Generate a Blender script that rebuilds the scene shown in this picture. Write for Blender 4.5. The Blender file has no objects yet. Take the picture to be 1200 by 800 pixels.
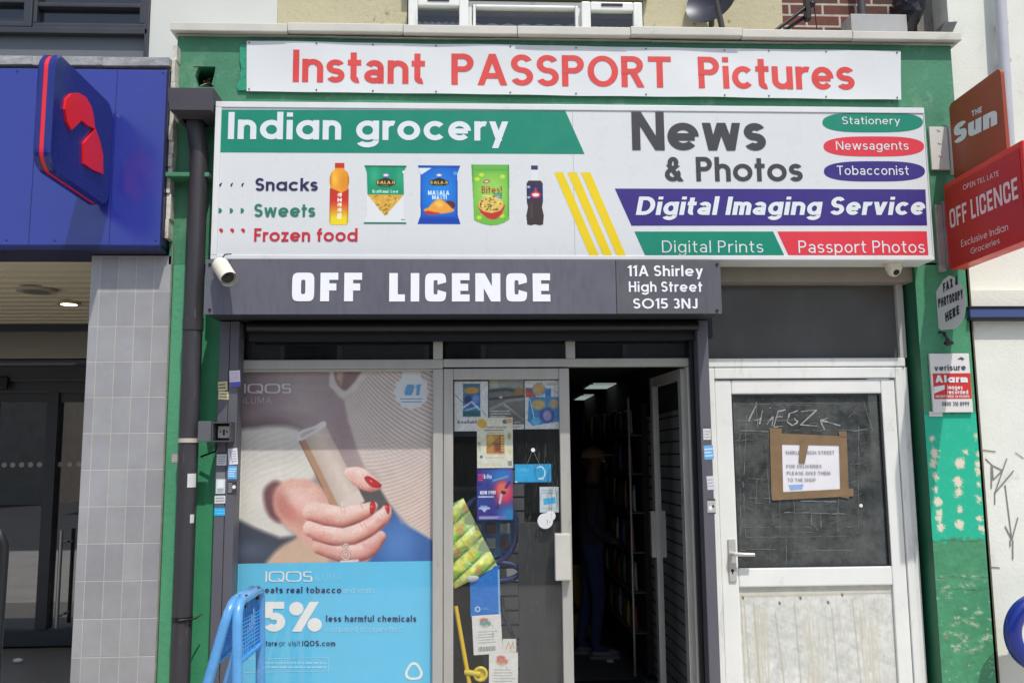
import bpy, bmesh, math, random
import numpy as np
from mathutils import Vector, Matrix

sc = bpy.context.scene
COL = sc.collection
random.seed(7)
RNG = np.random.default_rng(11)

# ------------------------------------------------------------------ camera
F_PX, W_PX, H_PX = 1050.0, 1200.0, 800.0
PITCH, YAW, ROLL = (math.radians(a) for a in (7.297, 2.696, -0.521))
EYE = Vector((0.0, -5.25, 1.70))
FWD = Vector((math.sin(YAW) * math.cos(PITCH), math.cos(YAW) * math.cos(PITCH), math.sin(PITCH)))
_r = Vector((math.cos(YAW), -math.sin(YAW), 0))
_u = _r.cross(FWD)
RT = _r * math.cos(ROLL) + _u * math.sin(ROLL)
UP = -_r * math.sin(ROLL) + _u * math.cos(ROLL)
cd = bpy.data.cameras.new("camera")
cam = bpy.data.objects.new("camera", cd)
COL.objects.link(cam)
cd.sensor_width = 36.0
cd.lens = F_PX / W_PX * 36.0
cd.clip_start, cd.clip_end = 0.05, 500
cam.matrix_world = Matrix(((RT.x, UP.x, -FWD.x, EYE.x), (RT.y, UP.y, -FWD.y, EYE.y),
                           (RT.z, UP.z, -FWD.z, EYE.z), (0, 0, 0, 1)))
sc.camera = cam

# ------------------------------------------------------------------ sky, sun, exposure
SUN = Vector((0.36, -1.0, 1.85)).normalized()
elev = math.asin(SUN.z)
azim = math.atan2(SUN.x, SUN.y)
w = bpy.data.worlds.new("World")
sc.world = w
w.use_nodes = True
nt = w.node_tree
sky = nt.nodes.new("ShaderNodeTexSky")
sky.sky_type = 'NISHITA'
sky.sun_disc = False
sky.sun_elevation = elev
sky.sun_rotation = azim
sky.air_density, sky.dust_density, sky.ozone_density = 1.0, 2.0, 1.0
bg = nt.nodes["Background"]
nt.links.new(sky.outputs[0], bg.inputs[0])
bg.inputs[1].default_value = 0.15
sl = bpy.data.lights.new("sun", 'SUN')
sl.energy = 3.0
sl.angle = math.radians(0.53)
sl.color = (1.0, 0.96, 0.905)
so = bpy.data.objects.new("sun", sl)
COL.objects.link(so)
so.rotation_euler = SUN.to_track_quat('Z', 'Y').to_euler()
so.location = SUN * 30
sc.view_settings.view_transform = 'Standard'
sc.view_settings.look = 'None'
sc.view_settings.gamma = 1
sc.view_settings.use_curve_mapping = False
sc.view_settings.exposure = 0.15

# ------------------------------------------------------------------ measuring: where a sight line meets a real plane
def ray(px, py):
    px, py = float(px), float(py)
    return (px - 600) / F_PX * RT - (py - 400) / F_PX * UP + FWD
def U(px, py, y=0.0):
    d = ray(px, py); t = (y - EYE.y) / d.y
    p = EYE + t * d
    return p.x, p.z
def UX(px, py, x):
    d = ray(px, py); t = (x - EYE.x) / d.x
    p = EYE + t * d
    return p.y, p.z
def R(x0, y0, x1, y1, y=0.0):
    a, b, c, d = U(x0, y0, y), U(x1, y0, y), U(x0, y1, y), U(x1, y1, y)
    return (a[0] + c[0]) / 2, (b[0] + d[0]) / 2, (c[1] + d[1]) / 2, (a[1] + b[1]) / 2   # X0,X1,Z0,Z1
def zat(px, py, y=0.0): return U(px, py, y)[1]
def xat(px, py, y=0.0): return U(px, py, y)[0]

# ------------------------------------------------------------------ colours and materials
def lin1(v):
    v = v / 255.0
    return v / 12.92 if v <= 0.04045 else ((v + 0.055) / 1.055) ** 2.4
def lin(c): return (lin1(c[0]), lin1(c[1]), lin1(c[2]), 1.0)
_mats = {}
def new_mat(name):
    m = bpy.data.materials.new(name); m.use_nodes = True
    t = m.node_tree
    return m, t, t.nodes["Principled BSDF"]
def mat(name, c, rough=0.5, metal=0.0, var=0.0, vscale=6.0, stretch=(1, 1, 1), dirt=None, dscale=3.0, dstretch=(1, 1, 1),
        dlo=0.5, dhi=0.7, bump=0.0, bscale=60.0, spec=0.5, coat=0.0):
    if name in _mats: return _mats[name]
    m, t, p = new_mat(name)
    N, L = t.nodes, t.links
    p.inputs["Roughness"].default_value = rough
    p.inputs["Metallic"].default_value = metal
    p.inputs["Specular IOR Level"].default_value = spec
    if coat: p.inputs["Coat Weight"].default_value = coat; p.inputs["Coat Roughness"].default_value = .22
    base = lin(c)
    p.inputs["Base Color"].default_value = base
    if var or dirt or bump:
        tc = N.new("ShaderNodeTexCoord")
    out = None
    if var:
        mp = N.new("ShaderNodeMapping"); mp.inputs["Scale"].default_value = stretch
        L.new(tc.outputs["Object"], mp.inputs[0])
        nz = N.new("ShaderNodeTexNoise"); nz.inputs["Scale"].default_value = vscale
        nz.inputs["Detail"].default_value = 6; nz.inputs["Roughness"].default_value = 0.65
        L.new(mp.outputs[0], nz.inputs["Vector"])
        mr = N.new("ShaderNodeMapRange")
        mr.inputs[1].default_value, mr.inputs[2].default_value = 0.3, 0.7
        mr.inputs[3].default_value, mr.inputs[4].default_value = 1 - var, 1 + var * 0.6
        L.new(nz.outputs[0], mr.inputs[0])
        mx = N.new("ShaderNodeVectorMath"); mx.operation = 'SCALE'
        mx.inputs[0].default_value = base[:3]
        L.new(mr.outputs[0], mx.inputs["Scale"])
        out = mx.outputs[0]
        rr = N.new("ShaderNodeMapRange")
        rr.inputs[1].default_value, rr.inputs[2].default_value = 0.3, 0.7
        rr.inputs[3].default_value, rr.inputs[4].default_value = max(rough - 0.1, 0.02), min(rough + 0.12, 1)
        L.new(nz.outputs[0], rr.inputs[0]); L.new(rr.outputs[0], p.inputs["Roughness"])
    if dirt:
        mp = N.new("ShaderNodeMapping"); mp.inputs["Scale"].default_value = dstretch
        mp.inputs["Location"].default_value = (3.1, 1.7, 5.3)
        L.new(tc.outputs["Object"], mp.inputs[0])
        nz = N.new("ShaderNodeTexNoise"); nz.inputs["Scale"].default_value = dscale
        nz.inputs["Detail"].default_value = 8; nz.inputs["Roughness"].default_value = 0.7
        L.new(mp.outputs[0], nz.inputs["Vector"])
        mr = N.new("ShaderNodeMapRange"); mr.clamp = True
        mr.inputs[1].default_value, mr.inputs[2].default_value = dlo, dhi
        L.new(nz.outputs[0], mr.inputs[0])
        mx = N.new("ShaderNodeMix"); mx.data_type = 'RGBA'
        L.new(mr.outputs[0], mx.inputs[0])
        if out: L.new(out, mx.inputs[6])
        else: mx.inputs[6].default_value = base
        mx.inputs[7].default_value = lin(dirt)
        out = mx.outputs[2]
    if out: L.new(out, p.inputs["Base Color"])
    if bump:
        nz = N.new("ShaderNodeTexNoise"); nz.inputs["Scale"].default_value = bscale; nz.inputs["Detail"].default_value = 5
        L.new(tc.outputs["Object"], nz.inputs["Vector"])
        bp = N.new("ShaderNodeBump"); bp.inputs["Strength"].default_value = bump; bp.inputs["Distance"].default_value = 0.01
        L.new(nz.outputs[0], bp.inputs["Height"]); L.new(bp.outputs[0], p.inputs["Normal"])
    _mats[name] = m
    return m
def emis(name, c, s):
    if name in _mats: return _mats[name]
    m, t, p = new_mat(name)
    p.inputs["Base Color"].default_value = lin(c)
    p.inputs["Emission Color"].default_value = lin(c)
    p.inputs["Emission Strength"].default_value = s
    _mats[name] = m
    return m
def printed(name, rough=0.4, coat=0.0):
    if name in _mats: return _mats[name]
    m, t, p = new_mat(name)
    a = t.nodes.new("ShaderNodeAttribute"); a.attribute_name = "ink"
    t.links.new(a.outputs["Color"], p.inputs["Base Color"])
    p.inputs["Roughness"].default_value = rough
    if coat: p.inputs["Coat Weight"].default_value = coat
    _mats[name] = m
    return m
def glass(name, tint=(235, 240, 238), dust_glare=0.06, dust_glare_c=(150, 150, 145), rough=0.0, ior=1.45, streak=(1, 1, 1), refl=1.0):
    if name in _mats: return _mats[name]
    m, t, p = new_mat(name)
    N, L = t.nodes, t.links
    N.remove(p)
    o = [n for n in N if n.type == 'OUTPUT_MATERIAL'][0]
    tr = N.new("ShaderNodeBsdfTransparent"); tr.inputs[0].default_value = lin(tint)
    gl = N.new("ShaderNodeBsdfGlossy"); gl.inputs["Roughness"].default_value = rough; gl.inputs[0].default_value = (refl, refl, refl, 1)
    df = N.new("ShaderNodeBsdfDiffuse"); df.inputs[0].default_value = lin(dust_glare_c)
    ge = N.new("ShaderNodeNewGeometry")                       # Schlick reflectance, the same from both sides of the pane
    dt = N.new("ShaderNodeVectorMath"); dt.operation = 'DOT_PRODUCT'
    L.new(ge.outputs["Normal"], dt.inputs[0]); L.new(ge.outputs["Incoming"], dt.inputs[1])
    ab = N.new("ShaderNodeMath"); ab.operation = 'ABSOLUTE'; L.new(dt.outputs["Value"], ab.inputs[0])
    iv = N.new("ShaderNodeMath"); iv.operation = 'SUBTRACT'; iv.inputs[0].default_value = 1; L.new(ab.outputs[0], iv.inputs[1])
    pw = N.new("ShaderNodeMath"); pw.operation = 'POWER'; pw.inputs[1].default_value = 5; L.new(iv.outputs[0], pw.inputs[0])
    r0 = ((ior - 1) / (ior + 1)) ** 2 * 2
    ma = N.new("ShaderNodeMath"); ma.operation = 'MULTIPLY_ADD'; ma.inputs[1].default_value = 1 - r0; ma.inputs[2].default_value = r0
    L.new(pw.outputs[0], ma.inputs[0])
    m1 = N.new("ShaderNodeMixShader"); L.new(ma.outputs[0], m1.inputs[0])
    L.new(tr.outputs[0], m1.inputs[1]); L.new(gl.outputs[0], m1.inputs[2])
    tc = N.new("ShaderNodeTexCoord"); mp = N.new("ShaderNodeMapping"); mp.inputs["Scale"].default_value = streak
    L.new(tc.outputs["Object"], mp.inputs[0])
    nz = N.new("ShaderNodeTexNoise"); nz.inputs["Scale"].default_value = 5; nz.inputs["Detail"].default_value = 8; nz.inputs["Roughness"].default_value = 0.75
    L.new(mp.outputs[0], nz.inputs["Vector"])
    mr = N.new("ShaderNodeMapRange"); mr.inputs[1].default_value, mr.inputs[2].default_value = 0.35, 0.75
    mr.inputs[3].default_value, mr.inputs[4].default_value = dust_glare * 0.3, dust_glare * 2.0
    L.new(nz.outputs[0], mr.inputs[0])
    m2 = N.new("ShaderNodeMixShader"); L.new(mr.outputs[0], m2.inputs[0])
    L.new(m1.outputs[0], m2.inputs[1]); L.new(df.outputs[0], m2.inputs[2])
    L.new(m2.outputs[0], o.inputs[0])
    _mats[name] = m
    return m

# ------------------------------------------------------------------ object tree
def thing(name, label, cat, loc=(0, 0, 0), group=None):
    o = bpy.data.objects.new(name, None)
    COL.objects.link(o)
    o.empty_display_size = 0.1
    o.location = loc
    o["label"] = label; o["category"] = cat
    if group: o["group"] = group
    return o
def origin(o):
    v = Vector((0, 0, 0))
    while o is not None:
        v += Vector(o.location); o = o.parent
    return v
def tag(o, label, cat, group=None):
    o["label"] = label; o["category"] = cat
    if group: o["group"] = group
    return o

class MB:
    """collects shapes given in world metres; build() links them as one mesh object"""
    def __init__(s): s.v, s.f, s.m, s.sm, s.marks = [], [], [], [], []
    def add(s, verts, faces, mi=0, smooth=False):
        b = len(s.v)
        s.v += [tuple(p) for p in verts]
        for f in faces:
            s.f.append([b + i for i in f]); s.m.append(mi); s.sm.append(smooth)
        return s
    def box(s, x0, x1, y0, y1, z0, z1, bev=0.0, mi=0, seg=2):
        if x0 > x1: x0, x1 = x1, x0
        if y0 > y1: y0, y1 = y1, y0
        if z0 > z1: z0, z1 = z1, z0
        vs = [(x, y, z) for x in (x0, x1) for y in (y0, y1) for z in (z0, z1)]
        fs = [(0, 1, 3, 2), (4, 6, 7, 5), (0, 4, 5, 1), (2, 3, 7, 6), (0, 2, 6, 4), (1, 5, 7, 3)]
        if not bev: return s.add(vs, fs, mi)
        bm = bmesh.new()
        q = [bm.verts.new(p) for p in vs]
        for f in fs: bm.faces.new([q[i] for i in f])
        bev = min(bev, 0.45 * min(x1 - x0, y1 - y0, z1 - z0))
        bmesh.ops.bevel(bm, geom=list(bm.edges), offset=bev, segments=seg, profile=0.6, affect='EDGES')
        bm.verts.index_update()
        s.add([v.co[:] for v in bm.verts], [[v.index for v in f.verts] for f in bm.faces], mi)
        bm.free()
        return s
    def prism(s, pts, ext, mi=0, mi_side=None, smooth=False):
        """closed polygon of 3-D points swept along the vector ext"""
        n = len(pts); e = Vector(ext)
        a = [Vector(p) for p in pts]; b = [p + e for p in a]
        s.add(a, [list(range(n))], mi)
        s.add(b, [list(range(n))[::-1]], mi)
        s.add(a + b, [(i, (i + 1) % n, n + (i + 1) % n, n + i) for i in range(n)], mi if mi_side is None else mi_side, smooth)
        return s
    def xz(s, pts, y0, y1, mi=0): return s.prism([(p[0], y0, p[1]) for p in pts], (0, y1 - y0, 0), mi)
    def sheet(s, pts, mi=0): return s.add(pts, [list(range(len(pts)))], mi)
    def flat(s, pts, y, mi=0): return s.sheet([(p[0], y, p[1]) for p in pts], mi)
    def tube(s, path, r, n=12, mi=0, cap=True, smooth=True):
        P = [Vector(p) for p in path]; k = len(P)
        rs = r if isinstance(r, (list, tuple)) else [r] * k
        up = None; vs = []
        for i, p in enumerate(P):
            t = (P[min(i + 1, k - 1)] - P[max(i - 1, 0)]).normalized()
            if up is None:
                up = Vector((0, 0, 1)) if abs(t.z) < 0.9 else Vector((0, 1, 0))
            a = t.cross(up)
            if a.length < 1e-4: a = t.cross(Vector((1, 0, 0)))
            a.normalize(); b = a.cross(t).normalized(); up = b
            for j in range(n):
                q = 2 * math.pi * j / n
                vs.append(p + rs[i] * (math.cos(q) * a + math.sin(q) * b))
        fs = [(i * n + j, i * n + (j + 1) % n, (i + 1) * n + (j + 1) % n, (i + 1) * n + j) for i in range(k - 1) for j in range(n)]
        s.add(vs, fs, mi, smooth)
        if cap:
            s.add(vs[:n], [list(range(n))[::-1]], mi); s.add(vs[-n:], [list(range(n))], mi)
        return s
    def disc(s, c, r, axis=(0, -1, 0), n=24, mi=0, h=0.0):
        ax = Vector(axis).normalized()
        a = ax.orthogonal().normalized(); b = ax.cross(a)
        pts = [Vector(c) + r * (math.cos(2 * math.pi * j / n) * a + math.sin(2 * math.pi * j / n) * b) for j in range(n)]
        if h: return s.prism(pts, ax * h, mi)
        return s.sheet(pts, mi)
    def sphere(s, c, r, nu=16, nv=10, mi=0, sq=(1, 1, 1)):
        vs, fs = [], []
        for i in range(nv + 1):
            th = math.pi * i / nv
            for j in range(nu):
                ph = 2 * math.pi * j / nu
                vs.append((c[0] + sq[0] * r * math.sin(th) * math.cos(ph), c[1] + sq[1] * r * math.sin(th) * math.sin(ph), c[2] + sq[2] * r * math.cos(th)))
        for i in range(nv):
            for j in range(nu):
                fs.append((i * nu + j, i * nu + (j + 1) % nu, (i + 1) * nu + (j + 1) % nu, (i + 1) * nu + j))
        return s.add(vs, fs, mi, True)
    def build(s, name, mats, parent=None, label=None):
        if len(s.marks) > 1:                              # every line of writing is a part of its own
            cuts = [0] + s.marks[1:] + [len(s.f)]
            for a, b in zip(cuts[:-1], cuts[1:]):
                q = MB(); mp = {}
                for f, mi, sm in zip(s.f[a:b], s.m[a:b], s.sm[a:b]):
                    for i in f:
                        if i not in mp: mp[i] = len(q.v); q.v.append(s.v[i])
                    q.f.append([mp[i] for i in f]); q.m.append(mi); q.sm.append(sm)
                if q.f: ob = q.build(name, mats, parent, label)
            return ob
        o = origin(parent)
        me = bpy.data.meshes.new(name)
        me.from_pydata([(x - o.x, y - o.y, z - o.z) for x, y, z in s.v], [], s.f)
        if not isinstance(mats, (list, tuple)): mats = [mats]
        for m in mats: me.materials.append(m)
        me.polygons.foreach_set("material_index", s.m)
        me.polygons.foreach_set("use_smooth", s.sm)
        me.update()
        ob = bpy.data.objects.new(name, me)
        COL.objects.link(ob)
        if parent is not None: ob.parent = parent
        if label: ob["label"] = label
        return ob

def solo(name, mb, mats, label, cat, group=None):
    """a thing that is one mesh; its origin goes to its lowest middle point"""
    xs, ys, zs = zip(*mb.v)
    c = Vector(((min(xs) + max(xs)) / 2, (min(ys) + max(ys)) / 2, min(zs)))
    mb.v = [(x - c.x, y - c.y, z - c.z) for x, y, z in mb.v]
    o = mb.build(name, mats)
    o.location = c
    return tag(o, label, cat, group)

# ------------------------------------------------------------------ lettering drawn with strokes of even width
XH = 0.72
def _glyph(c, h, st):
    hh = 1.12 * h
    L = lambda a, b, c_, d: ('L', a, b, c_, d)
    D = lambda a, b, c_, d: ('D', a, b, c_, d)
    A = lambda cx, cy, rx, ry, a0, a1: ('A', cx, cy, rx, ry, a0, a1)
    x = XH; r = x / 2; ro = .29
    gro = 'g' in st                                       # grotesque shapes: two-storey a, narrower rounds
    k = 0.86 if gro else 1.0
    kr = r * k
    sry = (x + 2 * h) / 4; Sry = (1 + 2 * h) / 4
    C = 0.41 if gro else 0.5
    if 'q' in st: C = 0.31                                # squared, narrow
    G = {
     'a': (.56, [L(.54-h,0,.54-h,.46), A(.28,.47,.26,.25,0,155), A(.27,.215,.27,.215,0,360)]) if gro else (2*kr, [A(kr,r,kr,r,0,360), L(2*kr-h,0,2*kr-h,x)]),
     'b': (2*kr, [A(kr,r,kr,r,0,360), L(h,0,h,1)]), 'c': (1.86*kr, [A(kr,r,kr,r,42,318)]),
     'd': (2*kr, [A(kr,r,kr,r,0,360), L(2*kr-h,0,2*kr-h,1.02)]),
     'e': (2*kr, [A(kr,r,kr,r,0,318), L(h,r-.01,2*kr-h,r-.01)]),
     'f': (.37, [L(.16,0,.16,.79), A(.16-h+.22,.79,.22,.22,75,180), L(0,x-h,.37,x-h)]),
     'g': (2*kr, [A(kr,r,kr,r,0,360), L(2*kr-h,.0,2*kr-h,x), A(kr,-.02,kr,.26,205,360)]),
     'h': (2*ro, [L(h,0,h,1), A(ro,x-ro,ro,ro,0,180), L(2*ro-h,0,2*ro-h,x-ro)]),
     'i': (2*h, [L(h,0,h,x), L(h,.84,h,1.0)]), 'j': (2*h, [L(h,-.2,h,x), L(h,.84,h,1.0)]),
     'k': (.56, [L(h,0,h,1), D(.1,.28,.5,x), D(.22,.42,.52,0)]), 'l': (2*h, [L(h,0,h,1.02)]),
     'm': (.96-2*h, [L(h,0,h,x), A(.24,x-.24,.24,.24,0,180), L(.48-h,0,.48-h,x-.24), A(.72-2*h,x-.24,.24,.24,0,180), L(.96-3*h,0,.96-3*h,x-.24)]),
     'n': (2*ro, [L(h,0,h,x), A(ro,x-ro,ro,ro,0,180), L(2*ro-h,0,2*ro-h,x-ro)]),
     'o': (2*kr, [A(kr,r,kr,r,0,360)]), 'p': (2*kr, [A(kr,r,kr,r,0,360), L(h,-.28,h,x)]),
     'q': (2*kr, [A(kr,r,kr,r,0,360), L(2*kr-h,-.28,2*kr-h,x)]),
     'r': (.36, [L(h,0,h,x), A(.31,x-.31,.31,.31,72,180)]),
     's': (.5, [A(.25,x-sry,.25,sry,28,270), A(.25,sry,.25,sry,-152,90)]),
     't': (.37, [L(.16,.0 if not gro else .18,.16,.95), L(0,x-h,.37,x-h)] + ([A(.16-h+.2,.2,.2,.2,180,285)] if gro else [])),
     'u': (2*ro, [L(h,ro,h,x), A(ro,ro,ro,ro,180,360), L(2*ro-h,0,2*ro-h,x)]),
     'v': (.6, [D(hh,x,.3,0), D(.6-hh,x,.3,0)]),
     'w': (.9, [D(hh,x,.24,0), D(.45,x,.24,0), D(.45,x,.66,0), D(.9-hh,x,.66,0)]),
     'x': (.56, [D(hh,x,.56-hh,0), D(.56-hh,x,hh,0)]), 'y': (.62, [D(hh,x,.32,0), D(.62-hh,x,.19,-.28)]),
     'z': (.5, [L(0,x-h,.5,x-h), L(0,h,.5,h), D(.5-1.4*hh,x,1.4*hh,0)]),
     'A': (.8, [D(hh,0,.4,1), D(.8-hh,0,.4,1), L(.2,.3,.6,.3)]),
     'B': (.6, [L(h,0,h,1), L(0,1-h,.32,1-h), L(0,.5,.32,.5), L(0,h,.32,h), A(.3,.75-h/2,.26,.25+h/2,-90,90), A(.31,.25+h/2,.29,.25+h/2,-90,90)]),
     'C': (2*C, [A(C,.5,C,.5,4,356)]) if 'q' in st else (1.82*C, [A(C,.5,C,.5,42,318)]),
     'D': (.74, [L(h,0,h,1), L(0,1-h,.32,1-h), L(0,h,.32,h), A(.32,.5,.42,.5,-90,90)]),
     'E': (.52, [L(h,0,h,1), L(h,1-h,.52,1-h), L(h,.5,.48,.5), L(h,h,.52,h)]),
     'F': (.5, [L(h,0,h,1), L(h,1-h,.5,1-h), L(h,.5,.45,.5)]),
     'G': (1.94*C, [A(C,.5,C,.5,42,360), L(C*1.05,.47,2*C-.01,.47)]),
     'H': (.68, [L(h,0,h,1), L(.68-h,0,.68-h,1), L(h,.52,.68-h,.52)]), 'I': (2*h, [L(h,0,h,1)]),
     'J': (.46, [L(.46-h,.23,.46-h,1), A(.23,.23,.23,.23,185,360)]),
     'K': (.64, [L(h,0,h,1), D(.1,.38,.56,1), D(.22,.56,.6,0)]), 'L': (.46, [L(h,0,h,1), L(h,h,.46,h)]),
     'M': (.86, [L(h,0,h,1), L(.86-h,0,.86-h,1), D(hh,1,.43,.1), D(.86-hh,1,.43,.1)]),
     'N': (.74, [L(h,0,h,1), L(.74-h,0,.74-h,1), D(hh,1,.74-hh,0)]),
     'O': (2*C, [A(C,.5,C,.5,0,360)]), 'Q': (2*C, [A(C,.5,C,.5,0,360), D(C*1.2,.3,2*C-h,-.04)]),
     'P': (.6, [L(h,0,h,1), L(0,1-h,.32,1-h), L(0,.42+h,.32,.42+h), A(.31,.71,.28,.29,-90,90)]),
     'R': (.64, [L(h,0,h,1), L(0,1-h,.32,1-h), L(0,.42+h,.32,.42+h), A(.31,.71,.28,.29,-90,90), D(.32,.46,.62-hh,0)]),
     'S': (.6, [A(.3,1-Sry,.29,Sry,25,270), A(.3,Sry,.3,Sry,-155,90)]),
     'T': (.62, [L(0,1-h,.62,1-h), L(.31,0,.31,1)]),
     'U': (.66, [L(h,.33,h,1), A(.33,.33,.33,.33,180,360), L(.66-h,.33,.66-h,1)]),
     'V': (.74, [D(hh,1,.37,0), D(.74-hh,1,.37,0)]),
     'W': (1.1, [D(hh,1,.3,0), D(.55,1,.3,0), D(.55,1,.8,0), D(1.1-hh,1,.8,0)]),
     'X': (.68, [D(hh,1,.68-hh,0), D(.68-hh,1,hh,0)]), 'Y': (.68, [D(hh,1,.34,.42), D(.68-hh,1,.34,.42), L(.34,0,.34,.5)]),
     'Z': (.58, [L(0,1-h,.58,1-h), L(0,h,.58,h), D(.58-1.4*hh,1,1.4*hh,0)]),
     '0': (.58, [A(.29,.5,.29,.5,0,360)]), '1': (.3, [L(.3-h,0,.3-h,1), D(.04,.76,.26,1)]),
     '2': (.56, [A(.28,.71,.28,.29,-35,165), D(.5,.58,1.4*hh,.06), L(0,h,.56,h)]),
     '3': (.56, [A(.27,.75-h/2,.26,.25+h/2,-90,150), A(.28,.25+h/2,.28,.25+h/2,-150,90)]),
     '4': (.6, [L(.45,0,.45,1), D(.42,1,.08,.26), L(0,.26,.6,.26)]),
     '5': (.58, [A(.27,.32,.31,.32,-150,135), L(.08,1-h,.54,1-h), D(.14,1,.08,.46)]),
     '6': (.6, [A(.3,.31,.3,.31,0,360), D(.42,1,hh,.38)]), '7': (.56, [L(0,1-h,.56,1-h), D(.5,1,.16,0)]),
     '8': (.58, [A(.29,.76-h/2,.25,.24+h/2,0,360), A(.29,.26+h/2,.29,.26+h/2,0,360)]),
     '9': (.6, [A(.3,.69,.3,.31,0,360), D(.6-hh,.62,.18,0)]),
     '&': (.7, [A(.31,.77,.2,.23,-60,225), A(.29,.28,.29,.28,115,400), D(.15,.68,.68-hh,0), D(.44,.64,.2,.44)]),
     '%': (.92, [A(.2,.77,.2,.23,0,360), A(.72,.23,.2,.23,0,360), D(.7,1,.22,0)]),
     '#': (.66, [D(.26,1,.16,0), D(.5,1,.4,0), L(.04,.66,.66,.66), L(0,.33,.62,.33)]),
     '.': (2.2*h, [L(1.1*h,0,1.1*h,2.2*h)]), ':': (2.2*h, [L(h,0,h,2*h), L(h,.5,h,.5+2*h)]),
     '-': (.3, [L(0,.36,.3,.36)]), '*': (.24, [L(0,.86,.24,.86), D(.05,1,.19,.72), D(.19,1,.05,.72)]),
     '!': (2*h, [L(h,.3,h,1), L(h,0,h,2*h)]), "'": (2*h, [L(h,.74,h,1)]), '/': (.4, [D(.36,1,.04,0)]),
    }
    return G.get(c)
words = []                                                # which word of the line each stroke belongs to
def stroke_polys(s, h, st='', sup=2.0, gap=0.13, space=0.36):
    """the outlines (lists of 2-D quads) of a line of text, cap height 1"""
    out = []; x = 0.0; hh = h; wi = 0; words.clear()
    for c in s:
        if c == ' ': x += space; wi += 1; continue
        g = _glyph(c, h, st)
        if not g: x += .3; continue
        wd, strokes = g
        for k, q in enumerate(strokes):
            if q[0] == 'L':
                _, a, b, c_, d = q
                if abs(a - c_) < 1e-6: pts = [(a-h, b), (a+h, b), (a+h, d), (a-h, d)]
                else: pts = [(a, b-h), (c_, d-h), (c_, d+h), (a, b+h)]
                quads = [pts]
            elif q[0] == 'D':
                _, a, b, c_, d = q
                t = h * math.hypot(c_-a, d-b) / abs(d-b)
                quads = [[(a-t, b), (a+t, b), (c_+t, d), (c_-t, d)]]
            else:
                _, cx, cy, rx, ry, a0, a1 = q
                n = max(5, int(abs(a1-a0) / (9 if sup <= 2 else 6)))
                I, O = [], []
                for i in range(n + 1):
                    t = math.radians(a0 + (a1-a0) * i / n)
                    cs, sn = math.cos(t), math.sin(t)
                    e = 2.0 / sup
                    f = lambda v: math.copysign(abs(v) ** e, v)
                    O.append((cx + rx * f(cs), cy + ry * f(sn)))
                    I.append((cx + max(rx-2*h, .004) * f(cs), cy + max(ry-2*h, .004) * f(sn)))
                quads = [[I[i], O[i], O[i+1], I[i+1]] for i in range(n)]
            out.append((k, [[(px + x, py) for px, py in qd] for qd in quads])); words.append(wi)
        x += wd + gap
    return x - gap, out
def text(mb, s, o, u, v, nrm, width, cap, wt=.18, st='', sup=2.0, gap=0.13, space=0.36, shear=0.0, mi=0, warp=None, lift=0.0015, center=False, cut=None):
    """text whose baseline starts at o and runs width metres along u; cap = cap height along v"""
    o, u, v, nrm = Vector(o), Vector(u).normalized(), Vector(v).normalized(), Vector(nrm).normalized()
    last = -1
    tw, polys = stroke_polys(s, wt / 2, st, sup, gap, space)
    kx = width / tw
    for (k, quads), wi in zip(polys, list(words)):
        if wi != last: mb.marks.append(len(mb.f)); last = wi
        for qd in quads:
            if cut is not None: qd = [(a, max(b, cut)) for a, b in qd]
            pts = [o + u * (kx * a + shear * cap * b) + v * (cap * b) + nrm * (lift + 0.00025 * k) for a, b in qd]
            if warp: pts = [warp(p) for p in pts]
            mb.sheet(pts, mi)
    return mb
def ptext(mb, s, xl, yb, xr, ycap, y, mi=0, yr=None, **kw):
    """text on a plane facing the street, its ends measured on that plane"""
    a = U(xl, yb, y); b = U(xr, yb if yr is None else yr, y)
    c = U(xl, ycap, y)
    wd = math.hypot(b[0]-a[0], b[1]-a[1])
    return text(mb, s, (a[0], y, a[1]), (b[0]-a[0], 0, b[1]-a[1]), (0, 0, 1), (0, -1, 0), wd, c[1]-a[1], mi=mi, **kw)

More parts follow.
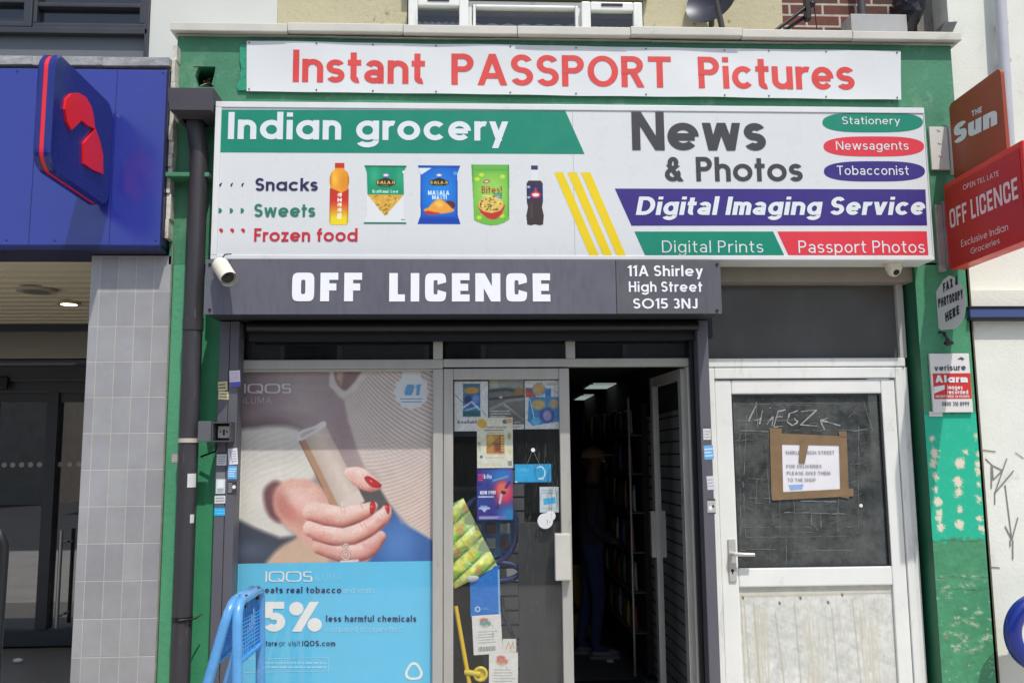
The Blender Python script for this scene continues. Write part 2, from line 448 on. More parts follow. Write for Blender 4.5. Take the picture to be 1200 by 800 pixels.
# ------------------------------------------------------------------ printed pictures: ink laid on a fine mesh
class Print:
    def __init__(s, w, h, res, base=(230, 230, 230)):
        s.w, s.h, s.k = w, h, res                       # picture units and grid points per unit
        s.nx, s.ny = max(2, int(w * res)), max(2, int(h * res))
        s.X, s.Y = np.meshgrid(np.linspace(0, w, s.nx + 1), np.linspace(0, h, s.ny + 1))   # y runs downwards
        s.c = np.ones(s.X.shape + (3,)) * np.array(base, float)
        s.a = np.ones(s.X.shape)
    def put(s, al, col):
        col = np.array(col(s.X, s.Y) if callable(col) else col, float)
        s.c = s.c * (1 - al[..., None]) + col * al[..., None]
    def sd(s, pts):
        P = np.array(pts, float); X, Y = s.X, s.Y
        d = np.full(X.shape, 1e9); inside = np.zeros(X.shape, bool)
        for (x0, y0), (x1, y1) in zip(P, np.roll(P, -1, 0)):
            ex, ey = x1-x0, y1-y0
            t = np.clip(((X-x0)*ex + (Y-y0)*ey) / (ex*ex + ey*ey + 1e-12), 0, 1)
            d = np.minimum(d, np.hypot(X-x0-t*ex, Y-y0-t*ey))
            if y0 != y1:
                c = ((Y >= y0) != (Y >= y1)) & (X < x0 + (Y-y0) * ex / (y1-y0))
                inside ^= c
        return np.where(inside, -d, d)
    def poly(s, pts, col, soft=None, smooth=False, op=1.0):
        if smooth: pts = curve(pts)
        soft = soft or 1.0 / s.k
        s.put(op * np.clip(0.5 - s.sd(pts) / soft, 0, 1), col); return s
    def mask(s, pts, smooth=False):
        if smooth: pts = curve(pts)
        s.a = np.minimum(s.a, np.clip(0.5 - s.sd(pts) * s.k, 0, 1)); return s
    def rect(s, x0, y0, x1, y1, col, soft=None, op=1.0): return s.poly([(x0, y0), (x1, y0), (x1, y1), (x0, y1)], col, soft, op=op)
    def ell(s, cx, cy, rx, ry, col, soft=None, op=1.0, ang=0):
        ca, sa = math.cos(ang), math.sin(ang)
        u = ((s.X-cx)*ca + (s.Y-cy)*sa) / rx; v = (-(s.X-cx)*sa + (s.Y-cy)*ca) / ry
        d = (np.hypot(u, v) - 1) * min(rx, ry)
        s.put(op * np.clip(0.5 - d / (soft or 1.0 / s.k), 0, 1), col); return s
    def line(s, pts, wd, col, soft=None, op=1.0):
        d = np.full(s.X.shape, 1e9)
        for (x0, y0), (x1, y1) in zip(pts[:-1], pts[1:]):
            ex, ey = x1-x0, y1-y0
            t = np.clip(((s.X-x0)*ex + (s.Y-y0)*ey) / (ex*ex + ey*ey + 1e-12), 0, 1)
            d = np.minimum(d, np.hypot(s.X-x0-t*ex, s.Y-y0-t*ey))
        s.put(op * np.clip(0.5 - (d - wd/2) / (soft or 1.0 / s.k), 0, 1), col); return s
    def limb(s, pts, rs, lit, mid, dark, lx=-0.45, ly=-0.9, soft=1.0):
        """a rounded tapering form, as in a photograph of a finger"""
        best = np.full(s.X.shape, 1e9); nx = np.zeros(s.X.shape); ny = np.zeros(s.X.shape)
        pts, rs = curve2(pts, rs)
        for (x0, y0), (x1, y1), r0, r1 in zip(pts[:-1], pts[1:], rs[:-1], rs[1:]):
            ex, ey = x1-x0, y1-y0
            t = np.clip(((s.X-x0)*ex + (s.Y-y0)*ey) / (ex*ex + ey*ey + 1e-12), 0, 1)
            rr = r0 + (r1-r0)*t
            dx, dy = s.X-x0-t*ex, s.Y-y0-t*ey
            d = np.hypot(dx, dy) - rr
            u = d < best
            best = np.where(u, d, best); nx = np.where(u, dx/rr, nx); ny = np.where(u, dy/rr, ny)
        nz = np.sqrt(np.clip(1 - nx*nx - ny*ny, 0, 1))
        q = np.clip(0.30*nz + 0.75*(nx*lx + ny*ly) + 0.45, 0, 1)[..., None]
        lit, mid, dark = (np.array(v, float) for v in (lit, mid, dark))
        col = np.where(q > .5, mid + (lit-mid)*(q-.5)*2, dark + (mid-dark)*q*2)
        s.put(np.clip(0.5 - best / soft, 0, 1), lambda X, Y: col); return s
    def write(s, t, x0, yb, x1, cap, col, wt=.18, op=1.0, **kw):
        tw, polys = stroke_polys(t, wt/2, **kw)
        k = (x1-x0) / tw
        al = np.zeros(s.X.shape)
        for _, quads in polys:
            for q in quads:
                al = np.maximum(al, np.clip(0.5 - s.sd([(x0 + k*a, yb - cap*b) for a, b in q]) * s.k, 0, 1))
        s.put(al * op, col); return s
    def scribble(s, x0, y0, x1, y1, rows, col, op=.7):
        """rows of print too small to read"""
        hgt = (y1-y0) / rows
        for i in range(rows):
            yy = y0 + (i+.5)*hgt; x = x0; end = x1 - RNG.random()*(x1-x0)*.25
            while x < end:
                l = (x1-x0) * (0.04 + .1*RNG.random())
                s.line([(x, yy), (min(x+l, end), yy)], hgt*.42, col, op=op*(.6+.4*RNG.random())); x += l + (x1-x0)*.025
        return s
    def blotch(s, amp, n=40, seed=0):
        g = np.random.default_rng(seed)
        q = np.zeros(s.X.shape)
        for i in range(n):
            fx, fy = g.normal(0, 3/s.w, 2) * g.choice([1, 2, 4, 8]); q += math.sqrt(1/n) * np.sin(2*math.pi*(fx*s.X + fy*s.Y) + g.random()*6.28)
        s.c = s.c * (1 + amp * q[..., None]); return s
    def build(s, name, m, place, parent=None, cut=False):
        """place(u, v) maps 0..1 across and 0..1 down to a point in metres"""
        P = np.array([place(u, v) for v in np.linspace(0, 1, s.ny+1) for u in np.linspace(0, 1, s.nx+1)])
        o = origin(parent); P = P - np.array([o.x, o.y, o.z])
        i = np.arange(s.nx); j = np.arange(s.ny)
        I, J = np.meshgrid(i, j); b = (J*(s.nx+1) + I).ravel()
        Fc = np.stack([b, b+1, b+s.nx+2, b+s.nx+1], 1)
        if cut:
            av = s.a.ravel(); Fc = Fc[av[Fc].mean(1) > .5]
        me = bpy.data.meshes.new(name)
        me.from_pydata(P.tolist(), [], Fc.tolist())
        c = np.clip(s.c, 0, 255).reshape(-1, 3) / 255
        l = np.where(c <= .04045, c/12.92, ((c+.055)/1.055)**2.4)
        at = me.attributes.new("ink", 'FLOAT_COLOR', 'POINT')
        at.data.foreach_set("color", np.concatenate([l, np.ones((len(l), 1))], 1).astype(np.float32).ravel())
        me.materials.append(m); me.update()
        ob = bpy.data.objects.new(name, me); COL.objects.link(ob)
        if parent is not None: ob.parent = parent
        return ob
def curve(pts, n=5, closed=True):
    P = [np.array(p, float) for p in pts]; k = len(P); out = []
    for i in range(k if closed else k-1):
        a, b, c, d = (P[(i+j) % k] if closed else P[min(max(i+j, 0), k-1)] for j in (-1, 0, 1, 2))
        for t in np.arange(n)/n:
            out.append(tuple(.5*(2*b + (c-a)*t + (2*a-5*b+4*c-d)*t*t + (3*b-a-3*c+d)*t**3)))
    if not closed: out.append(tuple(P[-1]))
    return out
def curve2(pts, rs, n=5):
    q = curve([(p[0], p[1], r) for p, r in zip(pts, rs)], n, False)
    return [(a, b) for a, b, _ in q], [max(c, .01) for _, _, c in q]
def on_plane(x0, y0, x1, y1, y):
    """rectangle measured by its corners, standing on the plane at depth y"""
    X0, X1, Z0, Z1 = R(x0, y0, x1, y1, y)
    return lambda u, v: (X0 + (X1-X0)*u, y, Z1 + (Z0-Z1)*v)

# ================================================================== materials
M_green = mat("green_masonry_paint", (66, 132, 96), .55, var=.16, vscale=3, dirt=(130, 164, 136), dscale=6, dstretch=(1, 1, .6), dlo=.53, dhi=.78, bump=.25, bscale=35)
M_green_shaded = mat("shaded_green_paint", (28, 96, 66), .5, var=.15, vscale=4, bump=.1)  # darker copy of the green: shade on the right pilaster's side, put into the colour
M_coping = mat("weathered_white_fascia_board", (205, 202, 190), .6, var=.12, vscale=3, dirt=(120, 120, 116), dscale=5, dstretch=(.5, 1, 1), dlo=.58, dhi=.8)
M_lead = mat("lead_flashing", (170, 172, 172), .6, var=.3, vscale=14, bump=.5, bscale=40)
M_cream = mat("cream_render", (192, 184, 150), .8, var=.10, vscale=3, dirt=(116, 108, 74), dscale=9, dlo=.60, dhi=.68, bump=.4, bscale=30)
M_white_render = mat("white_render", (224, 226, 214), .8, var=.06, vscale=3, dirt=(176, 172, 158), dscale=4, dlo=.6, dhi=.85, bump=.2)
M_upvc = mat("white_plastic_frame", (230, 231, 225), .35, var=.05, vscale=4, dirt=(164, 162, 152), dscale=6, dstretch=(2, 2, .5), dlo=.54, dhi=.85)
M_alu = mat("dull_aluminium_frame", (176, 173, 165), .45, metal=.15, var=.1, vscale=9, stretch=(1, 1, .2), dirt=(110, 106, 100), dscale=10, dstretch=(2, 2, .4), dlo=.6, dhi=.8)
M_alu_lite = mat("pale_aluminium", (186, 184, 178), .35, metal=.4, var=.08)
M_grey = mat("grey_coated_steel", (98, 98, 108), .42, var=.07, vscale=3, dirt=(84, 84, 90), dscale=12, dstretch=(3, 3, .6), dlo=.5, dhi=.75)
M_jamb = mat("grey_painted_jamb", (92, 91, 98), .5, var=.08, vscale=4, stretch=(2, 2, .4))
M_black = mat("black_paint", (22, 22, 24), .4)
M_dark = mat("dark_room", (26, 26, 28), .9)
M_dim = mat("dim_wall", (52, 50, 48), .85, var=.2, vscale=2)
M_anth = mat("anthracite_frame", (56, 58, 63), .4, var=.05)
M_iron = mat("grey_plastic_pipe", (58, 56, 59), .42, var=.12, vscale=6, stretch=(3, 3, .5), dirt=(130, 126, 122), dscale=8, dstretch=(4, 4, .5), dlo=.62, dhi=.8)
M_iron_d = mat("dark_hopper_plastic", (74, 70, 76), .5, var=.1)
M_white = mat("white_gloss", (226, 227, 226), .3, var=.03)
M_off = mat("off_white_paint", (214, 213, 205), .5, var=.05)
M_steel = mat("brushed_steel", (190, 188, 182), .3, metal=.7)
M_floor = mat("grey_shop_floor", (92, 90, 88), .6, var=.25, vscale=4)
M_ply = mat("brown_parcel_tape", (134, 110, 82), .35, var=.15, vscale=12)
G_shop = glass("shop_glass", tint=(248, 250, 249), dust_glare=.03, streak=(14, 1, .7))
G_clear = glass("clear_glass", dust_glare=.01)
G_poster = glass("poster_window_glass", tint=(253, 253, 253), dust_glare=.03, dust_glare_c=(190, 190, 188), refl=.75)
G_dusty = glass("dirty_door_glass", tint=(120, 122, 120), dust_glare=.05, dust_glare_c=(128, 128, 124), streak=(3, 1, 1.2))
G_dark = glass("tinted_glass", tint=(120, 124, 124), dust_glare=.07, dust_glare_c=(120, 124, 122), streak=(8, 1, 1))  # diffuse grey also lightens the transoms in place of reflections

# ================================================================== ground
g = MB(); g.sheet([(-120, -150, -.13), (120, -150, -.13), (120, 60, -.13), (-120, 60, -.13)])
road = g.build("road", mat("asphalt", (66, 66, 68), .85, var=.2, vscale=3)); road["kind"] = "structure"
g = MB()
g.box(-40, 40, -6.6, 3.6, -.12, 0)
pav = g.build("pavement", mat("paving", (176, 172, 164), .8, var=.2, vscale=2)); pav["kind"] = "structure"
g = MB(); g.box(-40, 40, -6.76, -6.604, -.125, .004, .015)
k = g.build("kerb", mat("granite_kerb", (150, 148, 145), .7, var=.2)); k["kind"] = "structure"

# ================================================================== the green-fronted shop building
shop = thing("shop_building", "green painted shop building with cream upper wall above its signs", "building", (0, .2, 0))
ZF0 = zat(600, 300)                 # behind the sign box
xl, xr = xat(204, 150), xat(1121, 150)
zt = zat(600, 46); zt_l, zt_r = zat(205, 41), zat(1120, 52)
zs = zat(600, 310)
# fascia wall, with a ragged hole left of the banner
hx0, hx1, hz0, hz1 = R(226, 78, 252, 102, 0)
b = MB()
b.box(xl, hx0, 0, .28, zs, zt); b.box(hx1, xr, 0, .28, zs, zt)
b.box(hx0, hx1, 0, .28, hz1, zt); b.box(hx0, hx1, 0, .28, zs, hz0)
b.xz([(hx0, hz1), (hx0+.03, hz1), (hx0+.012, hz1-.06), (hx0+.03, hz0), (hx0, hz0)], .004, .05)
b.xz([(hx1, hz0), (hx1-.02, hz0+.02), (hx1-.006, hz0+.08), (hx1, hz1)], .004, .05)
b.build("fascia_wall", M_green, shop)
b = MB(); b.box(hx0, hx1, .26, .275, hz0, hz1); b.build("hole_back", M_black, shop)
b = MB()
for i in range(5):
    p = [(hx0+.03+random.random()*.07, .02+.2*random.random(), hz0+random.random()*.09) for _ in range(4)]
    b.tube(p, .004, 6)
b.build("loose_wires", mat("wire_grey", (150, 130, 120), .6), shop)
# coping: a board over a thinner strip
b = MB()
z0, z1, z2 = zat(600, 45, -.05), zat(600, 34, -.06), zat(600, 27, -.06)
tilt = 0
def coping(x0, x1, za, zb, y0):
    b.box(x0, x1, y0, .30, za, zb, .006)
c0, c1 = xat(203, 34), xat(1121, 44)
zc_top = zat(205, 25, -.06); zc_mid = zat(205, 35, -.06); zc_low = zat(205, 39.5, -.03)
n = 7
for i in range(n):
    a, d = c0 + (c1-c0)*i/n, c0 + (c1-c0)*(i+1)/n
    o = (-.004, .003, 0, -.003, .004, .0, -.002)[i]
    ex = -.008 if i in (3, 4) else 0
    coping(a+.001, d-.001, zc_mid+o, zc_top+o, -.06+ex)
b.build("coping", M_coping, shop)
b = MB()
for i in range(5):
    a, d = c0+.02 + (c1-c0-.04)*i/5, c0+.02 + (c1-c0-.04)*(i+1)/5
    b.box(a+.001, d-.001, -.026, .29, zc_low-.005*(i % 2), zc_mid-.012, .003)
b.build("coping_strip", mat("grey_trim", (176, 172, 164), .6, var=.2, vscale=8, dirt=(90, 88, 84), dlo=.6, dhi=.8), shop)
# left pilaster (behind the drainpipe), ledge, recessed strip next to the grey jamb
pl0, pl1, _, _ = R(203, 300, 238, 340, 0)
pl0b = xat(190, 700)
b = MB()
b.box(pl0, pl1, 0, .4, 0, zs-.002)
b.build("pilaster", mat("brighter_green_paint", (80, 156, 114), .55, var=.14, vscale=4, stretch=(1, 1, .4), dirt=(60, 112, 84), dscale=16, dstretch=(1, 1, 3), dlo=.66, dhi=.74, bump=.35, bscale=30), shop)
b = MB()
b.box(pl1+.001, xat(262, 500, .03), .03, .4, 0, zs-.002)
b.build("side_strip", mat("green_side_paint", (58, 142, 98), .55, var=.15, vscale=4, bump=.2), shop)
lx0, lx1, lz0, lz1 = R(199, 203, 250, 208, -.1)
b = MB(); b.box(xl+.001, xat(252, 205, 0), -.12, -.001, lz0, lz1, .004); b.build("ledge", M_green, shop)
# right pilaster: painted front with filler spots and flaking paint
pr0 = xat(1088, 560); pr1 = xat(1152, 560)
zr = zat(1100, 308)
b = MB(); b.box(pr0, pr1, .004, .42, 0, zs-.002); b.build("pilaster", M_green_shaded, shop)
pw, ph = (pr1-pr0)*200, (zr-.3)*200
pr = Print(pw, ph, .7, (70, 140, 100))
def ry(py): return (zr - zat(1120, py)) * 200
def rx(px, py): return (xat(px, py) - pr0) * 200
pr.blotch(.05, 50, 3)
def field(n, fmin, fmax, seed, ax=1.0):
    g = np.random.default_rng(seed); a = np.zeros(pr.X.shape)
    for i in range(n):
        t_ = g.random()*6.283; k_ = fmin*(fmax/fmin)**g.random()
        a += np.sin(6.283*k_*(pr.X*math.cos(t_) + pr.Y*math.sin(t_)*ax) + g.random()*6.283)
    return a/math.sqrt(n/2)
edge = field(24, .02, .25, 1)
turq = np.clip((pr.Y - ry(481) - 1.5*edge)/2, 0, 1)*np.clip((ry(632) + 2.5*edge - pr.Y)/2, 0, 1)
pr.put(turq, (26, 176, 140)); pr.put(turq*np.clip(field(20, .03, .3, 2)*.5-.2, 0, 1)*.5, (90, 190, 160))
pr.poly([(0, ry(310)), (pw, ry(310)), (pw, ry(345)), (pw*.75, ry(400)), (pw*.8, ry(470)), (0, ry(480))], (66, 140, 104), 14, op=.5)
spots = np.full(pr.X.shape, 9.)
for px, py, r in ((1092,513,3.6),(1095,530,5),(1094,542,4.6),(1096,558,3.6),(1097,573,3),(1099,588,5),(1101,600,3.4),(1101,607,3.6),(1102,618,4),(1132,529,2.8),(1125,543,6),(1123,565,5.5),(1123,577,4.4),(1124.5,597,3),(1124.5,614,5),(1144,511,2.6),(1147,532,3),(1146,544,3.6),(1146,552,3.6),(1147,568,2.4),(1147,585,3.4),(1148,607,3),(1151,619,4)):
    spots = np.minimum(spots, np.hypot(pr.X-rx(px, py), (pr.Y-ry(py))*.92) - r*.95)
spots = spots + .8*field(30, .06, .5, 5) + .6*field(40, .25, .9, 6)
pr.put(np.clip(.5-(spots-1.0)/1.6, 0, 1)*.8, (120, 176, 140)); pr.put(np.clip(.5-spots/1.2, 0, 1), (216, 212, 186)); pr.put(np.clip(.5-(spots+1.6)/1.5, 0, 1)*.6, (226, 206, 186))
# flaking towards the foot: chips follow the cracks and the outer edge
low = np.clip((pr.Y-ry(668))/40, 0, 1); chips = field(60, .03, .5, 9, 2.2); band = field(16, .01, .06, 12, 3.0)
rim = np.clip((pr.X-pw*.72)/(pw*.28), 0, 1)
m1_ = np.clip((chips*.8 + band*.8 + rim*1.1 - 2.05)*2.2, 0, 1)*low
pr.put(np.clip((chips*.7 + band*.8 + rim*1.4 - 1.5)*1.6, 0, 1)*low*.6, (70, 172, 146)); pr.put(m1_*.9, (188, 186, 160)); pr.put(np.clip((chips + rim*.8 - 2.9)*2, 0, 1)*low, (150, 112, 78))
for pts in (((1104, 690), (1120, 685), (1131, 687), (1140, 684)), ((1100, 676), (1130, 676), (1152, 675)), ((1116, 731), (1130, 728), (1146, 733)), ((1106, 741), (1124, 743), (1133, 747)), ((1118, 761), (1136, 762), (1150, 758))):
    c0_ = pr.c.copy(); pr.line([(rx(*p_)+RNG.normal()*1.2, ry(p_[1])+RNG.normal()*1.5) for p_ in curve(pts, 6, False)], 4.5, (140, 170, 140), 4, .7); pr.line([(rx(*p_)+RNG.normal()*.8, ry(p_[1])+RNG.normal()*.9) for p_ in curve(pts, 6, False)], 1.5, (196, 188, 158), 1.5, .9)
    k_ = np.clip(.45 + .9*field(20, .05, .4, int(pts[0][1])), 0, 1)[..., None]; pr.c = c0_*(1-k_) + pr.c*k_
for py in (483, 633, 676, 690): pr.line([(0, ry(py)+1), (pw*.3, ry(py)-1), (pw*.6, ry(py)+1.5), (pw, ry(py))], .7, (40, 76, 58), 1, .7)
pr.build("painted_front", printed("worn_masonry_print", .55), lambda u, v: (pr0 + (pr1-pr0)*u, 0, zr - ph/200*v), shop)
# frame blocks round the doorways: soffit beam under the sign
bx0, bx1, bz0, bz1 = R(834, 316, 1092, 330, .03)
b = MB(); b.box(bx0, bx1, .03, .2, bz0, zs-.004, .004); b.build("beam", mat("dull_beam", (150, 142, 130), .6, var=.12, vscale=6), shop)
b = MB(); b.box(xat(255, 396, .12), bx0-.002, .05, .3, zat(600, 396, .06), zs-.004); b.build("beam", M_black, shop)
# upper wall (set back), opening for the window
YU = .30
ux = lambda px: xat(px, 20, YU)
wz0, wz1 = 3.9, 7.2
win0, win1 = ux(477), ux(754)
wtop = zat(600, 2, YU) + .02
b = MB()
b.box(ux(325), win0, YU, YU+.25, wz0, wz1); b.box(win1, ux(917), YU, YU+.25, wz0, wz1)
b.box(win0+.001, win1-.001, YU, YU+.25, wtop, wz1)
b.box(win0-.02, win1+.03, YU-.06, YU-.001, wtop, wtop+.12, .01)
b.build("upper_wall", M_cream, shop)
m, t, p = new_mat("red_brick")
N, L = t.nodes, t.links
tc = N.new("ShaderNodeTexCoord"); mp = N.new("ShaderNodeMapping"); mp.inputs["Rotation"].default_value = (math.pi/2, 0, 0)
L.new(tc.outputs["Object"], mp.inputs[0])
bt = N.new("ShaderNodeTexBrick"); L.new(mp.outputs[0], bt.inputs[0])
bt.inputs["Color1"].default_value = lin((120, 68, 54)); bt.inputs["Color2"].default_value = lin((78, 58, 50)); bt.inputs["Mortar"].default_value = lin((200, 190, 176))
bt.inputs["Scale"].default_value = 1; bt.inputs["Brick Width"].default_value = .225; bt.inputs["Row Height"].default_value = .078
bt.inputs["Mortar Size"].default_value = .008; bt.inputs["Mortar Smooth"].default_value = .2; bt.inputs["Bias"].default_value = -.25
nz = N.new("ShaderNodeTexNoise"); nz.inputs["Scale"].default_value = 30; L.new(tc.outputs["Object"], nz.inputs["Vector"])
mx = N.new("ShaderNodeMix"); mx.data_type = 'RGBA'; mx.blend_type = 'MULTIPLY'; mx.inputs[0].default_value = .5
L.new(bt.outputs[0], mx.inputs[6]); L.new(nz.outputs[0], mx.inputs[7]); L.new(mx.outputs[2], p.inputs["Base Color"])
bp = N.new("ShaderNodeBump"); bp.inputs["Strength"].default_value = .5; bp.inputs["Distance"].default_value = .01; bp.invert = True
L.new(bt.outputs["Fac"], bp.inputs["Height"]); L.new(bp.outputs[0], p.inputs["Normal"]); p.inputs["Roughness"].default_value = .85
M_brick = m
b = MB(); b.box(ux(917)+.001, ux(1072), YU+.012, YU+.26, wz0, wz1); b.build("brickwork", M_brick, shop)
b = MB(); b.box(ux(1072)+.001, ux(1112), YU-.02, YU+.26, wz0, wz1); b.build("render_strip", mat("grey_cement", (138, 134, 126), .9, var=.3, vscale=8, bump=.5), shop)
# upstairs window
wf = MB()
yw = YU-.03
def frame(mb, x0, y0, x1, y1, wd, ya, yb, bev=.006, mi=0):
    """rectangular frame measured by its outer corners, members wd metres wide, mitred ends butted"""
    X0, X1, Z0, Z1 = R(x0, y0, x1, y1, ya)
    mb.box(X0, X0+wd, ya, yb, Z0, Z1, bev, mi); mb.box(X1-wd, X1, ya, yb, Z0, Z1, bev, mi)
    mb.box(X0+wd, X1-wd, ya+.001, yb, Z1-wd, Z1, bev, mi); mb.box(X0+wd, X1-wd, ya+.001, yb, Z0, Z0+wd, bev, mi)
    return X0+wd, X1-wd, Z0+wd, Z1-wd
frame(wf, 478, 2, 753, 42, .03, yw+.01, YU+.06)
for px in (551, 679):
    wf.box(xat(px-2, 15, yw), xat(px+2, 15, yw), yw+.012, YU+.06, 3.95, zat(600, 4, yw))
wo = wf.build("window_frame", M_upvc, shop)
for a, d, top, opn in ((479, 549, 1, .05), (554, 678, 6, 0), (681, 752, 6, .04)):
    s = MB()
    X0, X1, Z0, Z1 = R(a, top, d, 60, yw)
    y0 = yw - opn
    wd = .06 if opn else .02
    s.box(X0, X0+wd, y0, y0+.05, Z0, Z1, .008); s.box(X1-wd, X1, y0, y0+.05, Z0, Z1, .008); s.box(X0+wd, X1-wd, y0, y0+.05, Z1-wd, Z1, .008)
    so_ = s.build("sash", M_upvc, shop)
    if opn:
        q = MB(); q.box((X0+X1)/2-.07, (X0+X1)/2+.07, y0-.006, y0-.001, Z1-.03, Z1-.014); q.build("trickle_vent", M_black, so_)
    q = MB(); q.sheet([(X0+wd, y0+.03, Z0), (X1-wd, y0+.03, Z0), (X1-wd, y0+.03, Z1-wd), (X0+wd, y0+.03, Z1-wd)]); q.build("pane", G_clear, so_)
    q = MB()
    for i in range(12):
        x = X0+wd + (X1-X0-2*wd)*i/12; e = (X1-X0-2*wd)/12
        q.sheet([(x, y0+.10+.02*(i % 2), Z0), (x+e, y0+.10+.02*((i+1) % 2), Z0), (x+e, y0+.10+.02*((i+1) % 2), Z1-wd-.06), (x, y0+.10+.02*(i % 2), Z1-wd-.06)])
    q.build("net_curtain", mat("grey_net", (150, 160, 178), .9), so_)
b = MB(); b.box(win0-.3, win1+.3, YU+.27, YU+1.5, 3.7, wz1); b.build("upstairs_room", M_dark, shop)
# inside of the shop
IX0, IX1, IY0, IY1 = xat(262, 500, .12), 1.42, .36, 6.5
IZ = 2.40
b = MB()
b.sheet([(IX0, IY0, 0), (IX0, IY1, 0), (IX0, IY1, IZ), (IX0, IY0, IZ)])
b.sheet([(IX0, IY1, 0), (IX1, IY1, 0), (IX1, IY1, IZ), (IX0, IY1, IZ)])
b.sheet([(IX1, IY0, 0), (IX1, IY1, 0), (IX1, IY1, IZ), (IX1, IY0, IZ)])
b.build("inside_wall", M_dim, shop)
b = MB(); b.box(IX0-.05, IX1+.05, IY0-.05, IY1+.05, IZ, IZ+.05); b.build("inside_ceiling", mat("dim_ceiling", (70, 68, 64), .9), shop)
m, t, p = new_mat("slatted_board")
N, L = t.nodes, t.links
tc = N.new("ShaderNodeTexCoord"); sx = N.new("ShaderNodeSeparateXYZ"); L.new(tc.outputs["Object"], sx.inputs[0])
f1 = N.new("ShaderNodeMath"); f1.operation = 'MULTIPLY'; f1.inputs[1].default_value = 1/.085; L.new(sx.outputs[2], f1.inputs[0])
f2 = N.new("ShaderNodeMath"); f2.operation = 'FRACT'; L.new(f1.outputs[0], f2.inputs[0])
f3 = N.new("ShaderNodeMath"); f3.operation = 'LESS_THAN'; f3.inputs[1].default_value = .13; L.new(f2.outputs[0], f3.inputs[0])
mx = N.new("ShaderNodeMix"); mx.data_type = 'RGBA'; L.new(f3.outputs[0], mx.inputs[0])
mx.inputs[6].default_value = lin((168, 166, 164)); mx.inputs[7].default_value = lin((22, 22, 22)); L.new(mx.outputs[2], p.inputs["Base Color"])
p.inputs["Roughness"].default_value = .6
M_slat = m
b = MB(); b.box(IX1-.03, IX1-.004, .5, 2.2, .05, 2.0); b.build("slatted_board", M_slat, shop)
g = MB(); g.sheet([(IX0, .09, .006), (IX1, .09, .006), (IX1, IY1, .006), (IX0, IY1, .006)])
fl = g.build("floor", M_floor); fl["kind"] = "structure"
g = MB(); g.box(.55, 1.3, .25, 1.75, .0075, .02, .004); solo("door_mat", g, mat("black_matting", (24, 24, 24), .95, bump=.6, bscale=90), "black mat lying just inside the open shop doorway", "mat")

# ================================================================== right neighbour
nbr = thing("neighbouring_building", "white rendered building at the right edge with graffiti on it", "building", (5, 1, 0))
nx0 = xat(1151, 560, .02)
b = MB()
b.box(nx0+.004, nx0+6, .025, .4, 0, zat(1150, 340, .025))
b.build("lower_wall", M_white_render, nbr)
b = MB(); b.box(xat(1119, 150, .1)+.01, nx0+6, .10, .45, zat(1150, 340, .025)+.002, 8); b.build("upper_wall", M_white_render, nbr)
sx0, sx1, sz0, sz1 = R(1137, 361, 1210, 372, -.03)
b = MB(); b.box(sx0, nx0+6, -.03, .02, sz0, sz1, .004); b.box(sx0-.006, nx0+6, -.036, .02, sz0-.016, sz0-.001, mi=1); b.box(sx0-.006, nx0+6, -.036, .02, sz1+.001, sz1+.012, mi=1)
b.build("string_course", [mat("slate_blue_paint", (66, 82, 128), .4), M_black], nbr)
b = MB()
for pts in ([(1155,537),(1163,545),(1175,551),(1164,562),(1163,546)], [(1162,545),(1162,572)], [(1180,537),(1174,554),(1166,577),(1188,551)], [(1166,577),(1166,591)],
            [(1178,568),(1186,632)], [(1178,616),(1186,632),(1193,606)], [(1184,632),(1184,640)], [(1187,632),(1187,655)]):
    q = [U(a, c, .02) for a, c in pts]
    for (a, c), (d, e) in zip(q[:-1], q[1:]):
        l = math.hypot(d-a, e-c) or 1; nx_, nz_ = -(e-c)/l*.0038, (d-a)/l*.0038
        b.flat([(a+nx_, c+nz_), (d+nx_, e+nz_), (d-nx_, e-nz_), (a-nx_, c-nz_)], .022 - .0004*len(b.f) % .003)
b.build("graffiti", mat("grey_spray", (128, 126, 124), .7), nbr)
b = MB()
for (a, c), (d, e) in (((1152,527),(1167,529)), ((1160,664),(1172,665)), ((1190,530),(1200,537)), ((1170,480),(1174,520))):
    A_, B_ = U(a, c, .02), U(d, e, .02); b.flat([(A_[0], A_[1]+.003), (B_[0], B_[1]+.003), (B_[0], B_[1]-.003), (A_[0], A_[1]-.003)], .021); b.build("crack", mat("crack_grey", (120, 112, 100), .9), nbr); b = MB()
b = MB(); b.box(nx0-.02, nx0+.0035, .0, .38, 0, zat(1140, 312)); b.build("edge_strip", mat("flaked_edge", (96, 92, 74), .8, var=.4, vscale=20), nbr)
dp = MB()
pa, pb = U(1171, 0, .02), U(1182, 170, .02)
dp.tube([(pa[0]+.03, .02, pa[1]+1), (pb[0]+.0, .02, pb[1]-.05)], .035, 14)
for f in (.3, .8): dp.box(pa[0]+.01, pa[0]+.05, .02, .1, pa[1]-.5*f-.012, pa[1]-.5*f+.012, .004)
solo("drainpipe", dp, mat("pale_grey_pipe", (186, 188, 194), .45, var=.06), "pale grey drainpipe on the white wall behind the orange sign", "pipe")

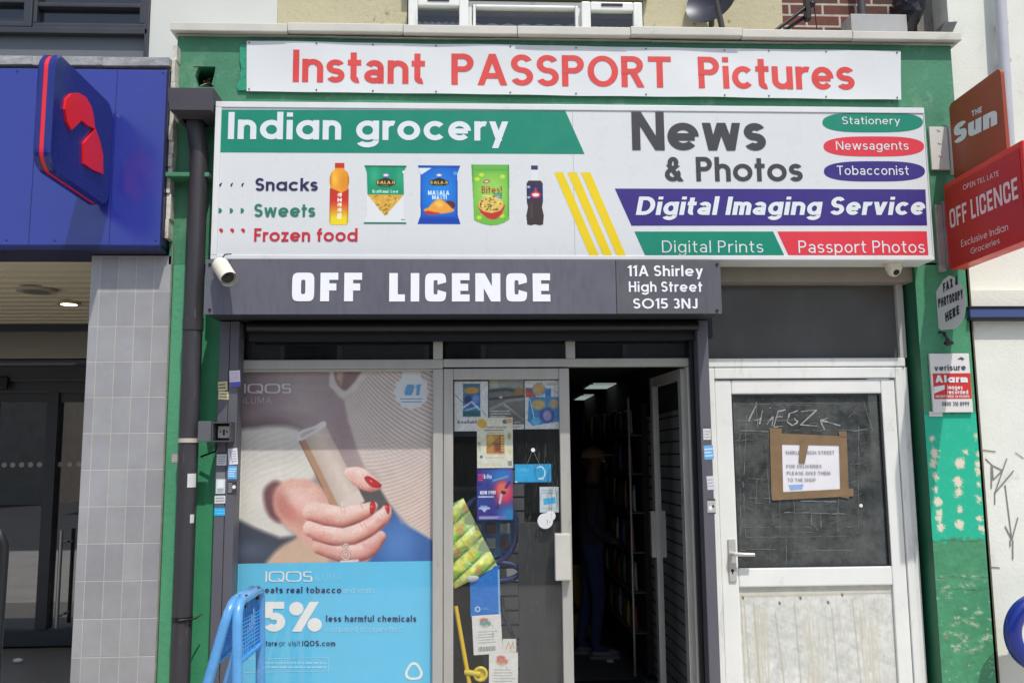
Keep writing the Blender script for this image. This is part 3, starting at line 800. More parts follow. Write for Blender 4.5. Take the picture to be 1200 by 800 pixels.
# ================================================================== left neighbour
nb2 = thing("neighbouring_shop", "shop on the left with blue fascia, grey tiled pier and recessed glass doors", "building", (-3.4, 1.4, 0))
YB = -.10
fx1 = xat(192, 180, YB); fz0, fz1 = zat(100, 288, YB), zat(100, 81, YB)
b = MB(); b.box(-7, fx1, YB, .25, fz0, fz1, .006)
b.build("fascia", mat("blue_gloss_panel", (40, 52, 146), .2, var=.02, coat=1.0), nb2)
b = MB()
for px in (133, 40): x_ = xat(px, 180, YB); b.box(x_-.0015, x_+.0015, YB-.0012, YB-.0002, fz0+.004, fz1-.004)
for px in (14, 70, 187):
    for z_ in (fz0+.03, fz1-.02): b.disc((xat(px, 180, YB), YB-.0015, z_), .006, n=8)
b.build("seams_and_screws", mat("dark_seam", (30, 34, 84), .4), nb2)
b = MB(); b.box(-7, fx1+.01, YB-.012, .2, fz0-.03, fz0-.001, .003); b.box(fx1+.001, fx1+.014, YB-.01, .2, fz0, fz1)
b.build("fascia_trim", mat("navy_trim", (16, 20, 66), .35), nb2)
b = MB(); b.box(-7, xat(200, 77, YB+.02), YB+.03, .3, fz1+.001, zat(100, 72, YB)); b.build("flashing_board", mat("grey_board", (120, 122, 124), .6, var=.1), nb2)
b = MB(); xx = -7
zf = zat(100, 76, YB)
while xx < xat(199, 70, YB):
    e = min(xx + .35 + .4*random.random(), xat(199, 70, YB)); dz = .008*random.random(); h_ = .03*random.random()
    b.prism([(xx, YB-.005-h_*.3, zf-dz-h_*.5), (e, YB-.005, zf-dz), (e, YB-.012, zf+.045+dz), (xx, YB-.012, zf+.045)], (0, .3, .02)); xx = e+.002
b.build("lead_flashing", M_lead, nb2)
# upper floor: white wall and dark windows
b = MB(); b.box(xat(176, 30, YU), ux(325)-.001, YU-.004, YU+.25, 3.0, 8); b.build("upper_wall", mat("white_render_clean", (208, 210, 202), .8, var=.04, vscale=3), nb2)
b = MB()
X0, X1, Z0, Z1 = R(0, 42, 170, 64, YU+.03)
b.box(-7, X1, YU+.03, YU+.2, Z0-.3, Z1); b.build("spandrel_panel", mat("mid_grey_panel", (104, 108, 112), .45, var=.04), nb2)
f = MB()
zq = lambda py: zat(90, py, YU)
f.box(-7, xat(175, 20, YU), YU-.02, YU+.2, zq(41), zq(34), .005); f.box(xat(171, 20, YU), xat(176, 20, YU), YU-.02, YU+.2, zq(70), 6, .005)
f.box(xat(29, 20, YU), xat(39, 20, YU), YU-.02, YU+.2, zq(34)+.001, 6, .006)
f.box(-7, xat(29, 20, YU)-.001, YU-.01, YU+.2, zq(33), zq(27), .006)
f.box(xat(39, 20, YU)+.001, xat(171, 20, YU)-.001, YU-.01, YU+.2, zq(37), zq(28), .006); f.box(xat(39, 20, YU)+.001, xat(44, 20, YU), YU-.01, YU+.2, zq(28), 6, .005)
f.box(xat(164, 20, YU), xat(171, 20, YU)-.001, YU-.01, YU+.2, zq(28), 6, .005); f.box(xat(44, 20, YU), xat(164, 20, YU), YU-.008, YU+.2, zq(9), zq(4), .006)
f.box(-7, xat(29, 20, YU), YU-.008, YU+.2, zq(5), zq(-2), .006)
wo = f.build("window_frame", M_anth, nb2)
q = MB(); q.box(-7, xat(170, 20, YU), YU+.04, YU+.06, zq(33), 6); q.build("pane", mat("dark_window_glass", (40, 44, 48), .06, var=.02, spec=.8), wo)
# tiled pier
m, t, p = new_mat("pier_tiles")
N, L = t.nodes, t.links
tc = N.new("ShaderNodeTexCoord"); mp = N.new("ShaderNodeMapping"); mp.inputs["Rotation"].default_value = (math.pi/2, 0, 0)
L.new(tc.outputs["Object"], mp.inputs[0])
bt = N.new("ShaderNodeTexBrick"); L.new(mp.outputs[0], bt.inputs[0]); bt.offset = 0
bt.inputs["Color1"].default_value = lin((166, 166, 167)); bt.inputs["Color2"].default_value = lin((152, 152, 154)); bt.inputs["Mortar"].default_value = lin((190, 186, 176))
bt.inputs["Scale"].default_value = 1; bt.inputs["Brick Width"].default_value = .1035; bt.inputs["Row Height"].default_value = .2058
bt.inputs["Mortar Size"].default_value = .0032; bt.inputs["Mortar Smooth"].default_value = .3
p.inputs["Roughness"].default_value = .32
nd = N.new("ShaderNodeTexNoise"); nd.inputs["Scale"].default_value = 2.2; nd.inputs["Detail"].default_value = 9; nd.inputs["Roughness"].default_value = .75; L.new(tc.outputs["Object"], nd.inputs["Vector"])
rd_ = N.new("ShaderNodeMapRange"); rd_.inputs[1].default_value, rd_.inputs[2].default_value = .35, .7; rd_.inputs[3].default_value, rd_.inputs[4].default_value = 1.06, .80; L.new(nd.outputs[0], rd_.inputs[0])
sc_ = N.new("ShaderNodeVectorMath"); sc_.operation = 'SCALE'; L.new(bt.outputs[0], sc_.inputs[0]); L.new(rd_.outputs[0], sc_.inputs["Scale"]); L.new(sc_.outputs[0], p.inputs["Base Color"])
nz = N.new("ShaderNodeTexNoise"); nz.inputs["Scale"].default_value = 3; L.new(tc.outputs["Object"], nz.inputs["Vector"])
mr = N.new("ShaderNodeMapRange"); mr.inputs[3].default_value, mr.inputs[4].default_value = .2, .55; L.new(nz.outputs[0], mr.inputs[0]); L.new(mr.outputs[0], p.inputs["Roughness"])
bp = N.new("ShaderNodeBump"); bp.inputs["Strength"].default_value = .6; bp.inputs["Distance"].default_value = .004; bp.invert = True
L.new(bt.outputs["Fac"], bp.inputs["Height"]); L.new(bp.outputs[0], p.inputs["Normal"])
M_tile = m
tx0, tx1 = xat(107, 310), xat(202, 310)
b = MB(); b.box(tx0, tx1-.004, .0, 3.1, 0, fz0-.034, .004); b.build("tiled_pier", M_tile, nb2)
b = MB()
zz = zat(196, 283)
while zz < zat(200, 75):
    e = zz + .05 + .12*random.random(); b.box(fx1+.016, xat(203, 180, -.07)-.008*random.random(), -.065-.02*random.random(), .2, zz, e-.002, .004); zz = e
b.build("exposed_edge", mat("chipped_plaster", (206, 200, 186), .85, var=.35, vscale=14, dirt=(140, 104, 76), dscale=8, dlo=.58, dhi=.68), nb2)
b = MB(); b.box(tx1-.003, pl0-.002, -.012, .3, 0, zat(200, 286)); b.build("pier_edge", mat("green_grey_edge", (120, 128, 106), .8, var=.35, vscale=25), nb2)
# recess: soffit of slats, glass doors, floor
zsof = fz0-.02
yd = 2.9
b = MB(); y = -.08
while y < yd-.02:
    b.prism([(-7.5, y, zsof+.021), (-7.5, y, zsof), (-7.5, min(y+.18, yd-.01), zsof+.013), (-7.5, min(y+.18, yd-.01), zsof+.021)], (tx0-.002+7.5, 0, 0)); y += .188
b.build("slatted_soffit", mat("cream_soffit_slats", (222, 212, 184), .5, var=.05), nb2)
b = MB(); b.box(-7.5, tx0-.002, -.08, yd, zsof+.022, zsof+.05); b.build("soffit_back", M_black, nb2)
pd = lambda px, py: U(px, py, yd)
f = MB()
zf_ = .10
Z = lambda py: zat(60, py, yd)
dX1 = xat(103, 480, yd)
f.box(-7.5, dX1+.3, yd, yd+.1, Z(388), zsof+.3)
f.box(-7.5, dX1+.3, yd-.02, yd+.1, Z(460), Z(428), .01); f.box(-7.5, dX1+.3, yd-.06, yd-.021, Z(447), Z(429), .01)
f.box(-7.5, dX1+.3, yd, yd+.08, Z(757), Z(736), .01)
f.box(xat(50, 600, yd), xat(63, 600, yd), yd-.03, yd+.08, Z(736), Z(460)); f.box(xat(96, 600, yd), dX1+.3, yd-.03, yd+.08, Z(736), Z(460))
f.box(xat(63, 600, yd)+.001, xat(67, 600, yd), yd+.04, yd+.08, Z(736), Z(460)); f.box(-7.5, dX1+.3, yd, yd+.08, Z(471), Z(460)-.001)
f.box(xat(-22, 600, yd), xat(-12, 600, yd), yd-.01, yd+.08, Z(736), Z(471))
f.build("door_frame", M_anth, nb2)
b = MB(); b.box(-7.5, dX1+.3, yd+.03, yd+.04, Z(736), Z(388)); b.build("door_glass", glass("foyer_glass", tint=(140, 142, 140), dust_glare=.02, ior=2.1), nb2)
b = MB(); hx_ = xat(76, 650, yd); b.tube([(hx_, yd-.09, Z(733)), (hx_, yd-.09, Z(620))], .017, 10); b.tube([(hx_, yd-.09, Z(720)), (hx_, yd, Z(720))], .012, 8); b.tube([(hx_, yd-.09, Z(635)), (hx_, yd, Z(635))], .012, 8)
b.build("door_handle", M_steel, nb2)
for px in (3, 13, 23.5, 34, 44.5, 69, 80, 91):
    b = MB(); b.disc((xat(px, 544, yd), yd+.028, Z(544)), .023, n=14); b.build("glazing_dot", mat("frosted_dots", (170, 168, 160), .7), nb2)
b = MB(); b.box(-7.5, dX1+.6, yd+2.5, yd+2.6, 0, 3.2); b.box(dX1+.32, dX1+.4, yd+.11, yd+2.499, 0, 3.2); b.box(-7.6, -7.51, .3, yd+2.6, 0, 3.2); b.box(-7.5, dX1+.6, yd+.11, yd+2.6, 3.21, 3.3); b.build("back_wall", mat("dim_back_wall", (58, 54, 50), .8, var=.3), nb2)
b = MB(); b.box(xat(-20, 545, yd), xat(9, 545, yd), yd-.10, yd-.061, Z(456), Z(442), .01); b.build("door_sensor", M_black, nb2)
b = MB(); b.box(-4.6, -4.2, yd+.6, yd+.64, Z(418), Z(399)); b.build("pale_notice", mat("pale_green_card", (190, 200, 160), .7), nb2)
b = MB(); b.box(tx0-1.0, tx0-.15, yd+.9, yd+.96, .3, 1.55); b.build("food_poster", mat("dull_food_print", (120, 92, 66), .6, var=.6, vscale=7), nb2)
g = MB(); g.box(-7.5, tx0-.002, .35, yd+2.5, .003, zf_, .004)
o = g.build("entrance_floor", mat("dark_entrance_tiles", (132, 128, 120), .5, var=.2, vscale=5)); o["kind"] = "structure"
for px, py, lit in ((43, 339, False), (81, 354, True)):
    d = ray(px, py); t_ = (zsof - EYE.z)/d.z; P_ = EYE + d*t_
    c = thing("ceiling_light", ("small lit" if lit else "larger unlit") + " round downlight in the slatted soffit over the glass doors", "light", (P_.x, P_.y, zsof))
    r_ = .085 if lit else .13
    q = MB(); q.disc((P_.x, P_.y, zsof-.001), r_, (0, 0, -1), 28, h=.018); q.build("trim_ring", mat("soffit_light_trim", (176, 168, 150), .4), c)
    q = MB(); q.disc((P_.x, P_.y, zsof-.0205), r_*.68, (0, 0, -1), 28); q.build("lens", emis("warm_lamp", (255, 236, 205), 5) if lit else mat("dull_lens", (120, 112, 98), .4), c)
g = MB(); q = ray(21, 777); t_ = (.10-EYE.z)/q.z; P_ = EYE+q*t_
g.sphere((P_.x, P_.y, .125), .035, 8, 5, sq=(1.3, .7, .5)); solo("litter", g, M_white, "scrap of white paper lying on the recessed entrance floor", "litter")
# across the road: what the glass reflects
opp = thing("terrace_building", "brick terrace across the street, seen only mirrored in the glass", "building", (0, -24, -.1))
b = MB(); b.box(-12.5, 22, -32, -24, -.13, 6.5); b.box(-60, -17.6, -36, -28, -.13, 5.2); b.build("wall", mat("far_render", (178, 166, 150), .9, var=.2, vscale=2), opp)
b = MB(); b.prism([(-12.5, -24, 6.5), (-12.5, -28, 8.6), (-12.5, -32, 6.5)], (34.5, 0, 0)); b.prism([(-60, -28, 5.2), (-60, -32, 7.2), (-60, -36, 5.2)], (42.4, 0, 0)); b.build("roof", mat("far_slate", (70, 70, 76), .8), opp)
for i in range(3, 10):
    for z in (.6, 3.9):
        q = MB(); q.box(-25+4.7*i, -23+4.7*i, -24.0, -23.93, z, z+1.9); f_ = q.build("window", M_off, opp)
        q = MB(); q.box(-24.85+4.7*i, -23.15+4.7*i, -23.925, -23.91, z+.15, z+1.75); q.build("pane", mat("far_glass", (30, 36, 42), .1), f_)

# ================================================================== banner
def banner_wave(p):
    p = Vector(p)
    p.y -= .0022*math.sin(p.x*5.3+.6) * (1+math.sin(p.z*9)) + .0012*math.sin(p.x*11+p.z*6) + .004*math.exp(-((p.x-1.5)/.5)**2)*math.sin(p.z*12+p.x*3)
    return p
YBAN = -.022
bn = thing("banner", "long white vinyl banner with red lettering above the wide sign box", "banner", (.55, YBAN, zat(600, 112, YBAN)))
A_, B_, C_, D_ = (U(*q, YBAN) for q in ((289, 48), (1055.5, 60), (1056, 117), (289, 107)))
b = MB(); nx_, nz_ = 120, 8
vs = []
for j in range(nz_+1):
    for i in range(nx_+1):
        u, v = i/nx_, j/nz_
        X = (A_[0]*(1-u)+B_[0]*u)*(1-v) + (D_[0]*(1-u)+C_[0]*u)*v
        Z = (A_[1]*(1-u)+B_[1]*u)*(1-v) + (D_[1]*(1-u)+C_[1]*u)*v
        if j in (0, nz_): Z += .0015*math.sin(u*31+j)*math.sin(u*31*.5)
        vs.append(banner_wave((X, YBAN, Z)))
fs = [(j*(nx_+1)+i, j*(nx_+1)+i+1, (j+1)*(nx_+1)+i+1, (j+1)*(nx_+1)+i) for j in range(nz_) for i in range(nx_)]
b.add(vs, fs, 0, True); b.build("vinyl", mat("white_vinyl", (216, 219, 218), .45, var=.03, vscale=2), bn)
b = MB()
M_red_ink = mat("faded_red_ink", (214, 66, 60), .45, var=.05, vscale=6)
kw = dict(st='g', wt=.17, warp=banner_wave, lift=.002, gap=.085)
ptext(b, "Instant", 343, 96.3, 498, 58.7, YBAN, yr=98.7, **kw)
ptext(b, "PASSPORT", 529, 99.5, 787, 63, YBAN, yr=103, **kw)
ptext(b, "Pictures", 818.7, 104, 1002, 66.7, YBAN, yr=105.5, **kw)
b.build("lettering", M_red_ink, bn)
b = MB()
for i, px in enumerate((292, 371, 437, 511, 598, 675, 757, 849, 901, 968, 1051)):
    for top in (1, 0):
        u = (px-289)/767
        py = (48+12*u+2.2) if top else (107+10*u-2.2)
        X, Z = U(px, py, YBAN); b.disc(banner_wave((X, YBAN-.003, Z)), .0055, n=10)
b.build("eyelets", mat("tarnished_eyelet", (92, 84, 78), .4, metal=.5), bn)
b = MB()
q = [U(a, c, -.012) for a, c in ((281, 53), (289, 52), (289, 106), (279, 106), (278, 101), (281, 92), (283, 80), (281, 70))]
b.xz(q, -.014, -.006); solo("banner_scrap", b, mat("torn_green_sheet", (30, 150, 112), .5, var=.25, vscale=20, bump=.4), "torn green scrap nailed at the left end of the white banner", "scrap")

# ================================================================== the wide sign box
YS = -.20
sg = thing("shop_sign", "wide white box sign with coloured panels, pictured groceries and shop lettering", "sign", (.65, YS, zat(600, 305, YS)))
sx0, sx1 = xat(250, 210, YS), xat(1088.5, 215, YS)
sz0, sz1 = zat(600, 304.3, YS), zat(600, 122.3, YS)
b = MB(); b.box(sx0, sx1, YS+.004, -.002, sz0, sz1, .004)
b.build("casing", mat("white_sign_casing", (226, 226, 222), .4, var=.03, dirt=(176, 172, 160), dscale=4, dlo=.62, dhi=.85), sg)
iz0, iz1 = zat(600, 299.5, YS), zat(600, 129, YS)
ix0, ix1 = xat(257.5, 200, YS), xat(1084, 200, YS)
b = MB(); e = .006
b.box(sx0, sx1, YS-e, YS+.003, sz0, iz0, .003); b.box(sx0, sx1, YS-e, YS+.003, iz1, sz1, .003)
b.box(sx0, ix0, YS-e, YS+.003, iz0+.0005, iz1-.0005, .003); b.box(ix1+.012, sx1, YS-e, YS+.003, iz0+.0005, iz1-.0005, .003)
b.build("sign_frame", mat("white_sign_frame", (222, 224, 222), .35, var=.04, dirt=(190, 188, 178), dscale=6, dlo=.62, dhi=.8), sg)
b = MB(); b.box(ix0+.0005, ix1+.0115, YS, YS+.003, iz0+.0008, iz1-.0008)
b.build("sign_face", mat("white_sign_vinyl", (217, 220, 219), .3, var=.015), sg)
YF = YS - .0012
def pane_poly(pts, c, name, y=YF, lname=None, part_name="panel"):
    q = MB(); q.flat([U(a, d, y) for a, d in pts], y)
    return q.build(part_name, mat(name, c, .35, var=.03), sg)
C_teal, C_redp, C_purp = (8, 134, 106), (220, 56, 68), (58, 42, 124)
pane_poly([(258.5, 128.5), (662.5, 130), (685, 180.5), (258, 178.5)], C_teal, "teal_vinyl")
pane_poly([(720.5, 221), (1084.5, 222), (1086.5, 264.2), (740, 264.4)], C_purp, "purple_vinyl")
pane_poly([(743.5, 271.3), (906, 271.3), (919, 299), (756, 299)], C_teal, "teal_vinyl")
pane_poly([(911, 271.3), (1086, 271), (1088, 299), (924, 299)], C_redp, "red_vinyl")
for tl, tr, bl, br in ((649.5, 660, 691, 701.7), (665, 675.8, 707, 717.5), (680.8, 691.8, 723, 733.5)):
    pane_poly([(tl, 202), (tr, 202), (br, 299.3), (bl, 299.3)], (236, 206, 4), "yellow_vinyl", part_name="stripe")
for x0, y0, x1, y1, c, n_ in ((963.8, 131.8, 1081.6, 155.2, C_teal, "teal_vinyl"), (965, 160, 1083, 183.4, C_redp, "red_vinyl"), (965.5, 189, 1084, 212.7, C_purp, "purple_vinyl")):
    cx, cy, rx_, ry_ = (x0+x1)/2, (y0+y1)/2, (x1-x0)/2, (y1-y0)/2
    pts = []
    for i in range(48):
        t_ = 2*math.pi*i/48; f = lambda v, e: math.copysign(abs(v)**e, v)
        pts.append((cx + rx_*f(math.cos(t_), .62), cy + ry_*f(math.sin(t_), .85)))
    pane_poly(pts, c, n_, part_name="pill")
M_ink_w = mat("white_vinyl_letters", (222, 228, 228), .4)
M_ink_g = mat("charcoal_vinyl_letters", (62, 62, 64), .4)
def sline(s, xl, yb, xr, yc, m, yr=None, name="lettering", **kw):
    q = MB(); ptext(q, s, xl, yb, xr, yc, YF, yr=yr, **kw); return q.build(name, m, sg)
sline("Indian grocery", 267, 163.2, 596, 131.5, M_ink_w, yr=165.2, wt=.19, gap=.11, space=.36)
sline("News", 741, 176, 898, 131.2, M_ink_g, yr=176.6, wt=.19, gap=.07)
sline("& Photos", 779.5, 212.5, 941, 184, M_ink_g, wt=.17, gap=.09)
sline("Stationery", 987, 146, 1055, 137, M_ink_w, wt=.115, st='g', gap=.15)
sline("Newsagents", 979.8, 175.8, 1064.8, 165.6, M_ink_w, wt=.115, st='g', gap=.15)
sline("Tobacconist", 981, 205.2, 1065, 194.4, M_ink_w, wt=.115, st='g', gap=.15)
sline("Digital Imaging Service", 745, 252, 1083, 230.5, M_ink_w, wt=.2, st='g', gap=.085, shear=.21, space=.28)
sline("Digital Prints", 776, 296, 894.5, 282, M_ink_w, wt=.095, st='g', gap=.19, cut=-.2)
sline("Passport Photos", 936, 296.4, 1084, 282, M_ink_w, wt=.105, st='g', gap=.15, cut=-.2)
sline("Snacks", 299, 223.7, 372.5, 208.7, mat("navy_vinyl_letters", (44, 34, 82), .4), wt=.175, gap=.1)
sline("Sweets", 297.7, 254.2, 369.5, 238.9, mat("teal_vinyl_letters", (40, 122, 104), .4), wt=.175, gap=.1)
sline("Frozen food", 297.7, 283, 419, 267.6, mat("red_vinyl_letters", (198, 42, 58), .4), wt=.175, gap=.1)
for row, (py, m_) in enumerate(((215.2, "navy_vinyl_letters"), (247, "teal_vinyl_letters"), (270.5, "red_vinyl_letters"))):
    q = MB()
    for px in (259, 272, 284.8):
        c = U(px-1.5 if row == 1 else px+1.5, py, YF) if row < 2 else U(px-1.5, py, YF)
        a0, a1 = ((100, 225), (-90, 90), (-60, 80))[row]
        if row == 0: c = U(px+2, py+2, YF)
        pts = [(c[0] + .019*math.cos(math.radians(a0+(a1-a0)*i/10)) - (.006 if row == 1 else 0), c[1] + .016*math.sin(math.radians(a0+(a1-a0)*i/10))) for i in range(11)]
        if row == 2: pts.append((c[0]-.006, c[1]+.006))
        q.flat(pts, YF)
    q.build("bullet", _mats[m_], sg)
q = MB(); X_ = xat(672.3, 215, YS); q.box(X_-.0012, X_+.0012, YS-.0009, YS-.0001, iz0+.001, iz1-.001); q.build("seam", mat("seam_grey", (170, 172, 172), .5), sg)
# pictured groceries
M_print = printed("glossy_print", .35)
def pic(p, x0, y0, x1, y1, y=YF, parent=sg, name="picture", cut=True): return p.build(name, M_print, on_plane(x0, y0, x1, y1, y), parent, cut)
# orange drink bottle
p = Print(23, 72, 2.6, (236, 160, 34))
p.rect(6, 0, 17, 6, (196, 52, 40)); p.ell(6, 18, 3, 8, (252, 196, 70), 4, .8); p.ell(17, 22, 4, 9, (214, 130, 20), 5, .6)
p.poly([(0, 29), (8, 32), (14, 35), (23, 30), (23, 72), (0, 72)], lambda X, Y: np.stack([np.clip(196+40*((Y-34)/30), 190, 240), np.clip(48+170*np.clip((Y-44)/20, 0, 1), 40, 216), np.full(X.shape, 30.)], -1))
p.rect(0, 8, 1.4, 72, (150, 80, 10), 3, .6); p.rect(21.4, 8, 23, 72, (150, 80, 10), 3, .6)
tw, polys = stroke_polys("maaza", .11, 'g')
for _, qs in polys:
    for qd in qs: p.poly([(14.6 - 7*b_, 65 - 30*a_/tw) for a_, b_ in qd], (246, 238, 226))
p.mask([(6, 0), (17, 0), (17, 7.5), (21, 11), (23, 17), (23, 23), (21.6, 28), (22.6, 31), (22.6, 68), (21, 72), (2, 72), (.4, 68), (.4, 31), (1.4, 28), (0, 23), (0, 17), (2, 11), (6, 7.5)])
pic(p, 386, 191, 409, 263.5)
# green snack bag
p = Print(50, 68, 2.2, (224, 228, 226))
p.poly([(0, 0), (50, 0), (46, 8), (47, 34), (4, 34), (3, 8)], (20, 148, 104)); p.rect(0, 0, 50, 2, (12, 100, 72)); p.rect(0, 66, 50, 68, (30, 110, 84))
p.ell(12, 12, 5, 9, (70, 186, 140), 7, .6); p.ell(42, 14, 4, 9, (60, 176, 130), 6, .6)
p.poly([(4, 34), (47, 34), (25, 59)], (214, 168, 62))
g_ = np.random.default_rng(4)
for i in range(90):
    cx = 4+43*g_.random(); cy = 34+24*g_.random()
    if cy < 58 - abs(cx-25.5)*1.12 and cy > 35: a_ = g_.random()*3; p.line([(cx-2*math.cos(a_), cy-1.4*math.sin(a_)), (cx+2*math.cos(a_), cy+1.4*math.sin(a_))], .9, [(246, 212, 110), (130, 84, 24), (232, 184, 70)][i % 3])
p.poly([(14, 18), (25, 14), (37, 18), (37, 22), (30, 25), (20, 25), (14, 22)], (52, 40, 30)); p.write("BALAJI", 15, 21.6, 36, 3.6, (236, 200, 90), wt=.2); p.ell(25.5, 11.3, 4, 2.5, (120, 110, 170)); p.ell(25.5, 11.3, 3, 1.4, (230, 226, 236))
p.scribble(20, 22.6, 31, 24.4, 1, (180, 210, 120)); p.write("Ratlami Sev", 10, 32, 40, 3.6, (236, 244, 238), wt=.2); p.rect(45, 6, 48, 9, (235, 240, 236)); p.scribble(44, 62, 49, 64, 1, (60, 70, 70))
p.mask([(0, 0), (50, 0), (46.5, 9), (47, 58), (50, 68), (0, 68), (3.5, 58), (3, 9)]); pic(p, 426.5, 194, 476.5, 262.5)
# blue snack bag
p = Print(50, 68, 2.2, (10, 96, 196))
p.rect(0, 0, 50, 3, (24, 70, 160)); p.ell(26, 30, 18, 22, (40, 142, 226), 22, .8); p.poly([(0, 3), (16, 3), (4, 11)], (220, 230, 236)); p.rect(0, 60, 50, 68, (14, 66, 168), 5); p.line([(3, 12), (4, 58)], 1.5, (8, 60, 150), 3); p.line([(47, 12), (46, 58)], 1.5, (8, 60, 150), 3)
p.poly([(14, 18), (25, 14), (36, 18), (36, 22), (30, 24), (20, 24), (14, 22)], (38, 36, 32)); p.write("BALAJI", 15, 21.6, 35, 3.4, (226, 190, 80), wt=.2); p.ell(25, 11.3, 4, 2.4, (110, 110, 180)); p.ell(25, 11.3, 2.8, 1.3, (232, 230, 240)); p.scribble(20, 22.4, 30, 24, 1, (130, 190, 80))
p.write("MASALA", 12, 34.5, 37, 5.2, (222, 238, 246), wt=.22, sup=3); p.write("MASTI", 17, 39.6, 34, 4.6, (222, 238, 246), wt=.22, sup=3)
p.ell(37, 46, 7, 5, (92, 40, 34)); p.ell(25, 52, 18, 4, (228, 150, 60)); p.ell(17, 55, 9, 2.6, (196, 46, 36)); p.poly([(12, 51), (18, 43), (25, 39), (33, 43), (40, 51), (30, 55), (18, 54)], (238, 164, 58), 1.5, True); p.poly([(20, 45), (25, 41), (30, 46), (25, 49)], (250, 190, 90), 3, True); p.rect(42, 7, 46, 11, (120, 170, 226), op=.7)
p.mask([(0, 0), (50, 0), (46.5, 9), (47, 58), (50, 68), (0, 68), (3.5, 58), (3, 9)]); pic(p, 489.5, 194, 539.5, 262.5)
# lime stand-up pouch
p = Print(45, 71, 2.3, (112, 186, 66))
p.ell(24, 34, 18, 22, (160, 214, 90), 16, .8); p.rect(0, 0, 45, 9, (104, 180, 72), 3); p.line([(2, 6), (43, 6)], .8, (84, 160, 60)); p.rect(0, 0, 1.6, 60, (66, 140, 46), 3); p.rect(43.4, 0, 45, 60, (66, 140, 46), 3)
for cx, cy in ((7, 17), (37, 14), (9, 62), (36, 60), (12, 12), (14, 57)): p.ell(cx, cy, 3, 2.2, (206, 222, 60), 1.5)
p.ell(18, 20, 4, 2, (170, 34, 30), ang=-.2); p.ell(18, 20, 2.8, 1, (240, 220, 210), ang=-.2); p.write("Bites!", 12, 34, 36, 8.6, (168, 44, 34), wt=.18); p.scribble(14, 35.4, 23, 38, 1, (240, 240, 230)); p.rect(26.5, 34, 36, 40, (24, 140, 122)); p.scribble(28, 35, 35, 39, 2, (220, 240, 230))
p.poly([(9, 46), (38, 46), (35, 58), (27, 64), (20, 63), (12, 56)], (196, 60, 44), smooth=True); p.ell(23, 47, 15, 10, (222, 186, 92))
for i in range(70):
    a_, r_ = g_.random()*6.3, math.sqrt(g_.random()); p.ell(23+13*r_*math.cos(a_), 46+9*r_*math.sin(a_), 1.1, .9, [(240, 220, 80), (86, 110, 40), (120, 70, 36), (232, 200, 130)][i % 4])
p.poly([(8, 50), (14, 55), (24, 57), (34, 54), (38, 49), (36, 58), (29, 64), (19, 63), (11, 57)], (190, 52, 40), 1, False)
p.mask([(0, 0), (45, 0), (44.5, 64), (38, 68), (30, 70.4), (22, 71), (12, 69), (3, 65), (2, 40)]); pic(p, 552.5, 193, 597, 264)
# dark cola-like bottle
p = Print(20, 69, 2.6, (62, 48, 46))
p.rect(0, 0, 20, 5, (58, 52, 104)); p.rect(0, 5, 20, 17.5, (222, 226, 226)); p.rect(0, 22, 20, 40, (40, 46, 92), 1); p.ell(3, 25, 2, 1.4, (170, 176, 196)); p.ell(3, 37, 2, 1.4, (160, 166, 190)); p.ell(11, 34, 6, 4, (196, 50, 56)); p.ell(11, 34, 4, 2, (238, 226, 226)); p.poly([(9, 31), (10.6, 25), (12.4, 27), (12.8, 32)], (196, 60, 56)); p.line([(6, 44), (6, 60)], 1.6, (104, 88, 84), 2, .6)
p.mask([(6, 0), (14, 0), (14, 5), (14, 16), (17, 17.5), (19.4, 21), (19.4, 41), (18, 48), (20, 58), (19, 68), (15, 69), (10, 67.8), (5, 69), (1, 68), (0, 58), (2, 48), (.6, 41), (.6, 21), (3, 17.5), (6, 16), (6, 5)])
pic(p, 616.5, 194, 637, 264)

# ================================================================== roller shutter box with its board
YBD = -.30
shb = thing("shutter_box", "dark grey roller shutter box with white lettering over the shop entrance", "shutter", (0, 0, zat(540, 368, YBD)))
X0, X1, Z0, Z1 = R(240, 304.5, 845, 368, YBD)
b = MB(); b.box(X0+.006, X1-.006, YBD+.006, .045, Z0+.004, Z1-.004, .004); b.build("casing", mat("dark_box_steel", (52, 52, 58), .5), shb)
Xm = xat(722, 335, YBD)
b = MB(); b.box(X0, Xm-.0015, YBD-.002, YBD+.004, Z0, Z1, .002); b.build("board", M_grey, shb)
b = MB(); b.box(Xm+.0015, X1, YBD-.0025, YBD+.004, Z0, Z1, .002); b.build("board", mat("grey_coated_steel_b", (92, 92, 98), .42, var=.09, vscale=3, dirt=(80, 80, 84), dscale=12, dstretch=(3, 3, .6), dlo=.5, dhi=.75), shb)
M_lw = mat("white_acrylic", (240, 241, 243), .35)
q = MB()
ptext(q, "OFF", 342, 353, 424, 319.5, YBD-.003, wt=.25, st='q', sup=5, gap=.17)
ptext(q, "LICENCE", 456, 353.3, 645, 320, YBD-.003, wt=.25, st='q', sup=5, gap=.17)
q.build("lettering", M_lw, shb)
q = MB()
kw = dict(wt=.17, gap=.13, space=.3)
ptext(q, "11A Shirley", 736, 323.7, 824, 311, YBD-.0035, **kw); ptext(q, "High Street", 737, 342, 823, 329.8, YBD-.0035, **kw); ptext(q, "SO15 3NJ", 742, 361.6, 817.5, 349.6, YBD-.0035, **kw)
q.build("address_lettering", M_lw, shb)
q = MB()
for px, py in ((246, 310), (246, 363), (840, 310), (840, 364)):
    x_, z_ = U(px, py, YBD); q.disc((x_, YBD-.008, z_), .008, n=8, h=-.0045)
q.build("bolt", M_black, shb)
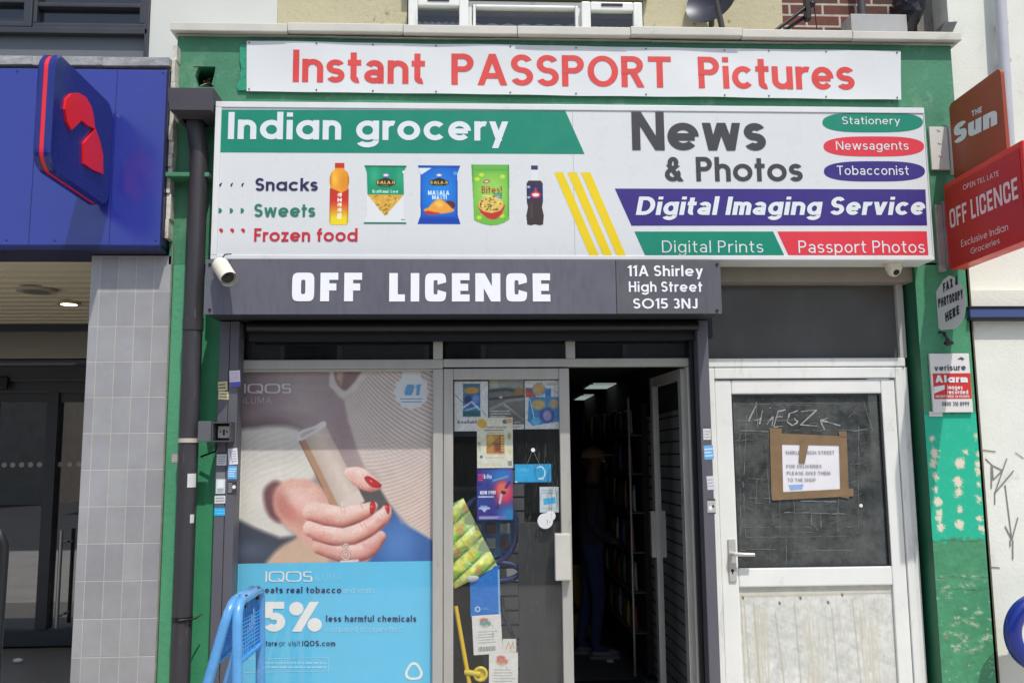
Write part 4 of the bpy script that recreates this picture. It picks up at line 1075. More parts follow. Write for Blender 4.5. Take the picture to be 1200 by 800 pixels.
b = MB(); X2, X3, Z2, Z3 = R(292, 376, 816, 397, -.02); b.tube([(X2, -.06, Z0-.035), (X3, -.06, Z0-.035)], .03, 10); b.box(X2, X3, -.02, .04, Z2-.01, Z0+.003); b.build("shutter_roll", M_black, shb)

# ================================================================== jambs (shutter guides)
def upright(px0, px1, pyref, y, y1, ztop, m, name, label, cat, split=None):
    x0_, x1_ = xat(px0, pyref, y), xat(px1, pyref, y)
    b = MB()
    if split:
        xs_ = xat(split, pyref, y); b.box(x0_, xs_-.002, y, y1, 0, ztop, .005); b.box(xs_+.001, x1_, y-.004, y1, 0, ztop, .005); b.box(xs_-.0018, xs_+.0008, y+.012, y1, 0, ztop-.01)
    else: b.box(x0_, x1_, y, y1, 0, ztop, .005)
    return solo(name, b, m, label, cat)
YJ = -.07
upright(252, 275.5, 560, YJ, .05, Z0-.002, M_jamb, "shutter_guide", "grey steel shutter guide covered in stickers left of the poster window", "guide", 264.5)
xg0, xg1 = xat(822, 560, YJ), xat(835, 560, YJ)
upright(823, 836, 560, YJ, .12, Z0-.002, M_jamb, "shutter_guide", "narrow grey shutter guide between the open doorway and the white door", "guide")
b = MB(); b.box(xat(812, 560, .04), xg0-.002, .02, .3, 0, Z0-.002); solo("guide_channel", b, M_black, "black shutter channel beside the narrow grey guide", "channel")

# ================================================================== projecting signs
XB = xat(132, 180, YB)
yn, yf = -.86, YB-.012
z0a, z1a = 3.135, 3.757
th = .085
def rrect(y0, y1, z0, z1, r, n=8):
    out = []
    for cy, cz, a0 in ((y1-r, z1-r, 0), (y0+r, z1-r, 90), (y0+r, z0+r, 180), (y1-r, z0+r, 270)):
        for i in range(n+1):
            t_ = math.radians(a0+90*i/n); out.append((cy+r*math.cos(t_), cz+r*math.sin(t_)))
    return out
bs = thing("projecting_sign", "square blue projecting sign with a red curved arrow-like emblem on the blue fascia", "sign", (XB-th/2, yf, z0a))
M_navy = mat("navy_sign_gloss", (26, 36, 118), .22, var=.02, coat=.3)
for xa, xb_, nm in ((XB-.031, XB, "sign_half"), (XB-th, XB-th+.031, "sign_half")):
    b = MB()
    o_ = rrect(yn, yf, z0a, z1a, .10); i_ = rrect(yn+.010, yf-.010, z0a+.010, z1a-.010, .092)
    face, back = (xb_, xa) if xa > XB-.05 else (xa, xb_)
    dx = .010 if face > back else -.010
    n_ = len(o_)
    vs = [(back, y, z) for y, z in o_] + [(face-dx, y, z) for y, z in o_] + [(face, y, z) for y, z in i_]
    fs = [(i, (i+1) % n_, n_+(i+1) % n_, n_+i) for i in range(n_)] + [(n_+i, n_+(i+1) % n_, 2*n_+(i+1) % n_, 2*n_+i) for i in range(n_)] + [list(range(2*n_, 3*n_)), list(range(n_))]
    b.add(vs, fs); b.build(nm, M_navy, bs)
b = MB(); b.prism([(XB-th+.031, y, z) for y, z in rrect(yn+.004, yf-.004, z0a+.004, z1a-.004, .098)], (th-.062, 0, 0))
b.build("edge_strip", mat("red_edge_strip", (226, 44, 56), .35), bs)
em = [[(76.5,128),(78,116),(84,110),(93,109),(101,114),(107,124),(110,136),(111.5,151),(104,148),(96,141),(90,147),(84,152.5),(79,143)], [(112,150.5),(117.5,166),(121,182),(121,204),(109,199),(99,192),(98.5,168),(105,160)]]
b = MB()
for e_ in em:
    q = [UX(a, c, XB+.012) for a, c in e_]
    cy_, cz_ = sum(p_[0] for p_ in q)/len(q), sum(p_[1] for p_ in q)/len(q)
    b.prism([(XB+.012, cy_+(y-cy_)*1.0, cz_+(z-cz_)*1.0) for y, z in q], (-.014, 0, 0))
b.build("emblem", mat("red_acrylic", (240, 34, 30), .3), bs)
b = MB(); b.box(XB-.06, XB-.02, yf-.002, YB-.0005, z0a+.12, z1a-.12); b.build("mounting_plate", M_navy, bs)

# red off-licence box sign
XR = xat(1106, 260, -.03)
yn2, yf2, z0r, z1r, thr = -.84, -.045, 2.795, 3.325, .10
rs = thing("projecting_sign", "red projecting box sign with pale lettering about opening late, right of the wide sign", "sign", (XR+thr/2, yf2, z0r))
M_redbox = mat("red_sign_paint", (188, 20, 27), .4, var=.03)
b = MB(); b.box(XR+.004, XR+thr, yn2, yf2, z0r, z1r, .006); b.build("casing", mat("red_sign_casing", (222, 52, 44), .38, var=.03), rs)
b = MB(); b.box(XR, XR+.0035, yn2+.028, yf2-.02, z0r+.004, z1r-.034, .002); b.build("face_panel", M_redbox, rs)
def xtext(mb, s, pl, pr_, cap, X_, **kw):
    """lettering on the sign's left-hand face; ends measured on that face"""
    a, c = UX(*pl, X_), UX(*pr_, X_)
    wd = math.hypot(c[0]-a[0], c[1]-a[1])
    text(mb, s, (X_, a[0], a[1]), (0, c[0]-a[0], c[1]-a[1]), (0, 0, 1), (-1, 0, 0), wd, cap, **kw)
q = MB()
zz = lambda px, py: UX(px, py, XR)
capr = lambda t_, b_: UX(*t_, XR)[1] - UX(*b_, XR)[1]
xtext(q, "OPEN TILL LATE", (1129, 223), (1171, 206), capr((1129, 217), (1129, 223)), XR-.0006, wt=.12, gap=.14)
xtext(q, "OFF LICENCE", (1114, 268), (1194, 232), capr((1114, 245), (1114, 267.5)), XR-.0006, wt=.17, st='q', sup=4, gap=.12, space=.28)
xtext(q, "Exclusive Indian", (1127, 289.5), (1182, 269.5), capr((1127, 281), (1127, 289)), XR-.0006, wt=.11, gap=.12)
xtext(q, "Groceries", (1138, 298), (1172, 285), capr((1138, 291), (1138, 298)), XR-.0006, wt=.11, gap=.12)
q.build("lettering", mat("pale_pink_letters", (238, 208, 204), .5), rs)
b = MB(); b.box(XR-.006, XR+.03, yf2+.002, -.0015, z0r+.02, z1r-.1); b.box(XR-.05, XR-.0065, -.035, -.0015, z0r-.005, z1r-.12, .004); b.build("bracket", mat("galvanised_bracket", (170, 172, 168), .45, metal=.5, var=.2, vscale=10), rs)
# orange newspaper sign above it
XO = xat(1112, 150, -.03)
yn3, yf3 = -.70, -.08
q0 = UX(1112, 124, XO); q1 = UX(1172, 78, XO)
z1o = (q0[1]+q1[1])/2; z0o = z1r - .02
os_ = thing("projecting_sign", "rust orange projecting sign with slanted white newspaper title above the red box", "sign", (XO, yf3, z0o))
b = MB(); b.prism([(XO, y, z) for y, z in rrect(UX(1172, 78, XO)[0], UX(1112, 124, XO)[0], z0o+.0, z1o, .035)], (.02, 0, 0))
b.build("sign_panel", mat("rust_orange_sign", (156, 68, 38), .45, var=.05), os_)
q = MB()
xtext(q, "Sun", (1118, 170), (1169, 145.5), capr((1118, 143), (1118, 167)), XO-.0008, wt=.26, st='g', gap=.06, shear=.12, sup=2.4)
xtext(q, "THE", (1139, 137), (1151, 131.5), capr((1139, 130), (1139, 137)), XO-.0008, wt=.2, st='g', shear=.12)
q.build("lettering", M_ink_w, os_)
b = MB(); b.box(XO+.002, XO+.03, UX(1112, 124, XO)[0]+.002, -.002, z0o+.1, z1o-.12); b.box(XO-.12, XO-.005, -.02, -.002, zat(1098, 200), zat(1098, 150), .003)
for z_ in np.linspace(zat(1098, 198), zat(1098, 153), 4): b.disc((XO-.06, -.024, z_), .012, n=8, h=-.004)
b.build("bracket", M_off, os_)

# round-ended notice and alarm sign on the right pilaster
yv = -.012
b = MB()
X0, X1, Z0f, Z1f = R(1102, 324, 1130, 386, -.06); X1 = X0 + (X1-X0)*.70
fx = thing("notice_board", "small pale oval notice with black lettering about photocopying on the green pilaster", "sign", ((X0+X1)/2, -.05, Z0f))
cx, cz = (X0+X1)/2, (Z0f+Z1f)/2; rx_, rz_ = (X1-X0)/2, (Z1f-Z0f)/2
pts = [(X0, Z0f+.012), (X0+.01, Z0f)] + [(X0+.045 + (X1-X0-.045)*math.cos(a_), cz + rz_*math.sin(a_)) for a_ in np.linspace(-1.5, 1.5, 24)] + [(X0+.03, Z1f-.02), (X0, Z1f-.085)]
tiltv = lambda p_: Vector((p_[0], -.02 - (p_[0]-X0)*1.3 , p_[2]))
b.add([tiltv((x, 0, z)) for x, z in pts] + [tiltv((x, 0, z)) + Vector((.006, .008, 0)) for x, z in pts],
      [list(range(len(pts))), list(range(len(pts), 2*len(pts)))[::-1]] + [(i, (i+1) % len(pts), len(pts)+(i+1) % len(pts), len(pts)+i) for i in range(len(pts))])
b.build("board", mat("grubby_white_board", (190, 190, 184), .5, var=.08), fx)
q = MB()
for s, dz, x_a, x_b in (("FAX &", .80, .26, .80), ("PHOTOCOPY", .52, .05, .93), ("HERE", .24, .26, .76)):
    wd = (X1-X0)
    a_ = tiltv((X0+wd*x_a, 0, Z0f+(Z1f-Z0f)*(dz-.10))); c_ = tiltv((X0+wd*x_b, 0, Z0f+(Z1f-Z0f)*(dz+.02)))
    d_ = c_-a_; text(q, s, a_, d_, (0, 0, 1), Vector((-.79, -.61, 0)), d_.length, .055, wt=.26, st='gq', sup=3, gap=.12)
q.build("lettering", M_black, fx)
b = MB(); x_, z_ = U(1108, 400, -.03); b.tube([(x_-.02, -.001, z_+.06), (x_-.015, -.06, z_+.05), (x_-.012, -.07, z_-.03)], .006, 8); b.sphere((x_+.008, -.05, z_-.012), .02, 10, 8, sq=(1.6, 1, .8)); b.tube([(x_+.01, -.002, z_+.05), (x_+.012, -.05, z_)], .006, 8)
solo("bracket", b, M_black, "small black bracket on the green pilaster between the oval notice and the alarm sign", "bracket")
X0, X1, Z0v, Z1v = R(1091.5, 414, 1138, 483, -.02)
al = thing("alarm_sign", "white and red alarm warning sign fixed on the right green pilaster", "sign", ((X0+X1)/2, -.02, Z0v))
b = MB(); b.box(X0, X1, -.02, -.003, Z0v, Z1v, .003); b.build("plate", mat("white_sign_plate", (222, 220, 214), .4, var=.05), al)
yq = -.0206
b = MB(); b.flat([U(a_, c_, yq) for a_, c_ in ((1093, 437.5), (1137, 437), (1139, 467), (1095, 467.5))], yq); b.build("red_band", mat("alarm_red", (206, 52, 44), .4), al)
q = MB(); ptext(q, "verisure", 1095, 434.5, 1132, 427.5, yq, yr=433.5, wt=.18, gap=.12); ptext(q, "0800 310 8999", 1104, 475.5, 1136, 470.5, yq, wt=.16)
q2 = [U(a_, c_, yq) for a_, c_ in ((1122, 421), (1126, 418), (1130, 420), (1127, 424), (1128, 421.5), (1125, 421))]; q.flat(q2, yq-.001)
q.build("dark_lettering", mat("slate_ink", (70, 74, 84), .5), al)
q = MB(); ptext(q, "Alarm", 1096, 448, 1134, 439.5, yq-.001, wt=.24, gap=.11); ptext(q, "Images", 1110, 456, 1128, 451, yq-.001, wt=.2); ptext(q, "recorded", 1110, 461.5, 1134.5, 456.5, yq-.001, wt=.2); ptext(q, "MONITORED 24 HOURS", 1096.5, 465.8, 1136, 462.8, yq-.001, wt=.16)
q.flat([U(a_, c_, yq-.0012) for a_, c_ in ((1094.5, 453), (1107, 451), (1107, 456), (1094.5, 461))], yq-.0012); q.build("white_lettering", M_ink_w, al)
b = MB(); b.box(xat(1088, 484), xat(1104, 484)-.002, -.01, -.002, zat(1096, 488), zat(1096, 482), .003); solo("torn_paper", b, M_off, "torn scrap of white paper under the alarm sign", "scrap")
# blue ringed disc at the right edge
b = thing("roundel_sign", "white round sign with a thick dark blue rim cut by the right edge", "sign", (xat(1223, 740, -.2), -.2, zat(1223, 785, -.2)))
cx, cz = U(1223, 742, -.2); Rr = xat(1223, 742, -.2) - xat(1178, 742, -.2)
q = MB(); q.disc((cx, -.2, cz), Rr*.62, n=48, h=-.015); q.build("disc", M_white, b)
q = MB(); n_ = 64; pr_ = [(.60, -.21), (.64, -.228), (.80, -.242), (.95, -.232), (1, -.21), (1, -.18)]
vs = [(cx + Rr*a_*math.cos(2*math.pi*i/n_), y_, cz + Rr*a_*math.sin(2*math.pi*i/n_)) for a_, y_ in pr_ for i in range(n_)]
q.add(vs, [(j*n_+i, j*n_+(i+1) % n_, (j+1)*n_+(i+1) % n_, (j+1)*n_+i) for j in range(len(pr_)-1) for i in range(n_)], 0, True); q.build("rim", mat("deep_blue_gloss", (18, 40, 128), .25, coat=.3), b)
q = MB(); q.tube([(cx, -.18, cz), (cx, .02, cz)], .05, 12); q.build("mount", M_off, b)

# ================================================================== drainpipe with hopper
YP = -.09
dpp = thing("drainpipe", "dark grey drainpipe with a square hopper on the left green pilaster", "pipe", (xat(222, 700, YP), YP, 0))
hX0, hX1, hZ0, hZ1 = R(196, 103, 250, 128, -.26)
b = MB()
ztop, zmid, zbot = zat(220, 103, -.26), zat(220, 128, -.26), zat(225, 142, -.12)
cxh = xat(228, 160, YP)
top = [(hX0, -.26, ztop), (hX1, -.26, ztop), (hX1, -.002, ztop), (hX0, -.002, ztop)]
mid = [(hX0+.012, -.25, zmid), (hX1-.012, -.25, zmid), (hX1-.012, -.002, zmid), (hX0+.012, -.002, zmid)]
bot = [(cxh-.06, YP-.06, zbot), (cxh+.06, YP-.06, zbot), (cxh+.06, YP+.06, zbot), (cxh-.06, YP+.06, zbot)]
for a_, c_ in ((top, mid), (mid, bot)): b.add(a_+c_, [(i, (i+1) % 4, 4+(i+1) % 4, 4+i) for i in range(4)])
b.add(top, [(0, 1, 2, 3)]); b.build("hopper", M_iron_d, dpp)
path = []
for px, py in ((230, 140), (231, 200), (228, 300), (225.5, 400), (222, 515), (218.5, 600), (215.5, 700), (213, 800)):
    x_, z_ = U(px, py, YP); path.append((x_, YP, z_))
xp = path[3][0]
path[0] = (cxh, YP, zbot+.02)
path = [(cxh, YP, zbot+.02), (xp, YP, zbot-.2), (xp, YP, 0.0)]
b = MB(); b.tube(path, .053, 20); b.build("pipe", M_iron, dpp)
for py, m_ in ((380, M_iron), (516, mat("cream_collar", (186, 180, 164), .5)), (724, M_black)):
    z_ = zat(222, py, YP); b = MB(); hgt = .035 if py == 380 else .012
    b.tube([(xp, YP, z_-hgt), (xp, YP, z_+hgt)], .058 if py != 724 else .056, 20)
    b.box(xp-.02, xp+.02, YP+.05, -.001, z_-hgt, z_+hgt); b.build("collar", m_, dpp)
b = MB(); x_, z_ = U(219, 330, -.02); b.box(x_-.012, x_+.012, -.02, -.001, z_-.14, z_+.1, .004); b.sphere((x_, -.02, z_-.12), .014, 8, 6); b.build("wall_bracket", mat("flaked_metal", (170, 164, 156), .6, var=.4, vscale=30), dpp)
b = MB(); z_ = zat(222, 724, YP); b.tube([(xp, YP-.062, z_), (xp+.05, YP-.05, z_+.002), (xp+.075, YP, z_-.0), (xp+.10, YP+.02, z_+.02)], .005, 6); b.tube([(xp+.055, YP-.03, z_), (xp+.04, YP+.0, z_-.12)], .004, 6); b.build("cable_tie", M_black, dpp)

# ================================================================== cameras
def bullet_camera():
    x_, z_ = U(261, 313, YBD)
    o = thing("security_camera", "white bullet security camera on the left end of the grey shutter board", "camera", (x_, YBD, z_))
    mw = mat("cream_camera_plastic", (224, 220, 200), .4)
    b = MB(); b.tube([(x_-.005, YBD-.003, z_+.012), (x_-.005, YBD-.03, z_+.012)], .035, 18); b.tube([(x_-.003, YBD-.03, z_+.01), (x_, YBD-.07, z_+.005)], .016, 12); b.build("base", mw, o)
    d = Vector((.46, -.58, -.60)).normalized(); s = Vector((x_-.01, YBD-.035, z_+.015))
    b = MB(); b.tube([s, s+d*.012, s+d*.15, s+d*.155], [.036, .042, .042, .038], 22); b.build("body", mw, o)
    up_ = Vector((.1, .2, 1)); up_ = (up_ - d*up_.dot(d)).normalized()
    b = MB(); b.tube([s+d*.02, s+d*.02+d*.158], [.0455, .0455], 22, cap=False); b.build("sunshield", mw, o)
    b = MB(); b.disc(s+d*.1555, .036, d, 20); b.tube([s+d*.15, s+d*.16], [.018, .016], 14); b.build("lens", mat("black_lens", (12, 12, 14), .1), o)
    b = MB(); b.tube([(x_-.005, YBD-.01, z_+.04), (x_+.02, YBD-.04, z_+.062), (x_+.05, YBD-.02, z_+.07)], .004, 6); b.build("cable", M_black, o)
bullet_camera()
x_, z_ = U(1041, 318, -.03)
o = thing("security_camera", "small cream dome camera under the right end of the wide sign", "camera", (x_, -.03, z_))
zq_ = sz0 - .001
b = MB(); b.tube([(x_, -.10, zq_), (x_, -.10, zq_-.035)], [.05, .048], 20); b.build("base", mat("cream_camera_plastic", (224, 220, 200), .4), o)
b = MB(); b.sphere((x_, -.10, zq_-.036), .042, 18, 10); b.build("dome", mat("cream_camera_plastic", (224, 220, 200), .4), o)
b = MB(); b.sphere((x_, -.125, zq_-.054), .02, 12, 8); b.build("lens", mat("black_lens", (12, 12, 14), .1), o)

# ================================================================== shopfront
YW, YG = .05, .085
sf = thing("shopfront", "weathered aluminium shopfront with a poster window, a closed leaf and an open door", "shopfront", (0, YW, 0))
zA, zB = zat(500, 432, YW), zat(500, 420.8, YW)          # transom bar
ztp = zat(500, 396, YW)
xw0, xw1 = xat(283.5, 560, YW), xat(507, 560, YW)
xm1 = xat(519, 560, YW); xd0 = xm1 + .003; xr_ = xat(669, 560, YW)
xj0, xj1 = xat(806, 480, YW), xat(814, 480, YW)
b = MB()
b.box(xw0-.02, xm1, YW+.001, YW+.07, zA+.002, zB, .006); b.box(xw0-.02, xw1, YW+.012, YW+.06, zA-.012, zA+.001, .003)
b.box(xm1+.001, xj1, YW+.001, YW+.07, zat(640, 429.5, YW), zat(640, 420, YW), .006)
b.box(xw1, xm1-.0, YW, YW+.07, 0, zA-.0, .006); b.box(xw1+.001, xm1-.002, YW, YW+.07, zB+.001, ztp, .006)
b.box(xat(663, 410, YW), xat(674, 410, YW), YW, YW+.07, zat(640, 420, YW)+.001, ztp, .005)
b.box(xj0, xj1, YW, YW+.09, 0, zat(640, 429.5, YW)-.001, .006)
b.build("frame", M_alu, sf)
b = MB(); b.box(xw0-.02, xj1+.02, YW+.006, YW+.07, ztp+.001, ztp+.10); b.build("head_frame", M_black, sf)
for x0_, x1_, nm in ((287, 505, 0), (525, 662, 1), (676, 808, 2)):
    b = MB(); X0, X1, Z0, Z1 = R(x0_-3, 396, x1_+3, 421, YG); b.sheet([(X0, YG, Z0), (X1, YG, Z0), (X1, YG, Z1), (X0, YG, Z1)]); b.build("transom_pane", G_dark, sf)
b = MB(); X0, X1, Z0, Z1 = R(283, 434, 508, 720, YG); b.sheet([(X0, YG, 0), (X1, YG, 0), (X1, YG, Z1), (X0, YG, Z1)]); b.build("window_pane", G_poster, sf)
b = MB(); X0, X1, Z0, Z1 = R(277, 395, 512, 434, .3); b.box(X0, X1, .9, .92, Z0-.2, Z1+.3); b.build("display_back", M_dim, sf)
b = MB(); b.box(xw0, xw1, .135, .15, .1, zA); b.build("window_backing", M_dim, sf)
# closed leaf
zD = zat(590, 431.5, YW); zD2 = zat(590, 444, YW); zDb = .10
b = MB()
s0, s1, s2, s3 = xd0, xat(531, 560, YW), xat(657, 560, YW), xr_
b.box(s0, s1, YW+.004, YW+.054, 0.02, zD, .005); b.box(s2, s3, YW+.004, YW+.054, 0.02, zD, .005)
b.box(s1+.0005, s2-.0005, YW+.006, YW+.054, zD2, zD, .005); b.box(s1+.0005, s2-.0005, YW+.006, YW+.054, 0.02, .2, .005)
door = b.build("door", M_alu, sf)
b = MB(); b.sheet([(s1, YG, .2), (s2, YG, .2), (s2, YG, zD2), (s1, YG, zD2)]); b.build("pane", G_shop, door)
X0, X1, Z0, Z1 = R(650.5, 625, 669, 680, -.0); b = MB(); b.box(X0, X1, -.004, YW+.003, Z0, Z1, .008); b.build("handle", mat("ivory_handle_plate", (196, 194, 184), .4, var=.08, vscale=8), door)
# open leaf: swung inwards, hinged at the right jamb
hp = Vector((xj0-.004, YW+.06, 0)); ang = math.radians(94)
dv = Vector((math.cos(ang), math.sin(ang), 0)); dn = Vector((dv.y, -dv.x, 0)); dw = .70
def leafbox(mb, u0, u1, t0, t1, z0, z1, mi=0):
    c = [hp + dv*u + dn*t for u, t in ((u0, t0), (u1, t0), (u1, t1), (u0, t1))]
    mb.prism([(p_.x, p_.y, z0) for p_ in c], (0, 0, z1-z0), mi)
b = MB()
leafbox(b, 0, .06, -.02, .02, .02, zD); leafbox(b, dw-.06, dw, -.02, .02, .02, zD); leafbox(b, .0605, dw-.0605, -.018, .018, zD2, zD); leafbox(b, .0605, dw-.0605, -.018, .018, .02, .2)
od = b.build("door", M_alu_lite, sf)
b = MB(); c = [hp+dv*.06, hp+dv*(dw-.06)]; b.sheet([(c[0].x, c[0].y, .2), (c[1].x, c[1].y, .2), (c[1].x, c[1].y, zD2), (c[0].x, c[0].y, zD2)]); b.build("pane", G_shop, od)
for t_ in (-.05, .05):
    b = MB(); leafbox(b, dw-.05, dw-.01, min(t_, .02 if t_ > 0 else -.02), max(t_, .02 if t_ > 0 else -.02), 1.03, 1.33); b.build("handle", M_steel, od)

# ================================================================== window posters
YP1 = .10
# photograph of a hand holding a small rounded case
ox, oy = 278.0, 433.0
W_, H_ = 230.0, 227.0
p = Print(W_, H_, 1.45, (176, 158, 156))
q = lambda *pts: [(a_-ox, c_-oy) for a_, c_ in pts]
p.ell(20, 20, 70, 50, (140, 122, 124), 60); p.ell(110, 60, 30, 80, (160, 140, 140), 40, .7); p.ell(70, 40, 34, 60, (196, 180, 176), 50, .7); p.ell(10, 62, 60, 12, (150, 130, 130), 14)
p.poly(q((278, 497), (310, 492), (345, 500), (368, 520), (366, 530), (340, 510), (300, 503), (278, 506)), (112, 96, 98), 12, True, .8)
p.poly(q((272, 514), (300, 502), (330, 500), (352, 506), (366, 522), (372, 548), (362, 566), (335, 572), (314, 588), (318, 602), (336, 618), (345, 628), (325, 629), (300, 618), (272, 600)), (228, 224, 212), 7, True)
p.ell(40, 98, 50, 14, (206, 202, 194), 16, .6)
sl_ = np.clip(.5-p.sd(q((278, 516), (300, 504), (335, 502), (360, 520), (366, 548), (350, 566), (322, 566), (312, 590), (330, 615), (300, 610), (278, 598)))/8, 0, 1)*.018
p.c = p.c*(1 + (sl_*np.sin((p.X*.5+p.Y*.9+4*np.sin(p.X/14))/1.05))[..., None]); p.ell(30, 150, 26, 20, (238, 234, 222), 18, .7)
# dark clothes lower left, beige blur, blue denim
p.poly(q((270, 602), (300, 618), (330, 630), (348, 628), (338, 668), (270, 668)), (62, 68, 82), 6, False); p.ell(18, 210, 18, 9, (86, 98, 122), 14, .8)
p.poly(q((316, 668), (322, 648), (345, 632), (372, 630), (384, 668)), (214, 182, 154), 6, True)
p.poly(q((424, 570), (440, 574), (462, 600), (470, 614), (512, 636), (512, 668), (428, 668), (446, 632)), (58, 104, 168), 5, False); p.ell(188, 205, 18, 22, (88, 140, 204), 24, .8)
p.poly(q((424, 568), (446, 574), (460, 590), (456, 606), (440, 600), (420, 590)), (92, 88, 88), 5, True)
# ribbed sweater
p.poly(q((385, 428), (385, 452), (394, 464), (402, 470), (406, 492), (418, 528), (428, 552), (444, 572), (456, 592), (480, 618), (516, 640), (516, 428)), (214, 200, 190), 4, False)
sw = np.clip(.5 - p.sd(q((404, 462), (407, 492), (420, 530), (430, 552), (446, 572), (458, 592), (482, 616), (516, 636), (516, 428), (430, 428)))/3, 0, 1)
Xp, Yp = p.X+ox, p.Y+oy
gx = 70*(1-np.exp(-np.clip(Xp-404, 0, None)/52.0)) + .30*(Xp-404)
ph_ = (Yp-gx)/5.6
lower = np.clip((Yp-505-(Xp-430)*.1)/40, 0, 1)
ph2 = (Yp + .35*(Xp-440) + .004*(Xp-470)**2)/4.6
rib = (1-lower)*np.sin(2*np.pi*ph_) + lower*.75*np.sin(2*np.pi*ph2)
amp = sw*(.4+.6*np.clip((Xp-412)/40, 0, 1))
rib = np.sign(rib)*np.abs(rib)**1.5 + .35*np.sin(2*np.pi*Xp/2.9+3*np.sin(ph_*6.283))*(1-np.abs(rib)); p.c = p.c*(1 + (.12*rib-.02)[..., None]*amp[..., None]*np.array([1, 1.06, 1.1]))
warmth = np.clip((Yp-520)/80, 0, 1)*sw*.5
p.c = p.c*(1-warmth[..., None]) + np.array((228, 198, 182))*warmth[..., None]*(1+.09*rib[..., None])
p.line(q((388, 430), (387, 450), (400, 462), (412, 456), (424, 440), (432, 430)), 7, (222, 212, 204), 3)
p.poly(q((392, 428), (391, 446), (401, 458), (410, 452), (420, 438), (424, 428)), (146, 118, 114), 3, True); p.poly(q((392, 428), (392, 442), (398, 452), (402, 428)), (196, 166, 150), 4)
p.poly(q((430, 552), (446, 560), (440, 574), (430, 566)), (200, 176, 166), 6, True, .5)
# the case
dev = q((347, 514), (352, 520), (388, 590), (396, 595), (420, 592), (427, 588), (380, 497), (374, 496))
p.poly(q((346, 513), (352, 521), (390, 596), (399, 596), (358, 516)), (190, 146, 114), 2.2); p.poly(q((357, 516), (379, 497), (427, 589), (418, 595), (398, 596)), lambda X, Y: np.clip(np.array((228, 212, 196.)) - 20*np.clip(np.abs((X+ox-390)-(Y+oy-545)*.52)/14, 0, 1.4)[..., None], 0, 255), 2)
p.poly(q((400, 595), (399, 590), (420, 575), (427, 588), (419, 595)), (228, 212, 198), 2)
p.poly(q((345.5, 514), (352, 505), (365, 501), (377, 494.5), (381, 497.5), (377, 503), (361, 512), (350, 518)), (236, 228, 224), 1.5, True); p.poly(q((352, 509), (362, 504), (370, 503), (360, 510), (352, 514)), (206, 196, 194), 1.5, True)
p.line(q((350, 518), (389, 595)), 1, (120, 84, 64), 2)
# the hand: wrist, back of the palm, thumb, three curled fingers, nails
Lt, Md, Dk = (250, 216, 202), (233, 182, 164), (176, 100, 88)
keep = p.c.copy()
p.poly(q((310, 574), (322, 564), (334, 572), (338, 600), (330, 612), (318, 606), (311, 592)), (120, 76, 76), 6, True)
p.poly(q((322, 576), (334, 564), (350, 562), (368, 566), (386, 590), (380, 640), (366, 640), (350, 628), (332, 612), (322, 596)), (229, 178, 160), 5, True)
p.ell(352-ox, 583-oy, 20, 13, (246, 206, 192), 16, .9, ang=.5); p.ell(332-ox, 592-oy, 8, 18, (196, 120, 110), 10, .7, ang=-.4); p.ell(346-ox, 606-oy, 16, 6, (206, 134, 122), 9, .7, ang=.7)
p.ell(372-ox, 598-oy, 10, 7, (252, 222, 208), 9, .8, ang=.4); p.ell(360-ox, 622-oy, 9, 8, (228, 168, 152), 8, .8)
p.limb(q((376, 640), (404, 648), (430, 645), (446, 630)), [9, 10.5, 10.5, 7], (240, 198, 184), (222, 162, 146), (156, 84, 76), soft=1.3)
p.limb(q((366, 619), (388, 627), (412, 628), (434, 618), (449, 607), (453, 599)), [10, 11.5, 10.5, 10.5, 9, 6], Lt, Md, Dk, soft=1.3)
p.limb(q((366, 600), (386, 604), (402, 607), (418, 603), (430, 599), (437, 595)), [11, 12, 11.5, 10.5, 8.5, 6], Lt, Md, Dk, soft=1.3)
p.limb(q((409, 555), (420, 560), (432, 568), (442, 571)), [6, 11, 9.5, 5], (252, 218, 206), (240, 190, 174), (196, 118, 108), soft=1.3)
for pts, wd, op in (((380, 615), (402, 619), (422, 612), (436, 604)), 1.3, .85), (((368, 632), (392, 639), (416, 638), (438, 627), (451, 615)), 1.5, .85), (((368, 611), (378, 615), (386, 616)), 1.6, .6):
    p.line(q(*pts), wd, (132, 66, 60), 1.8, op)
for cx_, cy_, a_, l_ in ((400, 598, 1.25, 4), (404, 599, 1.3, 3.4), (424, 594, 1.2, 3), (396, 620, 1.35, 4), (424, 617, 1.0, 4), (428, 616, 1.0, 3), (446, 604, .8, 3), (402, 642, 1.4, 3.4), (428, 640, 1.2, 3), (424, 556, 1.1, 3)):
    p.line([(cx_-ox-l_*math.cos(a_), cy_-oy-l_*math.sin(a_)), (cx_-ox+l_*math.cos(a_), cy_-oy+l_*math.sin(a_))], .7, (186, 110, 98), 1.5, .55)
for cx_, cy_, rx_, ry_ in ((392, 598, 9, 3), (414, 597, 8, 2.6), (390, 621, 9, 3), (420, 620, 8, 2.6), (444, 602, 4, 3), (410, 641, 12, 2.2), (422, 555, 6, 3)): p.ell(cx_-ox, cy_-oy, rx_, ry_, (255, 232, 222), 4, .55, ang=.05)
for cx_, cy_, r_ in ((384, 611, 7), (436, 622, 6), (446, 612, 5), (378, 630, 8), (428, 606, 6), (436, 642, 7), (340, 600, 10), (436, 573, 5)): p.ell(cx_-ox, cy_-oy, r_, r_*.6, (214, 128, 116), r_, .45)
skin = np.clip(np.abs(p.c-keep).max(-1)/30, 0, 1)
g_ = np.random.default_rng(33); nz_ = g_.standard_normal(p.X.shape)
nz_ = (nz_ + np.roll(nz_, 1, 0) + np.roll(nz_, 1, 1) + np.roll(nz_, (1, 1), (0, 1)))/2
p.c = p.c*(1 + .022*(nz_*skin)[..., None]*np.array([.6, 1, 1]))
rd = (206, 34, 42)
